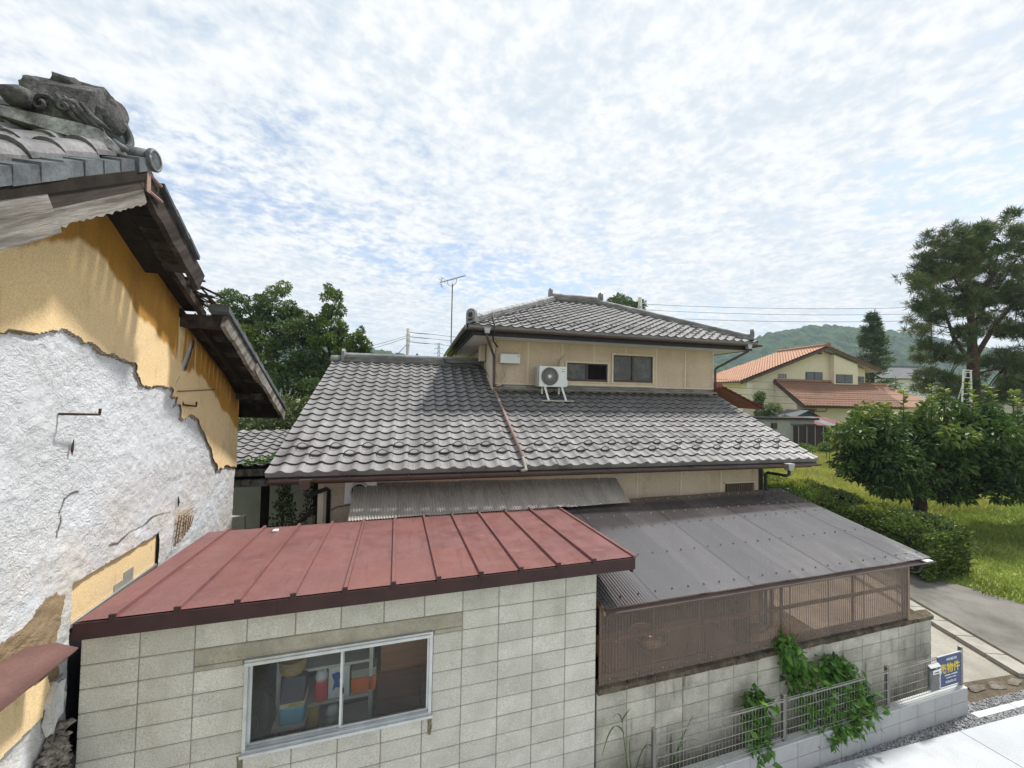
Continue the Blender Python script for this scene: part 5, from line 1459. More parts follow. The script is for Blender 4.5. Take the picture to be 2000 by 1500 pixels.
MB().prism([(-2.86, 1.99), (-2.20, 1.87), (-2.18, 1.92), (-2.27, 2.01), (-2.40, 2.03), (-2.84, 2.06)], 'y', 3.74, 4.36).build('ornament_base', M_obase, oni)
MB().tube([(-2.28, 3.85, 1.93), (-2.22, 3.84, 1.95), (-2.15, 3.84, 1.93)], [.02, .05, .02], 10).build('base_scroll', M_kt2, oni, True)
rd_ = MB().tube([(-2.36, 3.99, 1.965), (-2.06, 3.99, 1.95)], .078, 16).build('end_tile', M_kt2, kura, True)
MB().tube([(-2.06, 3.99, 1.95), (-2.035, 3.99, 1.949)], .092, 18).build('end_disc', M_kt2, rd_)
MB().torus((-2.034, 3.99, 1.949), (1, 0, 0), .080, .010, 20, 6).build('disc_rim', M_kt, rd_, True)
# far slope
fr_ = MB().prism([(4.0, T1(4.0)-.10), (4.98, T1(4.98)-.10), (4.98, T1(4.98)-.02), (4.0, T1(4.0)-.02)], 'x', -6.3, XV-.30).build('far_roof', M_dwood, kura)
y = 4.03; k = 0
while y < 4.98:
    w = .105; sk = rr.uniform(-.03, .03); gap_ = .010 if k < 5 else .022
    MB().add([(-3.2, y, T1(y)-.085), (XV-.02+sk, y, T1(y)-.085), (XV-.02+sk, y+w, T1(y+w)-.085), (-3.2, y+w, T1(y+w)-.085), (-3.2, y, T1(y)-.065), (XV-.02+sk, y, T1(y)-.065), (XV-.02+sk, y+w, T1(y+w)-.065), (-3.2, y+w, T1(y+w)-.065)],
             [(0, 3, 2, 1), (4, 5, 6, 7), (0, 1, 5, 4), (1, 2, 6, 5), (2, 3, 7, 6), (3, 0, 4, 7)]).build('sheathing_board', M_dwood if k < 4 else M_wood, fr_)
    y += w + gap_; k += 1
rough_board((XV, 3.93, T1(3.93)-.16), (XV, 4.98, T1(4.98)-.16), .05, .22, M_wood, 'bargeboard', kura, jag=.012, nseg=12, seed=9)
for i in range(3):
    y0 = 4.15 + .22*i; y1 = y0 + .24
    MB().prism([(y0, T1(y0)-.02), (y1, T1(y1)-.045), (y1, T1(y1)+.0), (y0, T1(y0)+.012)], 'x', XV-.06, XV+.06).build('verge_tile', M_kt2, fr_)
for pts in ([(XV+.03, 3.95, 1.83), (XV+.05, 4.12, 1.79)], [(XV+.03, 3.97, 1.68), (XV+.05, 4.14, 1.66)]):
    MB().tube(pts, .013, 6).build('iron_strap', M_copper, kura)
MB().beam((XV+.035, 3.96, 1.86), (XV+.035, 3.97, 1.66), .05, .012, (1, 0, 0)).build('iron_strap', M_copper, kura)
MB().prism([(4.86, 1.47), (5.82, .985), (5.82, 1.07), (4.86, 1.56)], 'x', -6.3, -2.40).build('middle_roof', M_dwood, kura)
MB().beam((-2.38, 4.55, 1.56), (-2.38, 5.78, .94), .05, .09).build('rafter', M_wood, kura)
for i in range(6):
    y0 = 4.95 + .13*i; z0 = 1.52 - .505*(y0 - 4.86)
    MB().beam((-3.0, y0, z0 + .02), (-2.30 + rr.uniform(-.06, .10), y0 + .02, z0 + rr.uniform(-.02, .02)), .11, .018).build('loose_board', M_wood, kura)
lr = MB().prism([(5.66, T2(5.66)-.13), (8.38, T2(8.38)-.13), (8.38, T2(8.38)-.03), (5.66, T2(5.66)-.03)], 'x', -6.3, XV-.45).build('lower_far_roof', M_dwood, kura)
y = 5.68; k = 0
while y < 8.30:
    w = .115; sk = rr.uniform(-.02, .02)
    MB().add([(-3.0, y, T2(y)-.125), (XV-.02+sk, y, T2(y)-.125), (XV-.02+sk, y+w, T2(y+w)-.125), (-3.0, y+w, T2(y+w)-.125), (-3.0, y, T2(y)-.105), (XV-.02+sk, y, T2(y)-.105), (XV-.02+sk, y+w, T2(y+w)-.105), (-3.0, y+w, T2(y+w)-.105)],
             [(0, 3, 2, 1), (4, 5, 6, 7), (0, 1, 5, 4), (1, 2, 6, 5), (2, 3, 7, 6), (3, 0, 4, 7)]).build('sheathing_board', M_dwood if k % 3 else M_wood, lr)
    y += w + rr.uniform(.004, .016); k += 1
rough_board((XV, 5.64, T2(5.64)-.17), (XV, 7.0, T2(7.0)-.19), .05, .17, M_wood2, 'bargeboard', kura, jag=.02, nseg=12, seed=12)
rough_board((XV+.02, 6.7, T2(6.7)-.17), (XV+.02, 8.36, T2(8.36)-.22), .05, .15, M_wood2, 'bargeboard', kura, jag=.03, nseg=14, seed=13)
for i in range(11):
    y0 = 5.62 + .25*i; y1 = y0 + .27
    MB().prism([(y0, T2(y0)-.06), (y1, T2(y1)-.07), (y1, T2(y1)-.01), (y0, T2(y0)+.02)], 'x', XV-.16, XV+.055).build('verge_tile', M_kt2, lr)
MB().beam((-2.9, 5.76, .855), (XV-.02, 5.74, .845), .13, .16).build('purlin', M_wood, kura)
MB().beam((-2.9, 7.55, -.10), (XV-.10, 7.55, -.105), .12, .11).build('purlin', M_wood, kura)
MB().beam((-2.9, 8.2, -.42), (XV+.02, 8.2, -.43), .05, .16).build('eave_board', M_dwood, kura)
MB().beam((XV-.30, 5.7, T2(5.7)-.18), (XV-.30, 8.1, T2(8.1)-.19), .05, .08).build('rafter', M_dwood, kura)
for i in range(26):                                                     # shreds of bark and straw where tiles are gone
    y0 = rr.uniform(5.35, 5.80); x0 = rr.uniform(-2.6, -2.3)
    zb = 1.56 - .505*(y0 - 4.86) + rr.uniform(-.02, .05)
    MB().beam((x0, y0, zb), (x0 + rr.uniform(-.02, .20), y0 + rr.uniform(.03, .18), zb + rr.uniform(-.10, -.03)), rr.uniform(.02, .06), .008).build('bark_shred', M_wood if i % 2 else M_lath, kura)

# ------------------------------------------------------------------ gate roof and passage behind the shed
gt = thing('small_gate', 'weathered wooden gate with little tiled roof between storehouse and house', 'gate', (-2.2, 9.2, -4.9))
mg = slope_matrix((-4.2, 8.45, -1.46), (1, 0, 0), (0, 1, .20))
MB().prism([(8.47, -1.52), (10.9, -1.03), (10.9, -.97), (8.47, -1.47)], 'x', -4.2, -1.35).build('gate_roof', M_dwood, gt)
joined_tiles('gate_tiles', gt, [(c, r) for r in range(10) for c in range(12)], .24, .235, mg)
MB().box(-4.2, -1.4, 8.42, 8.50, -1.62, -1.50).build('eave_beam', M_wood2, gt)
MB().box(-4.2, -2.05, 8.46, 8.56, -1.83, -1.70).build('beam', M_wood2, gt)
MB().beam((-2.12, 8.45, -1.66), (-1.55, 8.42, -1.78), .06, .13).build('beam', M_wood, gt)
for x in (-3.1, -2.42, -1.5): MB().box(x-.06, x+.06, 8.6, 8.72, -4.9, -1.72).build('post', M_dwood, gt)
MB().box(-4.2, -1.4, 8.75, 8.80, -1.84, -1.66).build('lintel', M_dwood, gt)
pw = thing('passage_wall', 'pale rendered wall standing behind the gate posts', 'wall', (-1.8, 10.4, -4.9))
MB().box(-4.5, -1.30, 10.4, 10.5, -4.9, -1.80).build('panel', mat('pale_render', (.55, .56, .54), (.46, .47, .45), 2, .9, .1), pw)
MB().box(-4.5, -1.30, 10.38, 10.399, -3.6, -3.2).build('base_band', M_lintel, pw)
MB().box(-3.0, -2.55, 8.0, 8.1, -4.9, -2.25).build('stub', M_oldblock, pw)
sr = thing('wooden_steps', 'old wooden stair with slanted handrail against the house wall', 'stairs', (-1.6, 7.6, -4.9))
MB().beam((-2.05, 7.6, -2.72), (-1.32, 7.6, -2.06), .06, .075).build('handrail', M_wood, sr)
for i in range(6):
    x = -1.98 + .12*i; MB().box(x, x+.045, 7.58, 7.62, -4.6, -2.72 + .105*i).build('baluster', M_wood2, sr)
MB().beam((-2.3, 7.65, -4.88), (-1.32, 7.65, -3.9), .05, .18).build('stringer', M_dwood, sr)

# ------------------------------------------------------------------ plants
FRAMES['O'] = -7.2
M_leaf_ch = leafmat('broad_leaf', (.030, .066, .026), (.075, .135, .034), (.27, .32, .07), .8, .26, .5, .28)
M_leaf_lt = leafmat('wood_leaf', (.055, .10, .034), (.105, .17, .045), (.25, .29, .07), .35, .30)
M_leaf_dk = leafmat('dark_leaf', (.055, .098, .042), (.095, .155, .056), (.19, .24, .075), .5, .22)
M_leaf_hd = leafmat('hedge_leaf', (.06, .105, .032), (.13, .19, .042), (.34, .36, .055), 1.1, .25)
M_leaf_vi = leafmat('vine_leaf', (.06, .15, .03), (.10, .23, .042), (.18, .33, .065), 2.0, .40, .45, .4)
M_needle = leafmat('pine_needle', (.065, .10, .042), (.105, .145, .056), (.20, .19, .085), .3, .15)
M_grass = leafmat('grass_blade', (.28, .31, .08), (.42, .43, .14), (.58, .54, .24), .30, .35, .6, .2)
M_lawn = leafmat('lawn_blade', (.16, .225, .055), (.27, .345, .09), (.43, .46, .17), .5, .35, .6, .2)
M_bark = mat('bark', (.075, .055, .042), (.04, .03, .024), 8, .95, .1, grit=.3, bs=40, bstr=.8, bdist=.02)
M_barkp = mat('pine_bark', (.11, .072, .055), (.055, .038, .03), 6, .95, .1, grit=.3, bs=30, bstr=.8, bdist=.03)
def unit(v): return v / np.maximum(np.linalg.norm(v, axis=-1, keepdims=True), 1e-9)
def leaves(name, P, N_, L, Wd, m, parent, rg, fold=.25, tone=None, droop=0.0, smooth=False):
    """one 4-vertex folded leaf per point: P points, N_ leaf directions (tips), L lengths"""
    n = len(P)
    d = unit(N_)
    ref = unit(rg.normal(0, 1, (n, 3)))
    s = unit(np.cross(d, ref)); u = np.cross(s, d)
    L = np.broadcast_to(np.asarray(L, float), (n,))[:, None]; Wd_ = L * Wd
    base = P - d * L * .1
    mid = P + d * L * .45
    tip = P + d * L * .95
    tip[:, 2] -= droop * L[:, 0]
    v = np.stack([base, mid + s*Wd_*.5 + u*Wd_*fold, tip, mid - s*Wd_*.5 + u*Wd_*fold], 1)
    f = np.arange(n*4).reshape(n, 4)
    f = np.concatenate([f[:, [0, 1, 2]], f[:, [0, 2, 3]]])
    t = rg.uniform(0, 1, n) if tone is None else tone
    return np_obj(name, v.reshape(-1, 3), f, m, parent, smooth, attrs={'tone': np.repeat(t, 4)})
def clump_points(clumps, n, rg, shell=.55):
    """points in the outer shells of ellipsoids; returns points, outward directions"""
    c = np.array(clumps, float)
    vol = (c[:, 3]*c[:, 4]*c[:, 5]) ** (2/3.)
    k = rg.choice(len(c), n, p=vol/vol.sum())
    d = unit(rg.normal(0, 1, (n, 3)))
    r = shell + (1-shell) * rg.uniform(0, 1, n) ** .7
    P = c[k, :3] + d * c[k, 3:6] * r[:, None]
    return P, d, k, r
def branchy(mb, p, d, L, r, depth, rg, spread=.6, up=.15, tips=None):
    p = Vector(p); d = Vector(d).normalized()
    pts = [p]; rad = [r]
    for i in range(4):
        d = (d + Vector(rg.normal(0, .10, 3)) + Vector((0, 0, up*.2))).normalized()
        pts.append(pts[-1] + d * (L/4)); rad.append(r * (1 - .42*(i+1)/4))
    mb.tube(pts, rad, 6)
    if tips is not None and depth <= 1: tips.append(tuple(pts[-1])); tips.append(tuple(pts[2]))
    if depth <= 0: return
    for i in range(3):
        a = rg.normal(0, 1, 3); side = Vector(a) - d * Vector(a).dot(d); side.normalize()
        branchy(mb, pts[2 + (i % 3)] if i < 2 else pts[-1], d*(1-spread*.6) + side*spread + Vector((0, 0, up)), L*.68, rad[3]*.72, depth-1, rg, spread, up, tips)
def subclumps(clumps, k, rg, s=(.30, .48)):
    """break big ellipsoids into many small uneven clumps sitting near their surface"""
    out = []
    for c in clumps:
        for i in range(k):
            d = unit(rg.normal(0, 1, 3)); q = rg.uniform(.45, .95)
            sc = rg.uniform(*s)
            out.append((c[0]+d[0]*c[3]*q, c[1]+d[1]*c[4]*q, c[2]+d[2]*c[5]*q, c[3]*sc, c[4]*sc, c[5]*sc*.8))
    return out
def tree(name, label, base, trunk_h, clumps, nleaf, leaf, width, m, seed, frame='W', group=None, k=9, trunk_r=.16, up=.25, droop=.15, lean=(0, 0), cat='tree', sub=(.30, .48), limbs=4, bark=None):
    rg = np.random.default_rng(seed)
    t = thing(name, label, cat, base, frame, group)
    tb = MB()
    top = Vector((base[0]+lean[0], base[1]+lean[1], base[2]+trunk_h))
    b = Vector(base)
    tb.tube([b - Vector((0, 0, .1)), b.lerp(top, .3) + Vector(rg.normal(0, .04, 3)), b.lerp(top, .7) + Vector(rg.normal(0, .05, 3)), top], [trunk_r*1.25, trunk_r, trunk_r*.85, trunk_r*.7], 8)
    for c in clumps[:max(limbs, 1)*3]:
        e = Vector(c[:3])
        mdl = top.lerp(e, .5) + Vector((0, 0, -.15*(e-top).length*.3)) + Vector(rg.normal(0, .12, 3))
        tb.tube([top - Vector((0, 0, .05)), mdl, e], [trunk_r*.6, trunk_r*.38, trunk_r*.12], 6)
        for _ in range(3):
            q = unit(rg.normal(0, 1, 3)) * np.array(c[3:6]) * .75
            tb.tube([mdl.lerp(e, .6), e + Vector(q*.5), e + Vector(q)], [trunk_r*.18, trunk_r*.12, trunk_r*.04], 5)
    tb.build('trunk', bark or M_bark, t, True)
    sc = subclumps(clumps, k, rg, sub)
    P, d, kk, r = clump_points(sc, nleaf, rg)
    tone_c = rg.uniform(0, 1, len(sc))
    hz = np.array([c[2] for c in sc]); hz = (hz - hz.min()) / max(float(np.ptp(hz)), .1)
    tone = np.clip(.50*tone_c[kk] + .38*rg.uniform(0, 1, nleaf) + .28*hz[kk] - .12, 0, 1)  # paler with height: young leaves, and top light put into the tone
    N_ = d*.8 + rg.normal(0, .7, (nleaf, 3)) + np.array([0, 0, up])
    leaves('crown', P, N_, leaf * rg.uniform(.65, 1.25, nleaf), width, m, t, rg, tone=tone, droop=droop)
    return t

# broad-leaved garden tree on the right
def mkcl(c, *rel): return [(c[0]+a, c[1]+b, c[2]+h, rx, ry, rz) for a, b, h, rx, ry, rz in rel]
tree('garden_tree', 'round dense broad-leaved tree behind the hedge with pale new shoots on top', (18.85, 10.1, -4.85), 1.45,
     [(17.20, 10.60, -1.70, 1.38, 1.43, 1.38), (18.60, 10.00, -1.10, 1.65, 1.65, 1.55), (19.90, 9.70, -1.10, 1.65, 1.65, 1.67), (21.70, 9.20, -1.25, 1.76, 1.76, 1.61), (16.70, 10.90, -2.47, 0.83, 0.99, 0.80), (17.90, 10.20, -2.47, 1.10, 1.21, 0.92), (20.20, 9.40, -2.57, 1.49, 1.32, 1.15), (22.50, 9.00, -2.62, 1.65, 1.54, 1.26), (21.30, 9.00, -3.02, 1.43, 1.21, 0.80), (17.30, 10.20, -2.87, 0.99, 0.99, 0.69), (23.90, 8.70, -1.45, 1.65, 1.65, 1.49), (19.20, 11.20, -1.25, 1.54, 1.43, 1.49), (21.10, 10.60, -1.15, 1.65, 1.54, 1.49)],
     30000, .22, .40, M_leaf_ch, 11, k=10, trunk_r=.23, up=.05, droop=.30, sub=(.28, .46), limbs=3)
# upright shoots on its top
sr_ = np.random.default_rng(5)
gtp = bpy.data.objects['garden_tree']
pts, nr, tn = [], [], []
stem = MB()
for x, y, z, h in ((17.1, 10.3, -.75, .7), (17.7, 10.1, -.35, .75), (18.5, 9.7, -.15, .8), (19.0, 9.6, -.2, .7), (19.7, 9.3, -.05, .75), (20.6, 9.2, -.05, .7), (21.4, 8.9, -.15, .6), (16.5, 10.5, -1.05, .6), (18.1, 9.5, -.55, .8), (19.3, 9.0, -.6, .9), (20.2, 8.9, -.5, .9), (20.9, 8.6, -.7, .8), (22.0, 8.7, -.3, .8)):
    z += .08; x += .25
    stem.tube([(x, y, z-.5), (x+.03, y, z), (x+.05, y, z+h)], [.018, .013, .005], 5)
    for i in range(34):
        t_ = sr_.uniform(0, 1); a = sr_.uniform(0, 6.28)
        pts.append((x+.05*t_, y, z + h*t_)); nr.append((math.cos(a), math.sin(a), .55)); tn.append(.55 + .45*t_)
setp(stem.build('shoot_stem', M_bark, gtp), kind='stuff')
leaves('shoot_leaves', np.array(pts), np.array(nr), sr_.uniform(.16, .26, len(pts)), .38, M_leaf_ch, gtp, sr_, tone=np.array(tn), droop=.15)

# hedge
hg = thing('clipped_hedge', 'long clipped green hedge with yellowish top beside the lane', 'hedge', (15.5, 10.2, -4.9))
hr = np.random.default_rng(8)
nh = 30000
hx, hy = hr.uniform(-1, 1, nh), hr.uniform(0, 1, nh)
hface = hr.uniform(0, 1, nh)
X0 = 14.95 + .25*np.sin(hy*5) + hy*1.6; Y0 = 7.1 + hy*9.4
hw = 1.0 + .08*np.sin(hy*23) ; hh = 1.28 + .10*np.sin(hy*17) + .06*np.sin(hy*41) + .25*hy
ang_ = hr.uniform(0, math.pi, nh)
cxs = np.sign(np.cos(ang_)) * np.abs(np.cos(ang_))**.45; szs = np.abs(np.sin(ang_))**.45
P = np.stack([X0 + cxs*hw + hr.normal(0, .05, nh), Y0 + hr.normal(0, .05, nh), -4.88 + szs*hh + hr.normal(0, .05, nh)], 1)
endm = hr.uniform(0, 1, nh) < .10
P[endm] = np.stack([14.95 + hr.uniform(-1, 1, endm.sum()), 7.0 + hr.normal(0, .06, endm.sum()), -4.88 + hr.uniform(0, 1, endm.sum())*1.25], 1)
nd = np.stack([cxs, hr.normal(0, .5, nh), szs], 1) + hr.normal(0, .5, (nh, 3))
nd[endm] += np.array([0, -1, 0])
ht = np.clip(hr.uniform(0, .75, nh) + .35*(szs > .93) * (np.sin(hy*14) > -.2) * (hy > .15), 0, 1)  # top leaves yellower and paler, light from above put into the tone
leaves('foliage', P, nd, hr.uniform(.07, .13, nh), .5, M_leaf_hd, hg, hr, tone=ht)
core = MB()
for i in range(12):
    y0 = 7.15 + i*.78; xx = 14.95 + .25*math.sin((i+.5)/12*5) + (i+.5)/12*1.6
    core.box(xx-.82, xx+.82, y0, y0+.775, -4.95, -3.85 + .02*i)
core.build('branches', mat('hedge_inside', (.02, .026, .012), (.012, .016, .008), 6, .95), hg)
# soft conifer shrub by the lean-to corner
tree('low_shrub', 'blue-green feathery shrub between lean-to and hedge', (12.9, 9.9, -4.9), .5, [(12.6, 9.8, -4.0, .9, .9, .8), (13.2, 10.8, -3.9, .8, .9, .8), (12.1, 9.2, -3.9, .6, .7, .6)], 4200, .11, .35, leafmat('blue_leaf', (.035, .07, .05), (.06, .10, .07), (.10, .15, .08), .6, .2), 15, 'S', trunk_r=.05, cat='shrub')
tree('tall_weed', 'upright pale green weed at the near edge of the field', (16.6, 14.6, -4.85), .9, [(16.6, 14.6, -3.5, .30, .3, .75), (16.65, 14.6, -2.75, .16, .16, .35)], 520, .17, .35, M_leaf_vi, 16, 'S', k=6, trunk_r=.02, cat='weed')

# pine on the right
def pine(name, label, base, trunk, limbs, tufts, seed, ntuft, size, cat='tree'):
    rg = np.random.default_rng(seed)
    t = thing(name, label, cat, base, 'W')
    mb = MB(); mb.tube([p for p, r in trunk], [r for p, r in trunk], 9)
    for pl, r in limbs: mb.tube(pl, [r*(1 - .8*i/(len(pl)-1)) for i in range(len(pl))], 6)
    mb.build('trunk', M_barkp, t, True)
    sc = subclumps(tufts, 18, rg, (.16, .32))
    P, d, kk, r = clump_points(sc, ntuft, rg, .35)
    nn = 20                                                             # needles per tuft
    Pn = np.repeat(P, nn, 0) + rg.normal(0, size*.12, (ntuft*nn, 3))
    Dn = np.repeat(unit(d + np.array([0, 0, .9])), nn, 0) * .7 + rg.normal(0, .75, (ntuft*nn, 3))
    tone = np.repeat(np.clip(rg.uniform(0, 1, len(sc))[kk]*.6 + rg.uniform(0, .5, ntuft), 0, 1), nn)
    leaves('crown', Pn, Dn, size * rg.uniform(.7, 1.2, ntuft*nn), .085, M_needle, t, rg, tone=tone, fold=.05)
    tw = MB()
    for i in rg.choice(len(sc), min(len(sc), 70), replace=False):
        c = Vector(sc[i][:3]); near = min((p for pl, _ in limbs for p in pl[1:]), key=lambda q: (Vector(q)-c).length)
        tw.tube([near, Vector(near).lerp(c, .5) + Vector((0, 0, .15)), c], [.05, .035, .015], 4)
    setp(tw.build('twigs', M_barkp, t), kind='stuff')
    return t
pine('tall_pine', 'tall spreading pine with bare reddish trunk and tufted open crown', (36.95, 16.9, -4.3),
     [((36.95, 16.9, -4.4), .40), ((37.02, 16.9, -1), .34), ((36.85, 16.9, 2.2), .30), ((36.7, 16.85, 5), .20), ((36.4, 16.85, 8), .12), ((37.0, 16.6, 11.2), .05)],
     [([(36.85, 16.9, 2.6), (35.6, 17.2, 4.4), (34.9, 17.3, 6.2), (34.1, 17.4, 7.6)], 0.150), ([(36.85, 16.9, 2.9), (38.4, 16.5, 5.4), (39.8, 16.0, 7.2), (41.3, 15.5, 8.6)], 0.163), ([(36.8, 16.9, 4.2), (35.4, 17.0, 5.0), (33.9, 17.5, 5.3)], 0.088),
      ([(36.6, 16.9, 6.4), (37.8, 16.3, 8.6), (38.4, 16.2, 11.0)], 0.095), ([(36.5, 16.9, 7.0), (35.2, 17.2, 9.0), (34.5, 17.3, 10.6)], 0.082), ([(36.9, 16.9, 2.0), (39.2, 16.4, 2.6), (40.6, 16.0, 2.6)], 0.082), ([(36.9, 16.9, 1.6), (35.0, 17.3, 1.4), (33.9, 17.7, 1.2)], 0.068), ([(36.7, 16.9, 5.2), (38.6, 16.4, 8.0), (39.6, 15.9, 10.0)], 0.082)],
     [(34.40, 17.40, 10.60, 1.68, 1.43, 1.44), (36.20, 16.90, 11.00, 1.68, 1.43, 1.32), (38.20, 16.30, 11.60, 1.79, 1.54, 1.44), (33.30, 17.70, 7.80, 1.46, 1.43, 1.56), (35.00, 17.30, 8.60, 1.79, 1.65, 1.44), (37.20, 16.70, 9.00, 1.90, 1.65, 1.56), (39.40, 16.00, 9.60, 1.79, 1.54, 1.80), (33.60, 17.60, 5.60, 1.46, 1.32, 1.20), (35.30, 17.20, 6.40, 1.57, 1.43, 0.96), (38.90, 16.30, 7.00, 1.68, 1.54, 1.20), (41.30, 15.40, 8.60, 1.90, 1.65, 2.16), (41.20, 15.50, 5.80, 1.57, 1.54, 1.20), (33.90, 17.70, 3.40, 0.90, 0.99, 0.96), (34.30, 17.60, 1.40, 1.46, 1.32, 1.32), (36.00, 17.20, 0.60, 1.34, 1.10, 1.08), (39.00, 16.30, 2.60, 1.68, 1.54, 1.32), (40.80, 15.80, 3.20, 1.79, 1.65, 1.80), (41.50, 15.50, 0.90, 1.79, 1.65, 1.56), (38.60, 16.60, 0.80, 1.34, 1.32, 1.20), (36.4, 16.5, 6.6, 1.5, 1.1, 1.0), (35.8, 16.6, 4.6, 1.2, .9, .8), (38.0, 16.2, 5.2, 1.3, 1.0, .8), (34.8, 17.0, 3.0, 1.1, .9, .9), (39.9, 15.9, 5.0, 1.3, 1.1, .9), (37.6, 16.3, 7.4, 1.3, 1.0, .9), (36.0, 16.8, 9.8, 1.5, 1.2, 1.0), (40.4, 15.8, 7.2, 1.3, 1.2, 1.2)], 21, 5200, .42)
# conifer by the orange-roofed house
def conifer(name, label, base, h, r, seed, n, size, m, frame='W', cat='tree'):
    rg = np.random.default_rng(seed)
    t = thing(name, label, cat, base, frame)
    MB().tube([(base[0], base[1], base[2]), (base[0], base[1], base[2]+h*.98)], [.28, .03], 7).build('trunk', M_bark, t)
    nb = 150
    z = rg.uniform(.12, 1, nb) ** .9; a = rg.uniform(0, 6.28, nb)
    R_ = r * (1-z)**.75 * rg.uniform(.6, 1.1, nb) + .12
    k = rg.integers(0, nb, n); s = rg.uniform(.15, 1, n) ** .8
    P = np.stack([base[0] + np.cos(a[k])*R_[k]*s, base[1] + np.sin(a[k])*R_[k]*s, base[2] + h*z[k] + R_[k]*s*.18], 1) + rg.normal(0, .16, (n, 3)) * np.array([1, 1, .8])
    N_ = np.stack([np.cos(a[k]), np.sin(a[k]), np.full(n, .35)], 1) + rg.normal(0, .6, (n, 3))
    leaves('crown', P, N_, size*rg.uniform(.6, 1.2, n), .22, m, t, rg, tone=np.clip(rg.uniform(0, .7, n) + .2*rg.uniform(0, 1, nb)[k], 0, 1))
    bm = MB()
    for i in range(nb): bm.tube([(base[0], base[1], base[2]+h*z[i]), (base[0]+math.cos(a[i])*R_[i]*.9, base[1]+math.sin(a[i])*R_[i]*.9, base[2]+h*z[i]+R_[i]*.16)], [.04, .01], 4)
    bm.build('branches', M_bark, t)
    return t
conifer('garden_conifer', 'dark pointed conifer behind the orange-roofed house', (54.7, 33.7, -4.2), 14.9, 3.5, 23, 15000, .42, M_leaf_dk)
tree('far_tree', 'dark tree crown rising behind the upper tiled roof', (24.6, 39.8, -4.3), 10, [(23.6, 40, 11.3, 1.4, 1.2, 1.0), (25.5, 39.5, 10.9, 1.3, 1.1, .9), (24.6, 39.7, 10.2, 2.2, 1.4, 1.1)], 3800, .34, .4, M_leaf_dk, 25, trunk_r=.2, limbs=1)
# wood behind the left wing
tree('left_tree', 'airy tall tree with fine foliage behind the storehouse roof', (-8.4, 25.0, -4.8), 6.0,
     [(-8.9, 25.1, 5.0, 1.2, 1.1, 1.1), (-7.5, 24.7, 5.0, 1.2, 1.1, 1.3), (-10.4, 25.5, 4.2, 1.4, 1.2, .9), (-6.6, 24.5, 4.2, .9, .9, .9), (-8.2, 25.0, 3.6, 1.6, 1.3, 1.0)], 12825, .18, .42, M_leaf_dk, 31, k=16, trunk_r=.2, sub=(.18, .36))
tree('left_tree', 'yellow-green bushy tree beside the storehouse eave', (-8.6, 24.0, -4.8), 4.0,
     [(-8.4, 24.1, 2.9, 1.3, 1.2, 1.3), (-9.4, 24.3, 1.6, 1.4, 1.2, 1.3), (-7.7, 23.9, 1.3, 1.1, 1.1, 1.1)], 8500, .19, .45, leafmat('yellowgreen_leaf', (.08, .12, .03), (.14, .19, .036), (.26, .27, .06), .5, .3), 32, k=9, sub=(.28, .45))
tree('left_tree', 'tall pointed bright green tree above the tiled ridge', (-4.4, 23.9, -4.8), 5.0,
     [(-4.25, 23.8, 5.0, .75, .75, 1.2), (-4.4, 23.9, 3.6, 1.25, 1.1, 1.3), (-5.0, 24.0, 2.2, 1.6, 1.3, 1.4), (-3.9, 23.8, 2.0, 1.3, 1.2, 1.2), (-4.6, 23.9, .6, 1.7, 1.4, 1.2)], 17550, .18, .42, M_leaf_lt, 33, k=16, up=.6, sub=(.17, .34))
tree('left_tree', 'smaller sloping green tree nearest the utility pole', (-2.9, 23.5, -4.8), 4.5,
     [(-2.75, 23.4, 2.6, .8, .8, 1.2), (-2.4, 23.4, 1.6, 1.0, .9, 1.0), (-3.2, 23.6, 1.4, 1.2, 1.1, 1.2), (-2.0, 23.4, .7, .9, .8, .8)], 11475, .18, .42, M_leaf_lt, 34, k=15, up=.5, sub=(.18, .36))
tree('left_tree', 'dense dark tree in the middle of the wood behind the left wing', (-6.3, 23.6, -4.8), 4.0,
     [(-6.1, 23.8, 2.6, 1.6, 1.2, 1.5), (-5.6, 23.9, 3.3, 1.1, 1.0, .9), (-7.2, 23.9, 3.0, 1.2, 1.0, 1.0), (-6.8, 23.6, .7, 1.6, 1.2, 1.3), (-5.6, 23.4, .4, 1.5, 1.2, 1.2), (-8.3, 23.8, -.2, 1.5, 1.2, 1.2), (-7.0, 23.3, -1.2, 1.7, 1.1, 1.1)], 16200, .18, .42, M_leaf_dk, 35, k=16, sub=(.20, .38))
tree('left_shrub', 'leafy shrub standing behind the left tile verge', (-3.7, 14.5, -4.8), 2.4,
     [(-3.6, 14.4, -.75, .8, .7, .7), (-4.3, 14.6, -1.15, .9, .8, .65), (-3.3, 14.3, -1.35, .8, .7, .6), (-4.9, 14.8, -1.4, .7, .7, .6), (-4.0, 14.5, -2.0, 1.1, .8, .7)], 7500, .115, .5, leafmat('olive_leaf', (.055, .085, .042), (.095, .13, .055), (.17, .20, .085), .9, .25), 36, k=9, trunk_r=.07, cat='shrub')

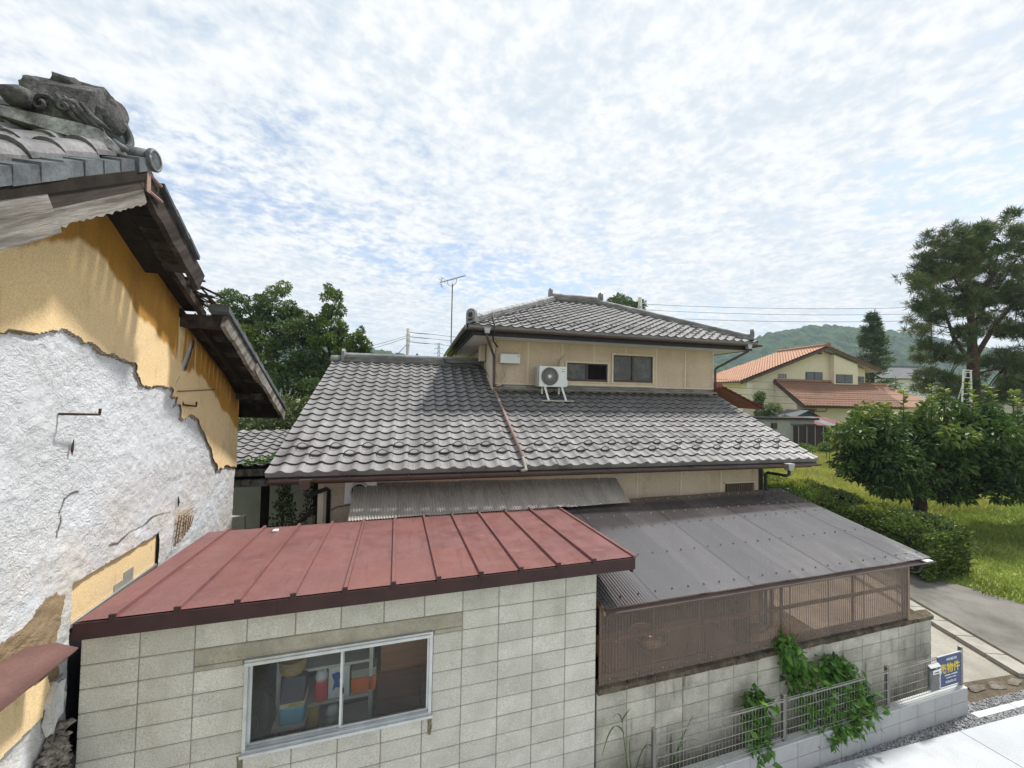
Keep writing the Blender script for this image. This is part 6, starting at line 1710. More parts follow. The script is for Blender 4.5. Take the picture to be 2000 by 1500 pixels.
# vines over the fence
def vine(name, label, nodes, n, size, seed, m=M_leaf_vi, frame='S', up=.0, cat='vine', thick=.11, out=(0, -1, 0)):
    rg = np.random.default_rng(seed)
    t = thing(name, label, cat, (nodes[0][0], nodes[0][1], min(q[2] for q in nodes)), frame)
    for i in range(3):
        MB().tube([(q[0] + rg.normal(0, .03), q[1] + rg.normal(0, .02), q[2]) for q in nodes], .006, 5).build('stem', M_bark, t)
    a = np.array([q[:3] for q in nodes]); r = np.array([q[3] for q in nodes])
    s = rg.uniform(0, len(nodes)-1, n); i = np.clip(s.astype(int), 0, len(nodes)-2); fr = (s-i)[:, None]
    P = a[i]*(1-fr) + a[i+1]*fr
    R_ = (r[i]*(1-fr[:, 0]) + r[i+1]*fr[:, 0])
    th = rg.uniform(0, 6.28, n); q = np.sqrt(rg.uniform(.05, 1, n))
    P = P + np.stack([np.cos(th)*R_*q, rg.normal(0, thick*.5, n), np.sin(th)*R_*q*.8], 1)
    N_ = np.array(out)[None]*.5 + np.array([0, 0, -.55 + up])[None] + rg.normal(0, .85, (n, 3))
    leaves('leaves', P, N_, size*rg.uniform(.55, 1.25, n), .55, m, t, rg, droop=.12, tone=np.clip(rg.uniform(0, .85, n) + .2*(rg.uniform(0, 1, n) > .8), 0, 1))
    return t
vine('climbing_vine', 'tall leafy vine climbing over the coping to the corrugated wall', [(5.75, 3.93, -4.55, .28), (5.65, 3.97, -4.25, .34), (5.55, 4.02, -3.95, .30), (5.40, 4.08, -3.72, .22), (5.28, 4.10, -3.50, .17), (5.22, 4.10, -3.30, .15)], 560, .115, 51)
vine('climbing_vine', 'broad leafy vine spilling through the mesh near the third fence post', [(6.45, 3.90, -4.45, .26), (6.42, 3.95, -4.25, .30), (6.30, 4.0, -4.05, .30), (6.12, 4.05, -3.85, .26), (6.05, 4.08, -3.72, .16)], 520, .115, 52)
vine('climbing_vine', 'small separate vine growing at the mesh by the second fence post', [(4.55, 3.92, -4.50, .16), (4.56, 3.95, -4.25, .22), (4.62, 3.99, -4.0, .22), (4.62, 4.02, -3.86, .12)], 300, .115, 53)
vine('vine_runner', 'trailing vine leaves joining the two larger vines at the fence foot', [(5.75, 3.88, -4.52, .12), (6.0, 3.87, -4.46, .14), (6.3, 3.86, -4.45, .14)], 130, .11, 54)
def blades(name, label, root, specs, frame='S', cat='weed'):
    t = thing(name, label, cat, root, frame)
    for p0, p1, p2, w in specs:
        p0, p1, p2 = Vector(p0), Vector(p1), Vector(p2); v, f = [], []
        for i in range(9):
            q = i/8; c = p0*(1-q)**2 + p1*2*q*(1-q) + p2*q*q
            ww = w * math.sin(math.pi*min(q*.85+.12, 1)) * .5
            v += [c + Vector((-ww, 0, 0)), c + Vector((0, .004, -ww*.3)), c + Vector((ww, 0, 0))]
        for i in range(8): f += [(i*3, i*3+1, i*3+4, i*3+3), (i*3+1, i*3+2, i*3+5, i*3+4)]
        MB().add(v, f).build('blade', M_gb, t, True)
    return t
M_gb = mat('weed_blade', (.06, .11, .035), (.085, .14, .045), 4, .5, .3)
blades('tall_grass', 'tall bent grass stalks growing behind the near fence panel', (2.75, 4.05, -4.9),
       [((2.78, 4.05, -4.9), (2.70, 4.05, -4.2), (2.62, 4.04, -3.80), .020), ((2.66, 4.04, -3.95), (2.50, 4.03, -3.62), (2.36, 4.02, -4.10), .034), ((2.64, 4.04, -3.82), (2.58, 4.03, -3.62), (2.50, 4.02, -3.70), .022),
        ((2.62, 4.04, -3.80), (2.66, 4.03, -3.70), (2.72, 4.02, -3.66), .034), ((2.78, 4.05, -4.5), (2.72, 4.05, -4.2), (2.74, 4.04, -3.98), .018), ((2.78, 4.05, -4.6), (2.95, 4.03, -3.75), (3.12, 4.0, -4.40), .026), ((2.62, 4.05, -4.9), (2.5, 4.03, -4.1), (2.4, 4.02, -4.35), .024)])
blades('tall_grass', 'slanting broad grass leaf behind the first fence post', (3.25, 4.05, -4.9),
       [((3.25, 4.05, -4.9), (3.32, 4.04, -4.35), (3.62, 4.02, -3.92), .036), ((3.28, 4.05, -4.6), (3.45, 4.03, -4.05), (3.72, 4.0, -4.25), .030), ((3.27, 4.05, -4.8), (3.3, 4.04, -4.5), (3.5, 4.0, -4.3), .026)])
vine('shoot_tip', 'single green plant tip rising in front of the shed wall', [(-.30, 4.05, -4.2, .03), (-.31, 4.05, -3.95, .05), (-.31, 4.05, -3.84, .06)], 26, .10, 56, up=1.2, cat='weed')
vine('gate_vine', 'dark vine hanging from the gate beam behind the shed', [(-2.00, 8.3, -1.75, .10), (-1.98, 8.3, -2.1, .17), (-2.0, 8.3, -2.45, .24), (-2.05, 8.3, -2.8, .32), (-1.95, 8.3, -3.2, .35)], 700, .075, 57, leafmat('gate_vine_leaf', (.03, .062, .022), (.05, .095, .028), (.10, .15, .035), 2, .3), thick=.16)
vine('gate_moss', 'bright green creeper lying on the edge of the gate roof', [(-2.75, 8.50, -1.40, .06), (-2.4, 8.55, -1.34, .10), (-2.0, 8.6, -1.30, .13), (-1.7, 8.55, -1.32, .12)], 420, .06, 58, up=1.3, thick=.14)
vine('house_creeper', 'creeper leaves along the passage by the house downpipe', [(-1.62, 8.9, -1.75, .08), (-1.60, 8.9, -2.2, .14), (-1.7, 8.9, -2.6, .2)], 260, .07, 59, leafmat('creeper_leaf', (.025, .05, .02), (.04, .075, .025), (.07, .11, .03), 2, .25), thick=.12)

# field grass and lawn: far too many blades to count
def blade_field(name, label, pts, h, w, m, seed, lean=.35, zf=None):
    rg = np.random.default_rng(seed); n = len(pts)
    z = ground_z(pts[:, 0], pts[:, 1])
    B = np.stack([pts[:, 0], pts[:, 1], z - .02], 1)
    hh_ = h * rg.uniform(.5, 1.3, n); a = rg.uniform(0, 6.28, n)
    side = np.stack([np.cos(a), np.sin(a), np.zeros(n)], 1) * (w * rg.uniform(.6, 1.3, n))[:, None]
    ln = rg.normal(0, lean, (n, 2)) * hh_[:, None]
    tip = B + np.stack([ln[:, 0], ln[:, 1], hh_], 1)
    v = np.stack([B - side, B + side, tip], 1).reshape(-1, 3)
    f = np.arange(3*n).reshape(n, 3)
    tn = np.clip(vnoise(pts[:, 0]*.5, pts[:, 1]*.5, 3)*.6 + rg.uniform(0, .55, n) - .05, 0, 1)
    o = np_obj(name, v, f, m, None, False, 'S', (float(pts[:, 0].mean()), float(pts[:, 1].mean()), -4.9), {'tone': np.repeat(tn, 3)})
    return setp(o, label, 'grass', None, 'stuff')
fr2 = np.random.default_rng(61)
def region(n, x0, x1, y0, y1, test):
    p = np.stack([fr2.uniform(x0, x1, n), fr2.uniform(y0, y1, n)], 1)
    return p[test(p)]
def hedge_x(y): q = (y-7.1)/9.4; return 14.95 + .25*np.sin(q*5) + q*1.6
fieldp = region(150000, 14, 50, 6, 40, lambda p: (p[:, 0] > np.where(p[:, 1] < 16.5, hedge_x(p[:, 1]) + .9, 13)) & (np.abs(np.arctan2(p[:, 0], p[:, 1]) - .87) < .34) & (p[:, 1] > 10.5))
blade_field('field_grass', 'yellow-green rough field grass between hedge and far houses', fieldp, .34, .035, M_grass, 62, .45)
lawnp = region(70000, 14.2, 36, 3, 12, lambda p: (p[:, 0] > np.where(p[:, 1] > 7.0, hedge_x(p[:, 1]) + .9, 14.75 + .18*(5.6 - p[:, 1]) + .12*np.sin(p[:, 1]*7))))
blade_field('lawn_grass', 'short green grass along the lane past the hedge', lawnp, .17, .022, M_lawn, 63, .5)
for i, (x, y, h) in enumerate(((27.5, 18.5, 1.3), (29.0, 18.2, 1.5), (24.5, 15.0, 1.2), (30.2, 20.5, 1.4), (22.6, 12.6, 1.1))):
    solo('bean_stake', MB().tube([(x, y, float(ground_z(x, y))-.1), (x+.02, y, float(ground_z(x, y))+h)], [.03, .022], 6), mat('green_stake', (.10, .14, .03), (.08, .11, .025), 3, .7), 'thin green stake standing in the yellow field grass', 'stake', (x, y, float(ground_z(x, y))), 'S', 'stakes in the field')
tree('bean_plants', 'light green vegetable row at the far end of the field', (29.6, 23.6, -4.5), .3, [(29.0, 23.8, -3.85, .9, .6, .55), (30.4, 23.4, -3.9, 1.0, .6, .5), (31.8, 23.0, -3.95, 1.0, .6, .5), (33.0, 22.6, -3.9, 1.0, .6, .5)], 3600, .22, .5, leafmat('veg_leaf', (.08, .15, .035), (.12, .20, .05), (.20, .27, .07), .8, .35), 64, 'S', trunk_r=.03, cat='vegetable row')

# ------------------------------------------------------------------ far houses
M_cream = mat('cream_wall', (.78, .72, .56), (.71, .66, .52), 1.2, .9, .15, grit=.05)
def otile(name, c1, c2):
    t = NT(name)
    c = t.mix(t.ramp(t.noise(1.2, 5, .7), .3, .7), c1, c2)
    c = t.bright(c, t.ramp(t.noise(9, 3, .7), .3, .7, .85, 1.12))
    t.bsdf(c, .7, .3); return t.m
M_or, M_or2 = otile('orange_tile', (.47, .245, .145), (.40, .215, .13)), otile('brown_orange_tile', (.34, .185, .12), (.27, .15, .10))
M_dred = otile('dark_red_tile', (.30, .085, .085), (.23, .07, .07))
M_gtile = otile('far_grey_tile', (.16, .165, .175), (.12, .125, .13))
def wave_roof(name, m, parent, org, ux, width, uy, length, pitch=.36, amp=.12, rowl=.36, trim=None):
    """tile-covered slope: rolls along x, steps along y; trim(s)->(x0,x1) share of the width at slope share s"""
    mt = slope_matrix(org, ux, uy)
    nr = max(2, int(length/rowl)); nc = max(2, int(width/pitch)); per = 4
    V, F = [], []
    for r in range(nr):
        x0, x1 = (0, 1) if trim is None else trim((r+.5)/nr)
        c0, c1 = int(x0*nc + .5), int(x1*nc + .5)
        if c1 <= c0: continue
        n_ = (c1-c0)*per
        o = len(V)
        for (y, h) in ((r*length/nr, .045), ((r+1)*length/nr + .02, .0)):
            for i in range(n_+1):
                x = (c0 + i/per) * width/nc
                V.append(mt @ Vector((x, y, h + amp*(.5+.5*math.cos(2*math.pi*i/per)))))
        for i in range(n_): F.append((o+i, o+i+1, o+n_+2+i, o+n_+1+i))
        o2 = len(V)
        for i in range(n_+1):
            x = (c0 + i/per) * width/nc; V.append(mt @ Vector((x, r*length/nr, -.02)))
        for i in range(n_): F.append((o2+i, o2+i+1, o+i+1, o+i))
    ob = MB().add(V, F).build(name, m, parent)
    return setp(ob, kind='stuff')
M_dkwin = glassmat('far_window', (.18, .2, .21), ior=1.5, rough=.05)
def far_window(parent, x0, x1, z0, z1, y, frame_m=M_bframe, bars=1):
    w = MB().box(x0, x1, y-.05, y+.01, z0, z1).build('window', frame_m, parent)
    xs = [x0 + (x1-x0)*i/(bars+1) for i in range(bars+2)]
    for a, b in zip(xs[:-1], xs[1:]): MB().box(a+.05, b-.05, y-.075, y-.052, z0+.06, z1-.06).build('pane', M_frost2, w)
    return w
M_frost2 = mat('far_pane', (.10, .115, .12), (.075, .085, .09), 1, .12, .6)

oh = thing('orange_roof_house', 'cream two-storey house with wide orange tiled gable roof', 'house', (39, 39, -4.2), 'O')
OY, OWY = 36.65, 37.45
AXx, AZz, EXL, EZL, EXR, EZR = 39.86, 5.95, 29.4, 1.90, 46.75, 3.55
oW = MB()
oW.prism([(30.3, -4.4), (45.5, -4.4), (45.5, 3.62), (39.86, 5.62), (30.3, 1.95)], 'y', OWY, 44.5)
oW.build('wall', M_cream, oh)
MB().prism([(40.9, 1.9), (43.9, 1.9), (43.9, 4.15), (40.9, 5.15)], 'y', OWY-.55, OWY-.01).build('bay', M_cream, oh)
MB().box(34.05, 45.4, 34.65, OWY-.02, -4.4, -.35).build('front_wall', M_cream, oh)
MB().prism([(34.66, -.36), (OWY-.03, -.36), (OWY-.03, 1.75)], 'x', 34.08, 34.3).build('gable_infill', M_cream, oh)
ls = Vector((AXx-EXL, 0, AZz-EZL)); Ll = ls.length
wave_roof('roof_left', M_or, oh, (EXL, 44.8, EZL), (0, -1, 0), 44.8-OY, ls, Ll, trim=lambda s: (max(0, (s-.35)*.28), 1))
rs = Vector((AXx-EXR, 0, AZz-EZR)); 
wave_roof('roof_right', M_or, oh, (EXR, OY, EZR), (0, 1, 0), 7.5, rs, rs.length)
for a, b in (((EXL, EZL), (AXx, AZz)), ((EXR, EZR), (AXx, AZz))):
    MB().beam((a[0], OY+.04, a[1]-.16), (b[0], OY+.04, b[1]-.16), .10, .26).build('bargeboard', M_bframe, oh)
MB().prism([(EXL, EZL-.10), (AXx, AZz-.10), (EXR, EZR-.10), (EXR, EZR-.18), (AXx, AZz-.18), (EXL, EZL-.18)], 'y', OY+.1, 44.6).build('roof_deck', M_soff, oh)
rg_ = MB().beam((AXx, OY-.05, AZz+.12), (AXx, OY+6.6, AZz+.12), .30, .22).build('ridge', M_or2, oh)
MB().tube([(AXx, OY-.05, AZz+.25), (AXx, OY+6.6, AZz+.25)], .13, 8).build('ridge_cap', M_or, rg_, True)
MB().box(AXx-.22, AXx+.22, OY-.14, OY-.06, AZz-.02, AZz+.42).build('ridge_end', M_or2, rg_)
g = gutter(oh, (EXL-.06, OY, EZL-.05), (EXL-.06, 44, EZL-.05), .07)
fs = Vector((0, OWY-33.75, 2.12+.50))
wave_roof('front_roof', M_or2, oh, (33.95, 33.75, -.50), (1, 0, 0), 12.0, fs, fs.length)
MB().prism([(33.8, -.62), (OWY-.05, 1.98), (OWY-.05, 1.90), (33.8, -.70)], 'x', 34.0, 45.9).build('front_deck', M_bframe, oh)
MB().beam((33.95, 33.72, -.58), (33.95, OWY, 2.02), .10, .24).build('bargeboard', M_bframe, oh)
MB().beam((34.0, OWY-.15, 2.22), (40.8, OWY-.15, 2.22), .30, .22).build('flashing', M_or2, oh)
g = gutter(oh, (33.9, 33.68, -.58), (46, 33.68, -.58), .07)
MB().tube([(36.55, 33.7, -.62), (36.5, 33.8, -1.0), (34.9, 34.6, -1.15), (34.85, 34.6, -4.2)], .05, 6).build('downpipe', M_bframe, oh)
far_window(oh, 37.9, 40.0, 2.28, 3.2, OWY)
far_window(oh, 41.15, 43.2, 2.02, 2.98, OWY-.55)
far_window(oh, 43.98, 45.35, 2.24, 2.86, OWY)
lw_ = MB().box(34.55, 35.5, OWY-.06, OWY+.01, 2.4, 2.9).build('lattice_window', M_frost2, oh)
for i in range(5): MB().box(34.55+.2325*i-.02, 34.55+.2325*i+.02, OWY-.09, OWY-.061, 2.4, 2.9).build('bar', M_soff, lw_)
for i in range(3): MB().box(34.55, 35.5, OWY-.095, OWY-.091, 2.4+.25*i-.02, 2.4+.25*i+.02).build('bar', M_soff, lw_)
sh_ = MB().box(34.75, 36.0, 34.55, 34.64, -2.3, -.98).build('shuttered_window', M_bframe, oh)
MB().box(34.6, 36.15, 34.45, 34.66, -.97, -.85).build('shutter_box', M_bframe, sh_)
MB().box(39.4, 39.7, OWY-.3, OWY-.02, 5.2, 5.35).build('vent_hood', M_navy, oh)
MB().box(30.3, 30.9, OWY-.6, OWY, -.6, 1.8).build('side_projection', M_cream, oh)
# red roof annex at right of it
ax_ = thing('brown_roof_annex', 'low annex with faded brown-orange hip roof beside the cream house', 'house', (49, 38, -4.2), 'O')
MB().box(46.2, 53.5, 36.3, 42, -4.4, -.4).build('wall', M_cream, ax_)
MB().add([(45.9, 35.6, -.45), (54, 35.6, -.45), (54, 42.6, -.45), (45.9, 42.6, -.45), (46.6, 38.6, 2.0), (49.6, 38.6, 2.0)], [(0, 1, 5, 4), (1, 2, 5), (2, 3, 4, 5), (3, 0, 4), (0, 3, 2, 1)]).build('roof', M_or2, ax_)
MB().beam((46.5, 38.6, 2.1), (49.7, 38.6, 2.1), .3, .25).build('ridge', M_or, ax_)
# dark red roofed house behind the right verge
rh = thing('dark_red_roof_house', 'low house with dark red tiled roof partly behind the grey verge', 'house', (22, 27, -4.4), 'W')
s_ = Vector((-3.2, .85, 1.55)); 
MB().box(18.0, 24.6, 24.9, 30, -4.4, -.6).build('wall', M_cream, rh)
u2 = Vector((.25, .97, 0)).normalized(); s2 = Vector((-.97, .25, .50))
MB().add([(26.2, 23.4, -.72), (27.9, 30.0, -.72), (24.7, 30.8, .95), (23.0, 24.2, .95), (19.5, 25.0, -.72), (21.3, 31.6, -.72)], [(0, 1, 2, 3), (3, 2, 5, 4)]).build('roof_deck', M_dred, rh)
wave_roof('roof_tiles', M_dred, rh, (26.25, 23.35, -.68), u2, 6.6, s2, 3.55)
MB().beam((23.0, 24.1, 1.05), (24.7, 30.8, 1.05), .28, .26).build('ridge', M_dred, rh)
# outbuildings at the field edge
M_shed_red = otile('rusty_red_sheet', (.17, .05, .045), (.12, .04, .037))
ob = thing('field_shed', 'low dark shed with red and grey metal roof at the field edge', 'shed', (35, 25.5, -4.3), 'W')
MB().add([(32.9, 26.2, -4.3), (37.3, 25.0, -4.3), (37.9, 27.4, -4.3), (33.5, 28.6, -4.3), (32.9, 26.2, -2.2), (37.3, 25.0, -2.2), (37.9, 27.4, -1.6), (33.5, 28.6, -1.6)], [(0, 1, 5, 4), (1, 2, 6, 5), (2, 3, 7, 6), (3, 0, 4, 7), (4, 5, 6, 7)]).build('wall', mat('rust_cladding', (.060, .042, .038), (.045, .032, .03), 2, .7, stretch=(4, 4, .3)), ob)
a, b, c, d = Vector((32.6, 26.1, -2.16)), Vector((37.5, 24.75, -2.16)), Vector((38.2, 27.5, -1.52)), Vector((33.3, 28.85, -1.52))
for i in range(5):
    p0, p1 = a.lerp(b, i/5+.004), a.lerp(b, (i+1)/5-.004); q0, q1 = d.lerp(c, i/5+.004), d.lerp(c, (i+1)/5-.004)
    MB().add([p0, p1, q1, q0, p0+Vector((0, 0, .04)), p1+Vector((0, 0, .04)), q1+Vector((0, 0, .04)), q0+Vector((0, 0, .04))], [(0, 3, 2, 1), (4, 5, 6, 7), (0, 1, 5, 4), (1, 2, 6, 5), (2, 3, 7, 6), (3, 0, 4, 7)]).build('roof_sheet', [M_gtile, M_shed_red, M_shed_red, M_gtile, M_shed_red][i], ob)
for i in range(7):
    p = a.lerp(b, (i+.5)/7) + Vector((.28, .05, 0)); MB().box(p.x-.03, p.x+.03, p.y+.02, p.y+.06, -4.3, -2.22).build('seam', M_galv, ob)
gw = thing('grey_outhouse', 'pale outhouse with flat dark roof behind the field shed', 'outhouse', (31.5, 27.6, -4.3), 'W')
MB().add([(28.0, 27.4, -4.3), (34.8, 25.9, -4.3), (35.3, 28.4, -4.3), (28.5, 29.9, -4.3), (28.0, 27.4, -1.7), (34.8, 25.9, -1.7), (35.3, 28.4, -1.7), (28.5, 29.9, -1.7)], [(0, 1, 5, 4), (1, 2, 6, 5), (2, 3, 7, 6), (3, 0, 4, 7), (4, 5, 6, 7)]).build('wall', mat('outhouse_wall', (.42, .43, .41), (.33, .34, .32), 1.5, .9), gw)
MB().add([(27.7, 27.3, -1.69), (35.0, 25.6, -1.69), (35.6, 28.6, -1.69), (28.3, 30.2, -1.69), (27.7, 27.3, -1.50), (35.0, 25.6, -1.50), (35.6, 28.6, -1.50), (28.3, 30.2, -1.50)], [(0, 3, 2, 1), (4, 5, 6, 7), (0, 1, 5, 4), (1, 2, 6, 5), (2, 3, 7, 6), (3, 0, 4, 7)]).build('roof', M_navy, gw)
MB().box(30.9, 31.4, 26.55, 26.72, -2.5, -2.0).build('window', M_bframe, gw)
bg_ = thing('blue_gable_hut', 'tiny hut with blue gable and red metal roof behind the field shed', 'hut', (37, 29.5, -4.2), 'W')
u_ = Vector((.965, -.262, 0)); o_ = Vector((36.0, 29.0, 0)); dpt = Vector((.262, .965, 0))
gv_ = [o_, o_ + u_*3.0, o_ + u_*3.0, o_ + u_*1.5, o_]
zz5 = [-4.2, -4.2, -1.75, -1.0, -1.75]
v = [Vector((p.x, p.y, z)) for p, z in zip(gv_, zz5)]
MB().add(v + [p + dpt*2.5 for p in v], [(0, 1, 2, 3, 4), (9, 8, 7, 6, 5), (0, 5, 6, 1), (1, 6, 7, 2), (4, 9, 5, 0)]).build('wall', colm('hut_blue', (.07, .12, .19)), bg_)
for i0, i1, mm in ((3, 2, M_red), (4, 3, M_gtile)):
    p, q = v[i0] + Vector((0, 0, .03)), v[i1] + Vector((0, 0, .03)); e = (q-p)*.12
    q2, p2 = (q + e if i1 == 2 else q), (p - e if i0 == 4 else p)
    MB().add([p2 - dpt*.3, q2 - dpt*.3, q2 + dpt*2.7, p2 + dpt*2.7] + [w + Vector((0, 0, .06)) for w in (p2 - dpt*.3, q2 - dpt*.3, q2 + dpt*2.7, p2 + dpt*2.7)], [(0, 3, 2, 1), (4, 5, 6, 7), (0, 1, 5, 4), (1, 2, 6, 5), (2, 3, 7, 6), (3, 0, 4, 7)]).build('roof_sheet', mm, bg_)
tree('yard_shrub', 'round bright shrub in front of the cream house wall', (32.2, 28.7, -4.3), 2.5, [(32.1, 28.6, -.1, .95, .9, 1.1), (33.2, 28.3, -1.3, 1.2, .9, .9), (31.9, 28.6, -1.4, 1.0, .9, .8)], 4200, .17, .5, M_leaf_lt, 71, trunk_r=.08, cat='shrub')
tree('far_wood', 'low bright green trees between tiled house and orange roof', (36, 46, -4.2), 3, [(33.5, 47, 2.2, 1.8, 1.4, 1.2), (36.5, 46, 2.6, 1.8, 1.4, 1.2), (39, 46, 3.0, 1.6, 1.4, 1.1)], 3800, .34, .5, M_leaf_lt, 72, cat='tree')
# white house with grey tiles
wh = thing('white_house', 'white sided house with dark grey tiled roof beyond the conifer', 'house', (78, 44, -4.2), 'W')
u_ = Vector((.965, -.262, 0)); dpt = Vector((.262, .965, 0)); o_ = Vector((72.0, 43.2, 0))
def WP_(a_, b_, z): p = o_ + u_*a_ + dpt*b_; return (p.x, p.y, z)
MB().add([WP_(0, 0, -4.3), WP_(9.2, 0, -4.3), WP_(9.2, 7, -4.3), WP_(0, 7, -4.3), WP_(0, 0, 3.7), WP_(9.2, 0, 3.7), WP_(9.2, 7, 3.7), WP_(0, 7, 3.7)], [(0, 1, 5, 4), (1, 2, 6, 5), (2, 3, 7, 6), (3, 0, 4, 7), (4, 5, 6, 7)]).build('wall', mat('white_siding', (.68, .71, .74), (.62, .65, .68), 1, .7), wh)
for i in range(14): 
    MB().add([WP_(0, -.02, -1+.32*i), WP_(9.2, -.02, -1+.32*i), WP_(9.2, -.02, -.97+.32*i), WP_(0, -.02, -.97+.32*i)], [(0, 1, 2, 3)]).build('siding_line', M_galv, wh)
p0 = Vector(WP_(-.7, -.7, 3.75))
wave_roof('roof_tiles', M_gtile, wh, p0, u_, 11.0, dpt*4.2 + Vector((0, 0, 2.1)), 4.7, pitch=.45, amp=.07, rowl=.42)
MB().add([WP_(-.7, -.7, 3.7), WP_(10.3, -.7, 3.7), WP_(10.3, 7.7, 3.7), WP_(-.7, 7.7, 3.7), WP_(-.7, 3.5, 5.78), WP_(10.3, 3.5, 5.78)], [(0, 1, 5, 4), (2, 3, 4, 5), (0, 4, 3), (1, 2, 5), (3, 2, 1, 0)]).build('roof_deck', M_navy, wh)
MB().beam(WP_(-.7, 3.5, 5.95), WP_(10.3, 3.5, 5.95), .4, .35).build('ridge', M_gtile, wh)
cw = thing('concrete_yard_wall', 'plain pale concrete wall seen behind the garden tree', 'wall', (60, 25, -4.2), 'W')
MB().beam((54.0, 26.9, -2.1), (72.0, 21.8, -2.1), .3, 4.3).build('panel', mat('pale_wall', (.46, .45, .42), (.40, .39, .37), .8, .9), cw)
MB().beam((54.0, 26.9, .10), (72.0, 21.8, .10), .45, .14).build('coping', M_kerb, cw)
# ladder leaning by the pine
ld = thing('garden_ladder', 'white aluminium orchard ladder standing by the pine trunk', 'ladder', (35.6, 17.2, -4.3), 'W')
M_lad = mat('ladder_alu', (.72, .74, .73), (.66, .68, .67), 4, .4, .4, .3)
la0, la1, lb0, lb1 = Vector((33.2, 15.9, -4.3)), Vector((33.42, 15.74, 2.15)), Vector((33.95, 15.6, -4.3)), Vector((33.85, 15.62, 2.12))
MB().beam(la0, la1, .05, .07, (0, 1, 0)).build('rail', M_lad, ld); MB().beam(lb0, lb1, .05, .07, (0, 1, 0)).build('rail', M_lad, ld)
for i in range(19):
    q = (i+.7)/19.2; MB().beam(la0.lerp(la1, q), lb0.lerp(lb1, q), .04, .04).build('rung', M_lad, ld)
MB().beam(la0.lerp(la1, .995) - Vector((.05, 0, 0)), lb0.lerp(lb1, .995) + Vector((.12, 0, 0)), .05, .05).build('rung', M_lad, ld)
MB().beam((34.6, 17.6, -4.3), (33.7, 15.75, 2.0), .04, .04).build('prop', M_lad, ld)

# ------------------------------------------------------------------ poles, wires, pylon
M_pole = mat('concrete_pole', (.36, .35, .335), (.30, .29, .28), 2, .85, .2, grit=.08)
M_wire = mat('power_wire', (.05, .055, .065), (.045, .05, .055), 2, .6, .3)
def upole(name, label, x, y, z0, z1, r=.15, arms=()):
    t = thing(name, label, 'utility pole', (x, y, z0), 'W')
    MB().tube([(x, y, z0), (x, y, z1)], [r*1.25, r], 10).build('shaft', M_pole, t, True)
    for z, l_, dx in arms:
        MB().box(x+dx-l_/2, x+dx+l_/2, y-.05, y+.05, z-.04, z+.04).build('crossarm', M_galv, t)
        for s in (-.42, .42): MB().tube([(x+dx+s*l_, y, z+.04), (x+dx+s*l_, y, z+.20)], [.06, .04], 6).build('insulator', M_white, t)
    for z in (z1-1.0, z1-1.8, z1-2.6): MB().tube([(x, y, z-.05), (x, y, z+.05)], r*1.35, 10).build('band', M_galv, t)
    return t
p1 = upole('utility_pole', 'grey utility pole with stacked insulators behind the tiled ridge', -.1, 61.95, -4.2, 10.1, .24, ((9.5, .9, .35), (8.8, .9, .35), (8.0, .9, .35)))
p2 = upole('utility_pole', 'utility pole top showing above the upper roof by the dark tree', 23.1, 34.9, -4.2, 10.4, .20, ((9.8, .8, .3), (9.2, .8, .3)))
p3 = upole('utility_pole', 'pale concrete pole at the lane behind the garden tree', 46.0, 18.6, -4.2, 2.2, .22, ((1.9, .7, -.2),))
def wire(label, a, b, sag, r, group):
    pts = []
    for i in range(17):
        q = i/16; p = Vector(a).lerp(Vector(b), q); p.z -= sag*4*q*(1-q); pts.append(p)
    solo('power_line', MB().tube(pts, r, 5), M_wire, label, 'wire', pts[8], 'W', group)
E_ = Vector((49.3, 19.5, 0)) * 1.25
for i, (z0, z1) in enumerate(((9.75, 10.6), (9.15, 9.9), (8.4, 9.2))):
    wire(['topmost wire running right from the pole above the upper roof', 'middle wire running right from the pole above the upper roof', 'lowest wire running right from the pole above the upper roof'][i], (23.4, 34.9, z0), (E_.x, E_.y, z1), .55, .021, 'wires to the right of the upper roof')
for i, z in enumerate((9.5, 8.8, 8.0)):
    a = Vector((.8, 61.95, z)); 
    MB().tube([(.1, 61.95, z+.05), (.8, 61.95, z-.04), (2.6, 61.9, z-.10), (3.4, 61.9, z-.10)], [.05, .05, .07, .03], 5).build('strain_insulator', M_wire, p1)
    wire(['upper wire running right from the pole behind the tiled ridge', 'second wire running right from the pole behind the tiled ridge', 'third wire running right from the pole behind the tiled ridge'][i], (3.4, 61.9, z-.10), (40, 66, z+1.3), .8, .032, 'wires beside the antenna')
wire('slack wire dropping left from the pole behind the tiled ridge', (-.2, 61.95, 9.0), (-14, 58, 4.4), .4, .028, 'wires left of the pole')
wire('second slack wire dropping left from the pole behind the tiled ridge', (-.2, 61.95, 8.7), (-14, 58, 4.0), .5, .028, 'wires left of the pole')
wire('steep stay wire from the pole down behind the tiled ridge', (-.25, 61.95, 7.6), (-6.5, 58.5, .0), .1, .045, 'wires left of the pole')
for i, (za, zb) in enumerate(((1.75, .95), (1.15, .10), (.60, -.35), (.05, -1.0))):
    wire(['top wire crossing in front of the cream house', 'second wire crossing in front of the cream house', 'third wire crossing in front of the cream house', 'lowest wire crossing in front of the cream house'][i], (24.5, 27.3, za), (52.0, 20.0, zb + .8), .35, .016, 'wires crossing the cream house')
wire('pale wire in front of the pine and ladder', (36.5, 21.4, 1.15), (46.0, 18.6, 1.75), .15, .016, 'wires by the pine')
py = thing('pylon', 'faint lattice pylon far beyond the tiled ridge', 'pylon', (30.5, 405, -5), 'W')
M_pyl = mat('pylon_steel', (.30, .34, .38), (.28, .32, .36), 1, .7)
pb = MB()
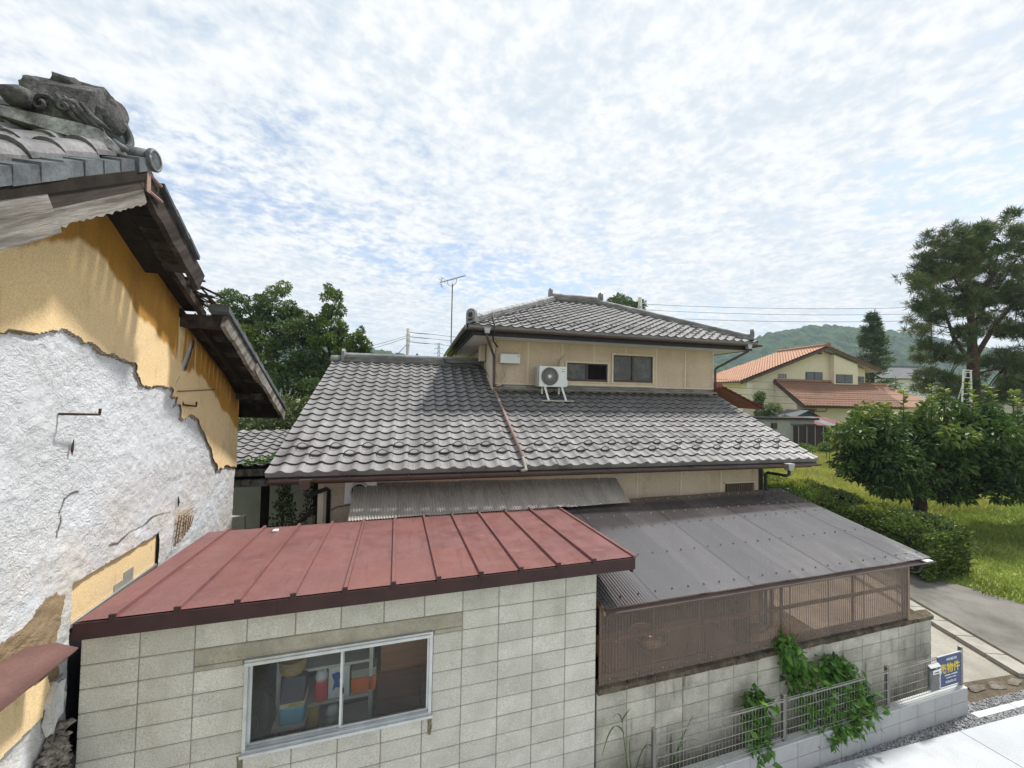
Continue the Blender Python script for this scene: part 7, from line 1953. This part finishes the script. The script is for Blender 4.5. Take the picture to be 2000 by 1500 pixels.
for sx in (-1, 1):
    for sy in (-1, 1): pb.tube([(30.5 + sx*4.5, 405 + sy*4.5, -5), (30.5 + sx*1.1, 405 + sy*1.1, 30), (30.5 + sx*.6, 405 + sy*.6, 53)], [.42, .36, .28], 4)
for i in range(12):
    z0, z1 = -5 + i*4.6, -5 + (i+1)*4.6
    w0, w1 = 4.5*(1-(z0+5)/58*.88), 4.5*(1-(z1+5)/58*.88)
    pb.tube([(30.5-w0, 403, z0), (30.5+w1, 403, z1)], .2, 4).tube([(30.5+w0, 403, z0), (30.5-w1, 403, z1)], .2, 4)
pb.build('lattice', M_pyl, py)
for z in (52, 47, 42, 37): MB().tube([(30.5-5, 405, z-.4), (30.5, 405, z+.7), (30.5+5, 405, z-.4)], .30, 4).build('crossarm', M_pyl, py)

# ------------------------------------------------------------------ wooded hills
def hill(name, line, depth_in, depth_out, seed, step=2.2, cell=8.5, parent=None):
    """line: (x, y, height) crest points; wooded with domed crowns"""
    L = np.array(line, float)
    seg = np.hypot(np.diff(L[:, 0]), np.diff(L[:, 1])); s = np.concatenate([[0], np.cumsum(seg)])
    ns = int(s[-1]/step); ss = np.linspace(0, s[-1], ns)
    cx, cy, ch = (np.interp(ss, s, L[:, i]) for i in range(3))
    tt = np.linspace(-1, .6, 70)
    tx = np.gradient(cx); ty = np.gradient(cy); ln = np.hypot(tx, ty); nx_, ny_ = ty/ln, -tx/ln
    sgn = np.sign(nx_*(-cx) + ny_*(-cy)); nx_, ny_ = nx_*sgn, ny_*sgn            # towards the viewer
    T_, S_ = np.meshgrid(tt, np.arange(ns), indexing='xy')
    off = np.where(T_ < 0, T_*depth_in, T_*depth_out)
    X = cx[:, None] - nx_[:, None]*off; Y = cy[:, None] - ny_[:, None]*off
    prof = np.cos(np.clip(np.abs(T_), 0, 1)*math.pi/2)
    fold = (fbm(ss[:, None]/70 + T_*.3, T_*1.5 + 9, 4, seed) - .5)
    Z = -6 + (ch[:, None] + 6)*np.clip(prof + fold*.35*(1-prof)*prof*3, 0, 1.2)
    gx_, gy_ = np.floor(X/cell), np.floor(Y/cell)
    dome = np.zeros_like(X)
    def hsh(a, b, k):
        n = (a.astype(np.int64)*374761393 + b.astype(np.int64)*668265263 + k*974634777) & 0xffffffff
        n = ((n ^ (n >> 13))*1274126177) & 0xffffffff
        return ((n ^ (n >> 16)) & 0xffff)/65535.
    for i in (-1, 0, 1):
        for j in (-1, 0, 1):
            a, b = gx_+i, gy_+j
            px, py = (a + .15 + .7*hsh(a, b, 1))*cell, (b + .15 + .7*hsh(a, b, 2))*cell
            r = cell*(.50 + .40*hsh(a, b, 3)); h = 3.5 + 6.0*hsh(a, b, 4)
            d2 = ((X-px)**2 + (Y-py)**2)/r**2
            dome = np.maximum(dome, h*np.sqrt(np.clip(1-d2, 0, 1)))
    Z = Z + dome + (fbm(X*.6, Y*.6, 3, seed+5) - .5)*1.8
    n, m_ = X.shape
    idx = np.arange(n*m_).reshape(n, m_)
    f = np.stack([idx[:-1, :-1], idx[1:, :-1], idx[1:, 1:], idx[:-1, 1:]], -1).reshape(-1, 4)
    o = np_obj(name, np.stack([X.ravel(), Y.ravel(), Z.ravel()], 1), f, M_hill, None, True, 'W', (float(cx.mean()), float(cy.mean()), -5))
    return setp(o, kind='structure')
def hillmat():
    t = NT('hill_wood')
    c = t.mix(t.ramp(t.noise(.13, 3, .6), .35, .65), (.035, .070, .026), (.060, .095, .032))
    c = t.mix(t.ramp(t.noise(.022, 3), .45, .65), c, (.026, .052, .026))
    c = t.bright(c, t.ramp(t.noise(1.1, 3, .7), .3, .7, .65, 1.25))
    t.bsdf(c, .95, .1, 0, t.noise(.9, 3, .7), .8, .8); return t.m
M_hill = hillmat()
hill('hill', [(300, 470, 30), (365, 430, 50), (400, 410, 56), (450, 393, 80), (490, 383, 88), (514, 376, 90), (578, 358, 84), (643, 341, 72), (765, 309, 55), (880, 260, 40)], 150, 150, 3)
hill('hill', [(-420, 640, 70), (-250, 600, 66), (-120, 560, 62), (-45, 530, 50), (-4, 522, 44), (20, 515, 20), (60, 505, 6)], 120, 120, 9, step=3.0)

# ------------------------------------------------------------------ air
hm = bpy.data.materials.new('haze'); hm.use_nodes = True
hm.node_tree.nodes.clear()
_o = hm.node_tree.nodes.new('ShaderNodeOutputMaterial'); _v = hm.node_tree.nodes.new('ShaderNodeVolumePrincipled')
_v.inputs['Color'].default_value = (.62, .76, .92, 1); _v.inputs['Density'].default_value = .00042; _v.inputs['Anisotropy'].default_value = .1
hm.node_tree.links.new(_v.outputs[0], _o.inputs['Volume'])
hz_ = MB().box(-1600, 1600, -1600, 1600, -12, 125)
setp(solo('haze', hz_, hm, 'pale summer haze filling the air over the whole valley', 'haze', (0, 0, -12), 'W'), kind='stuff')
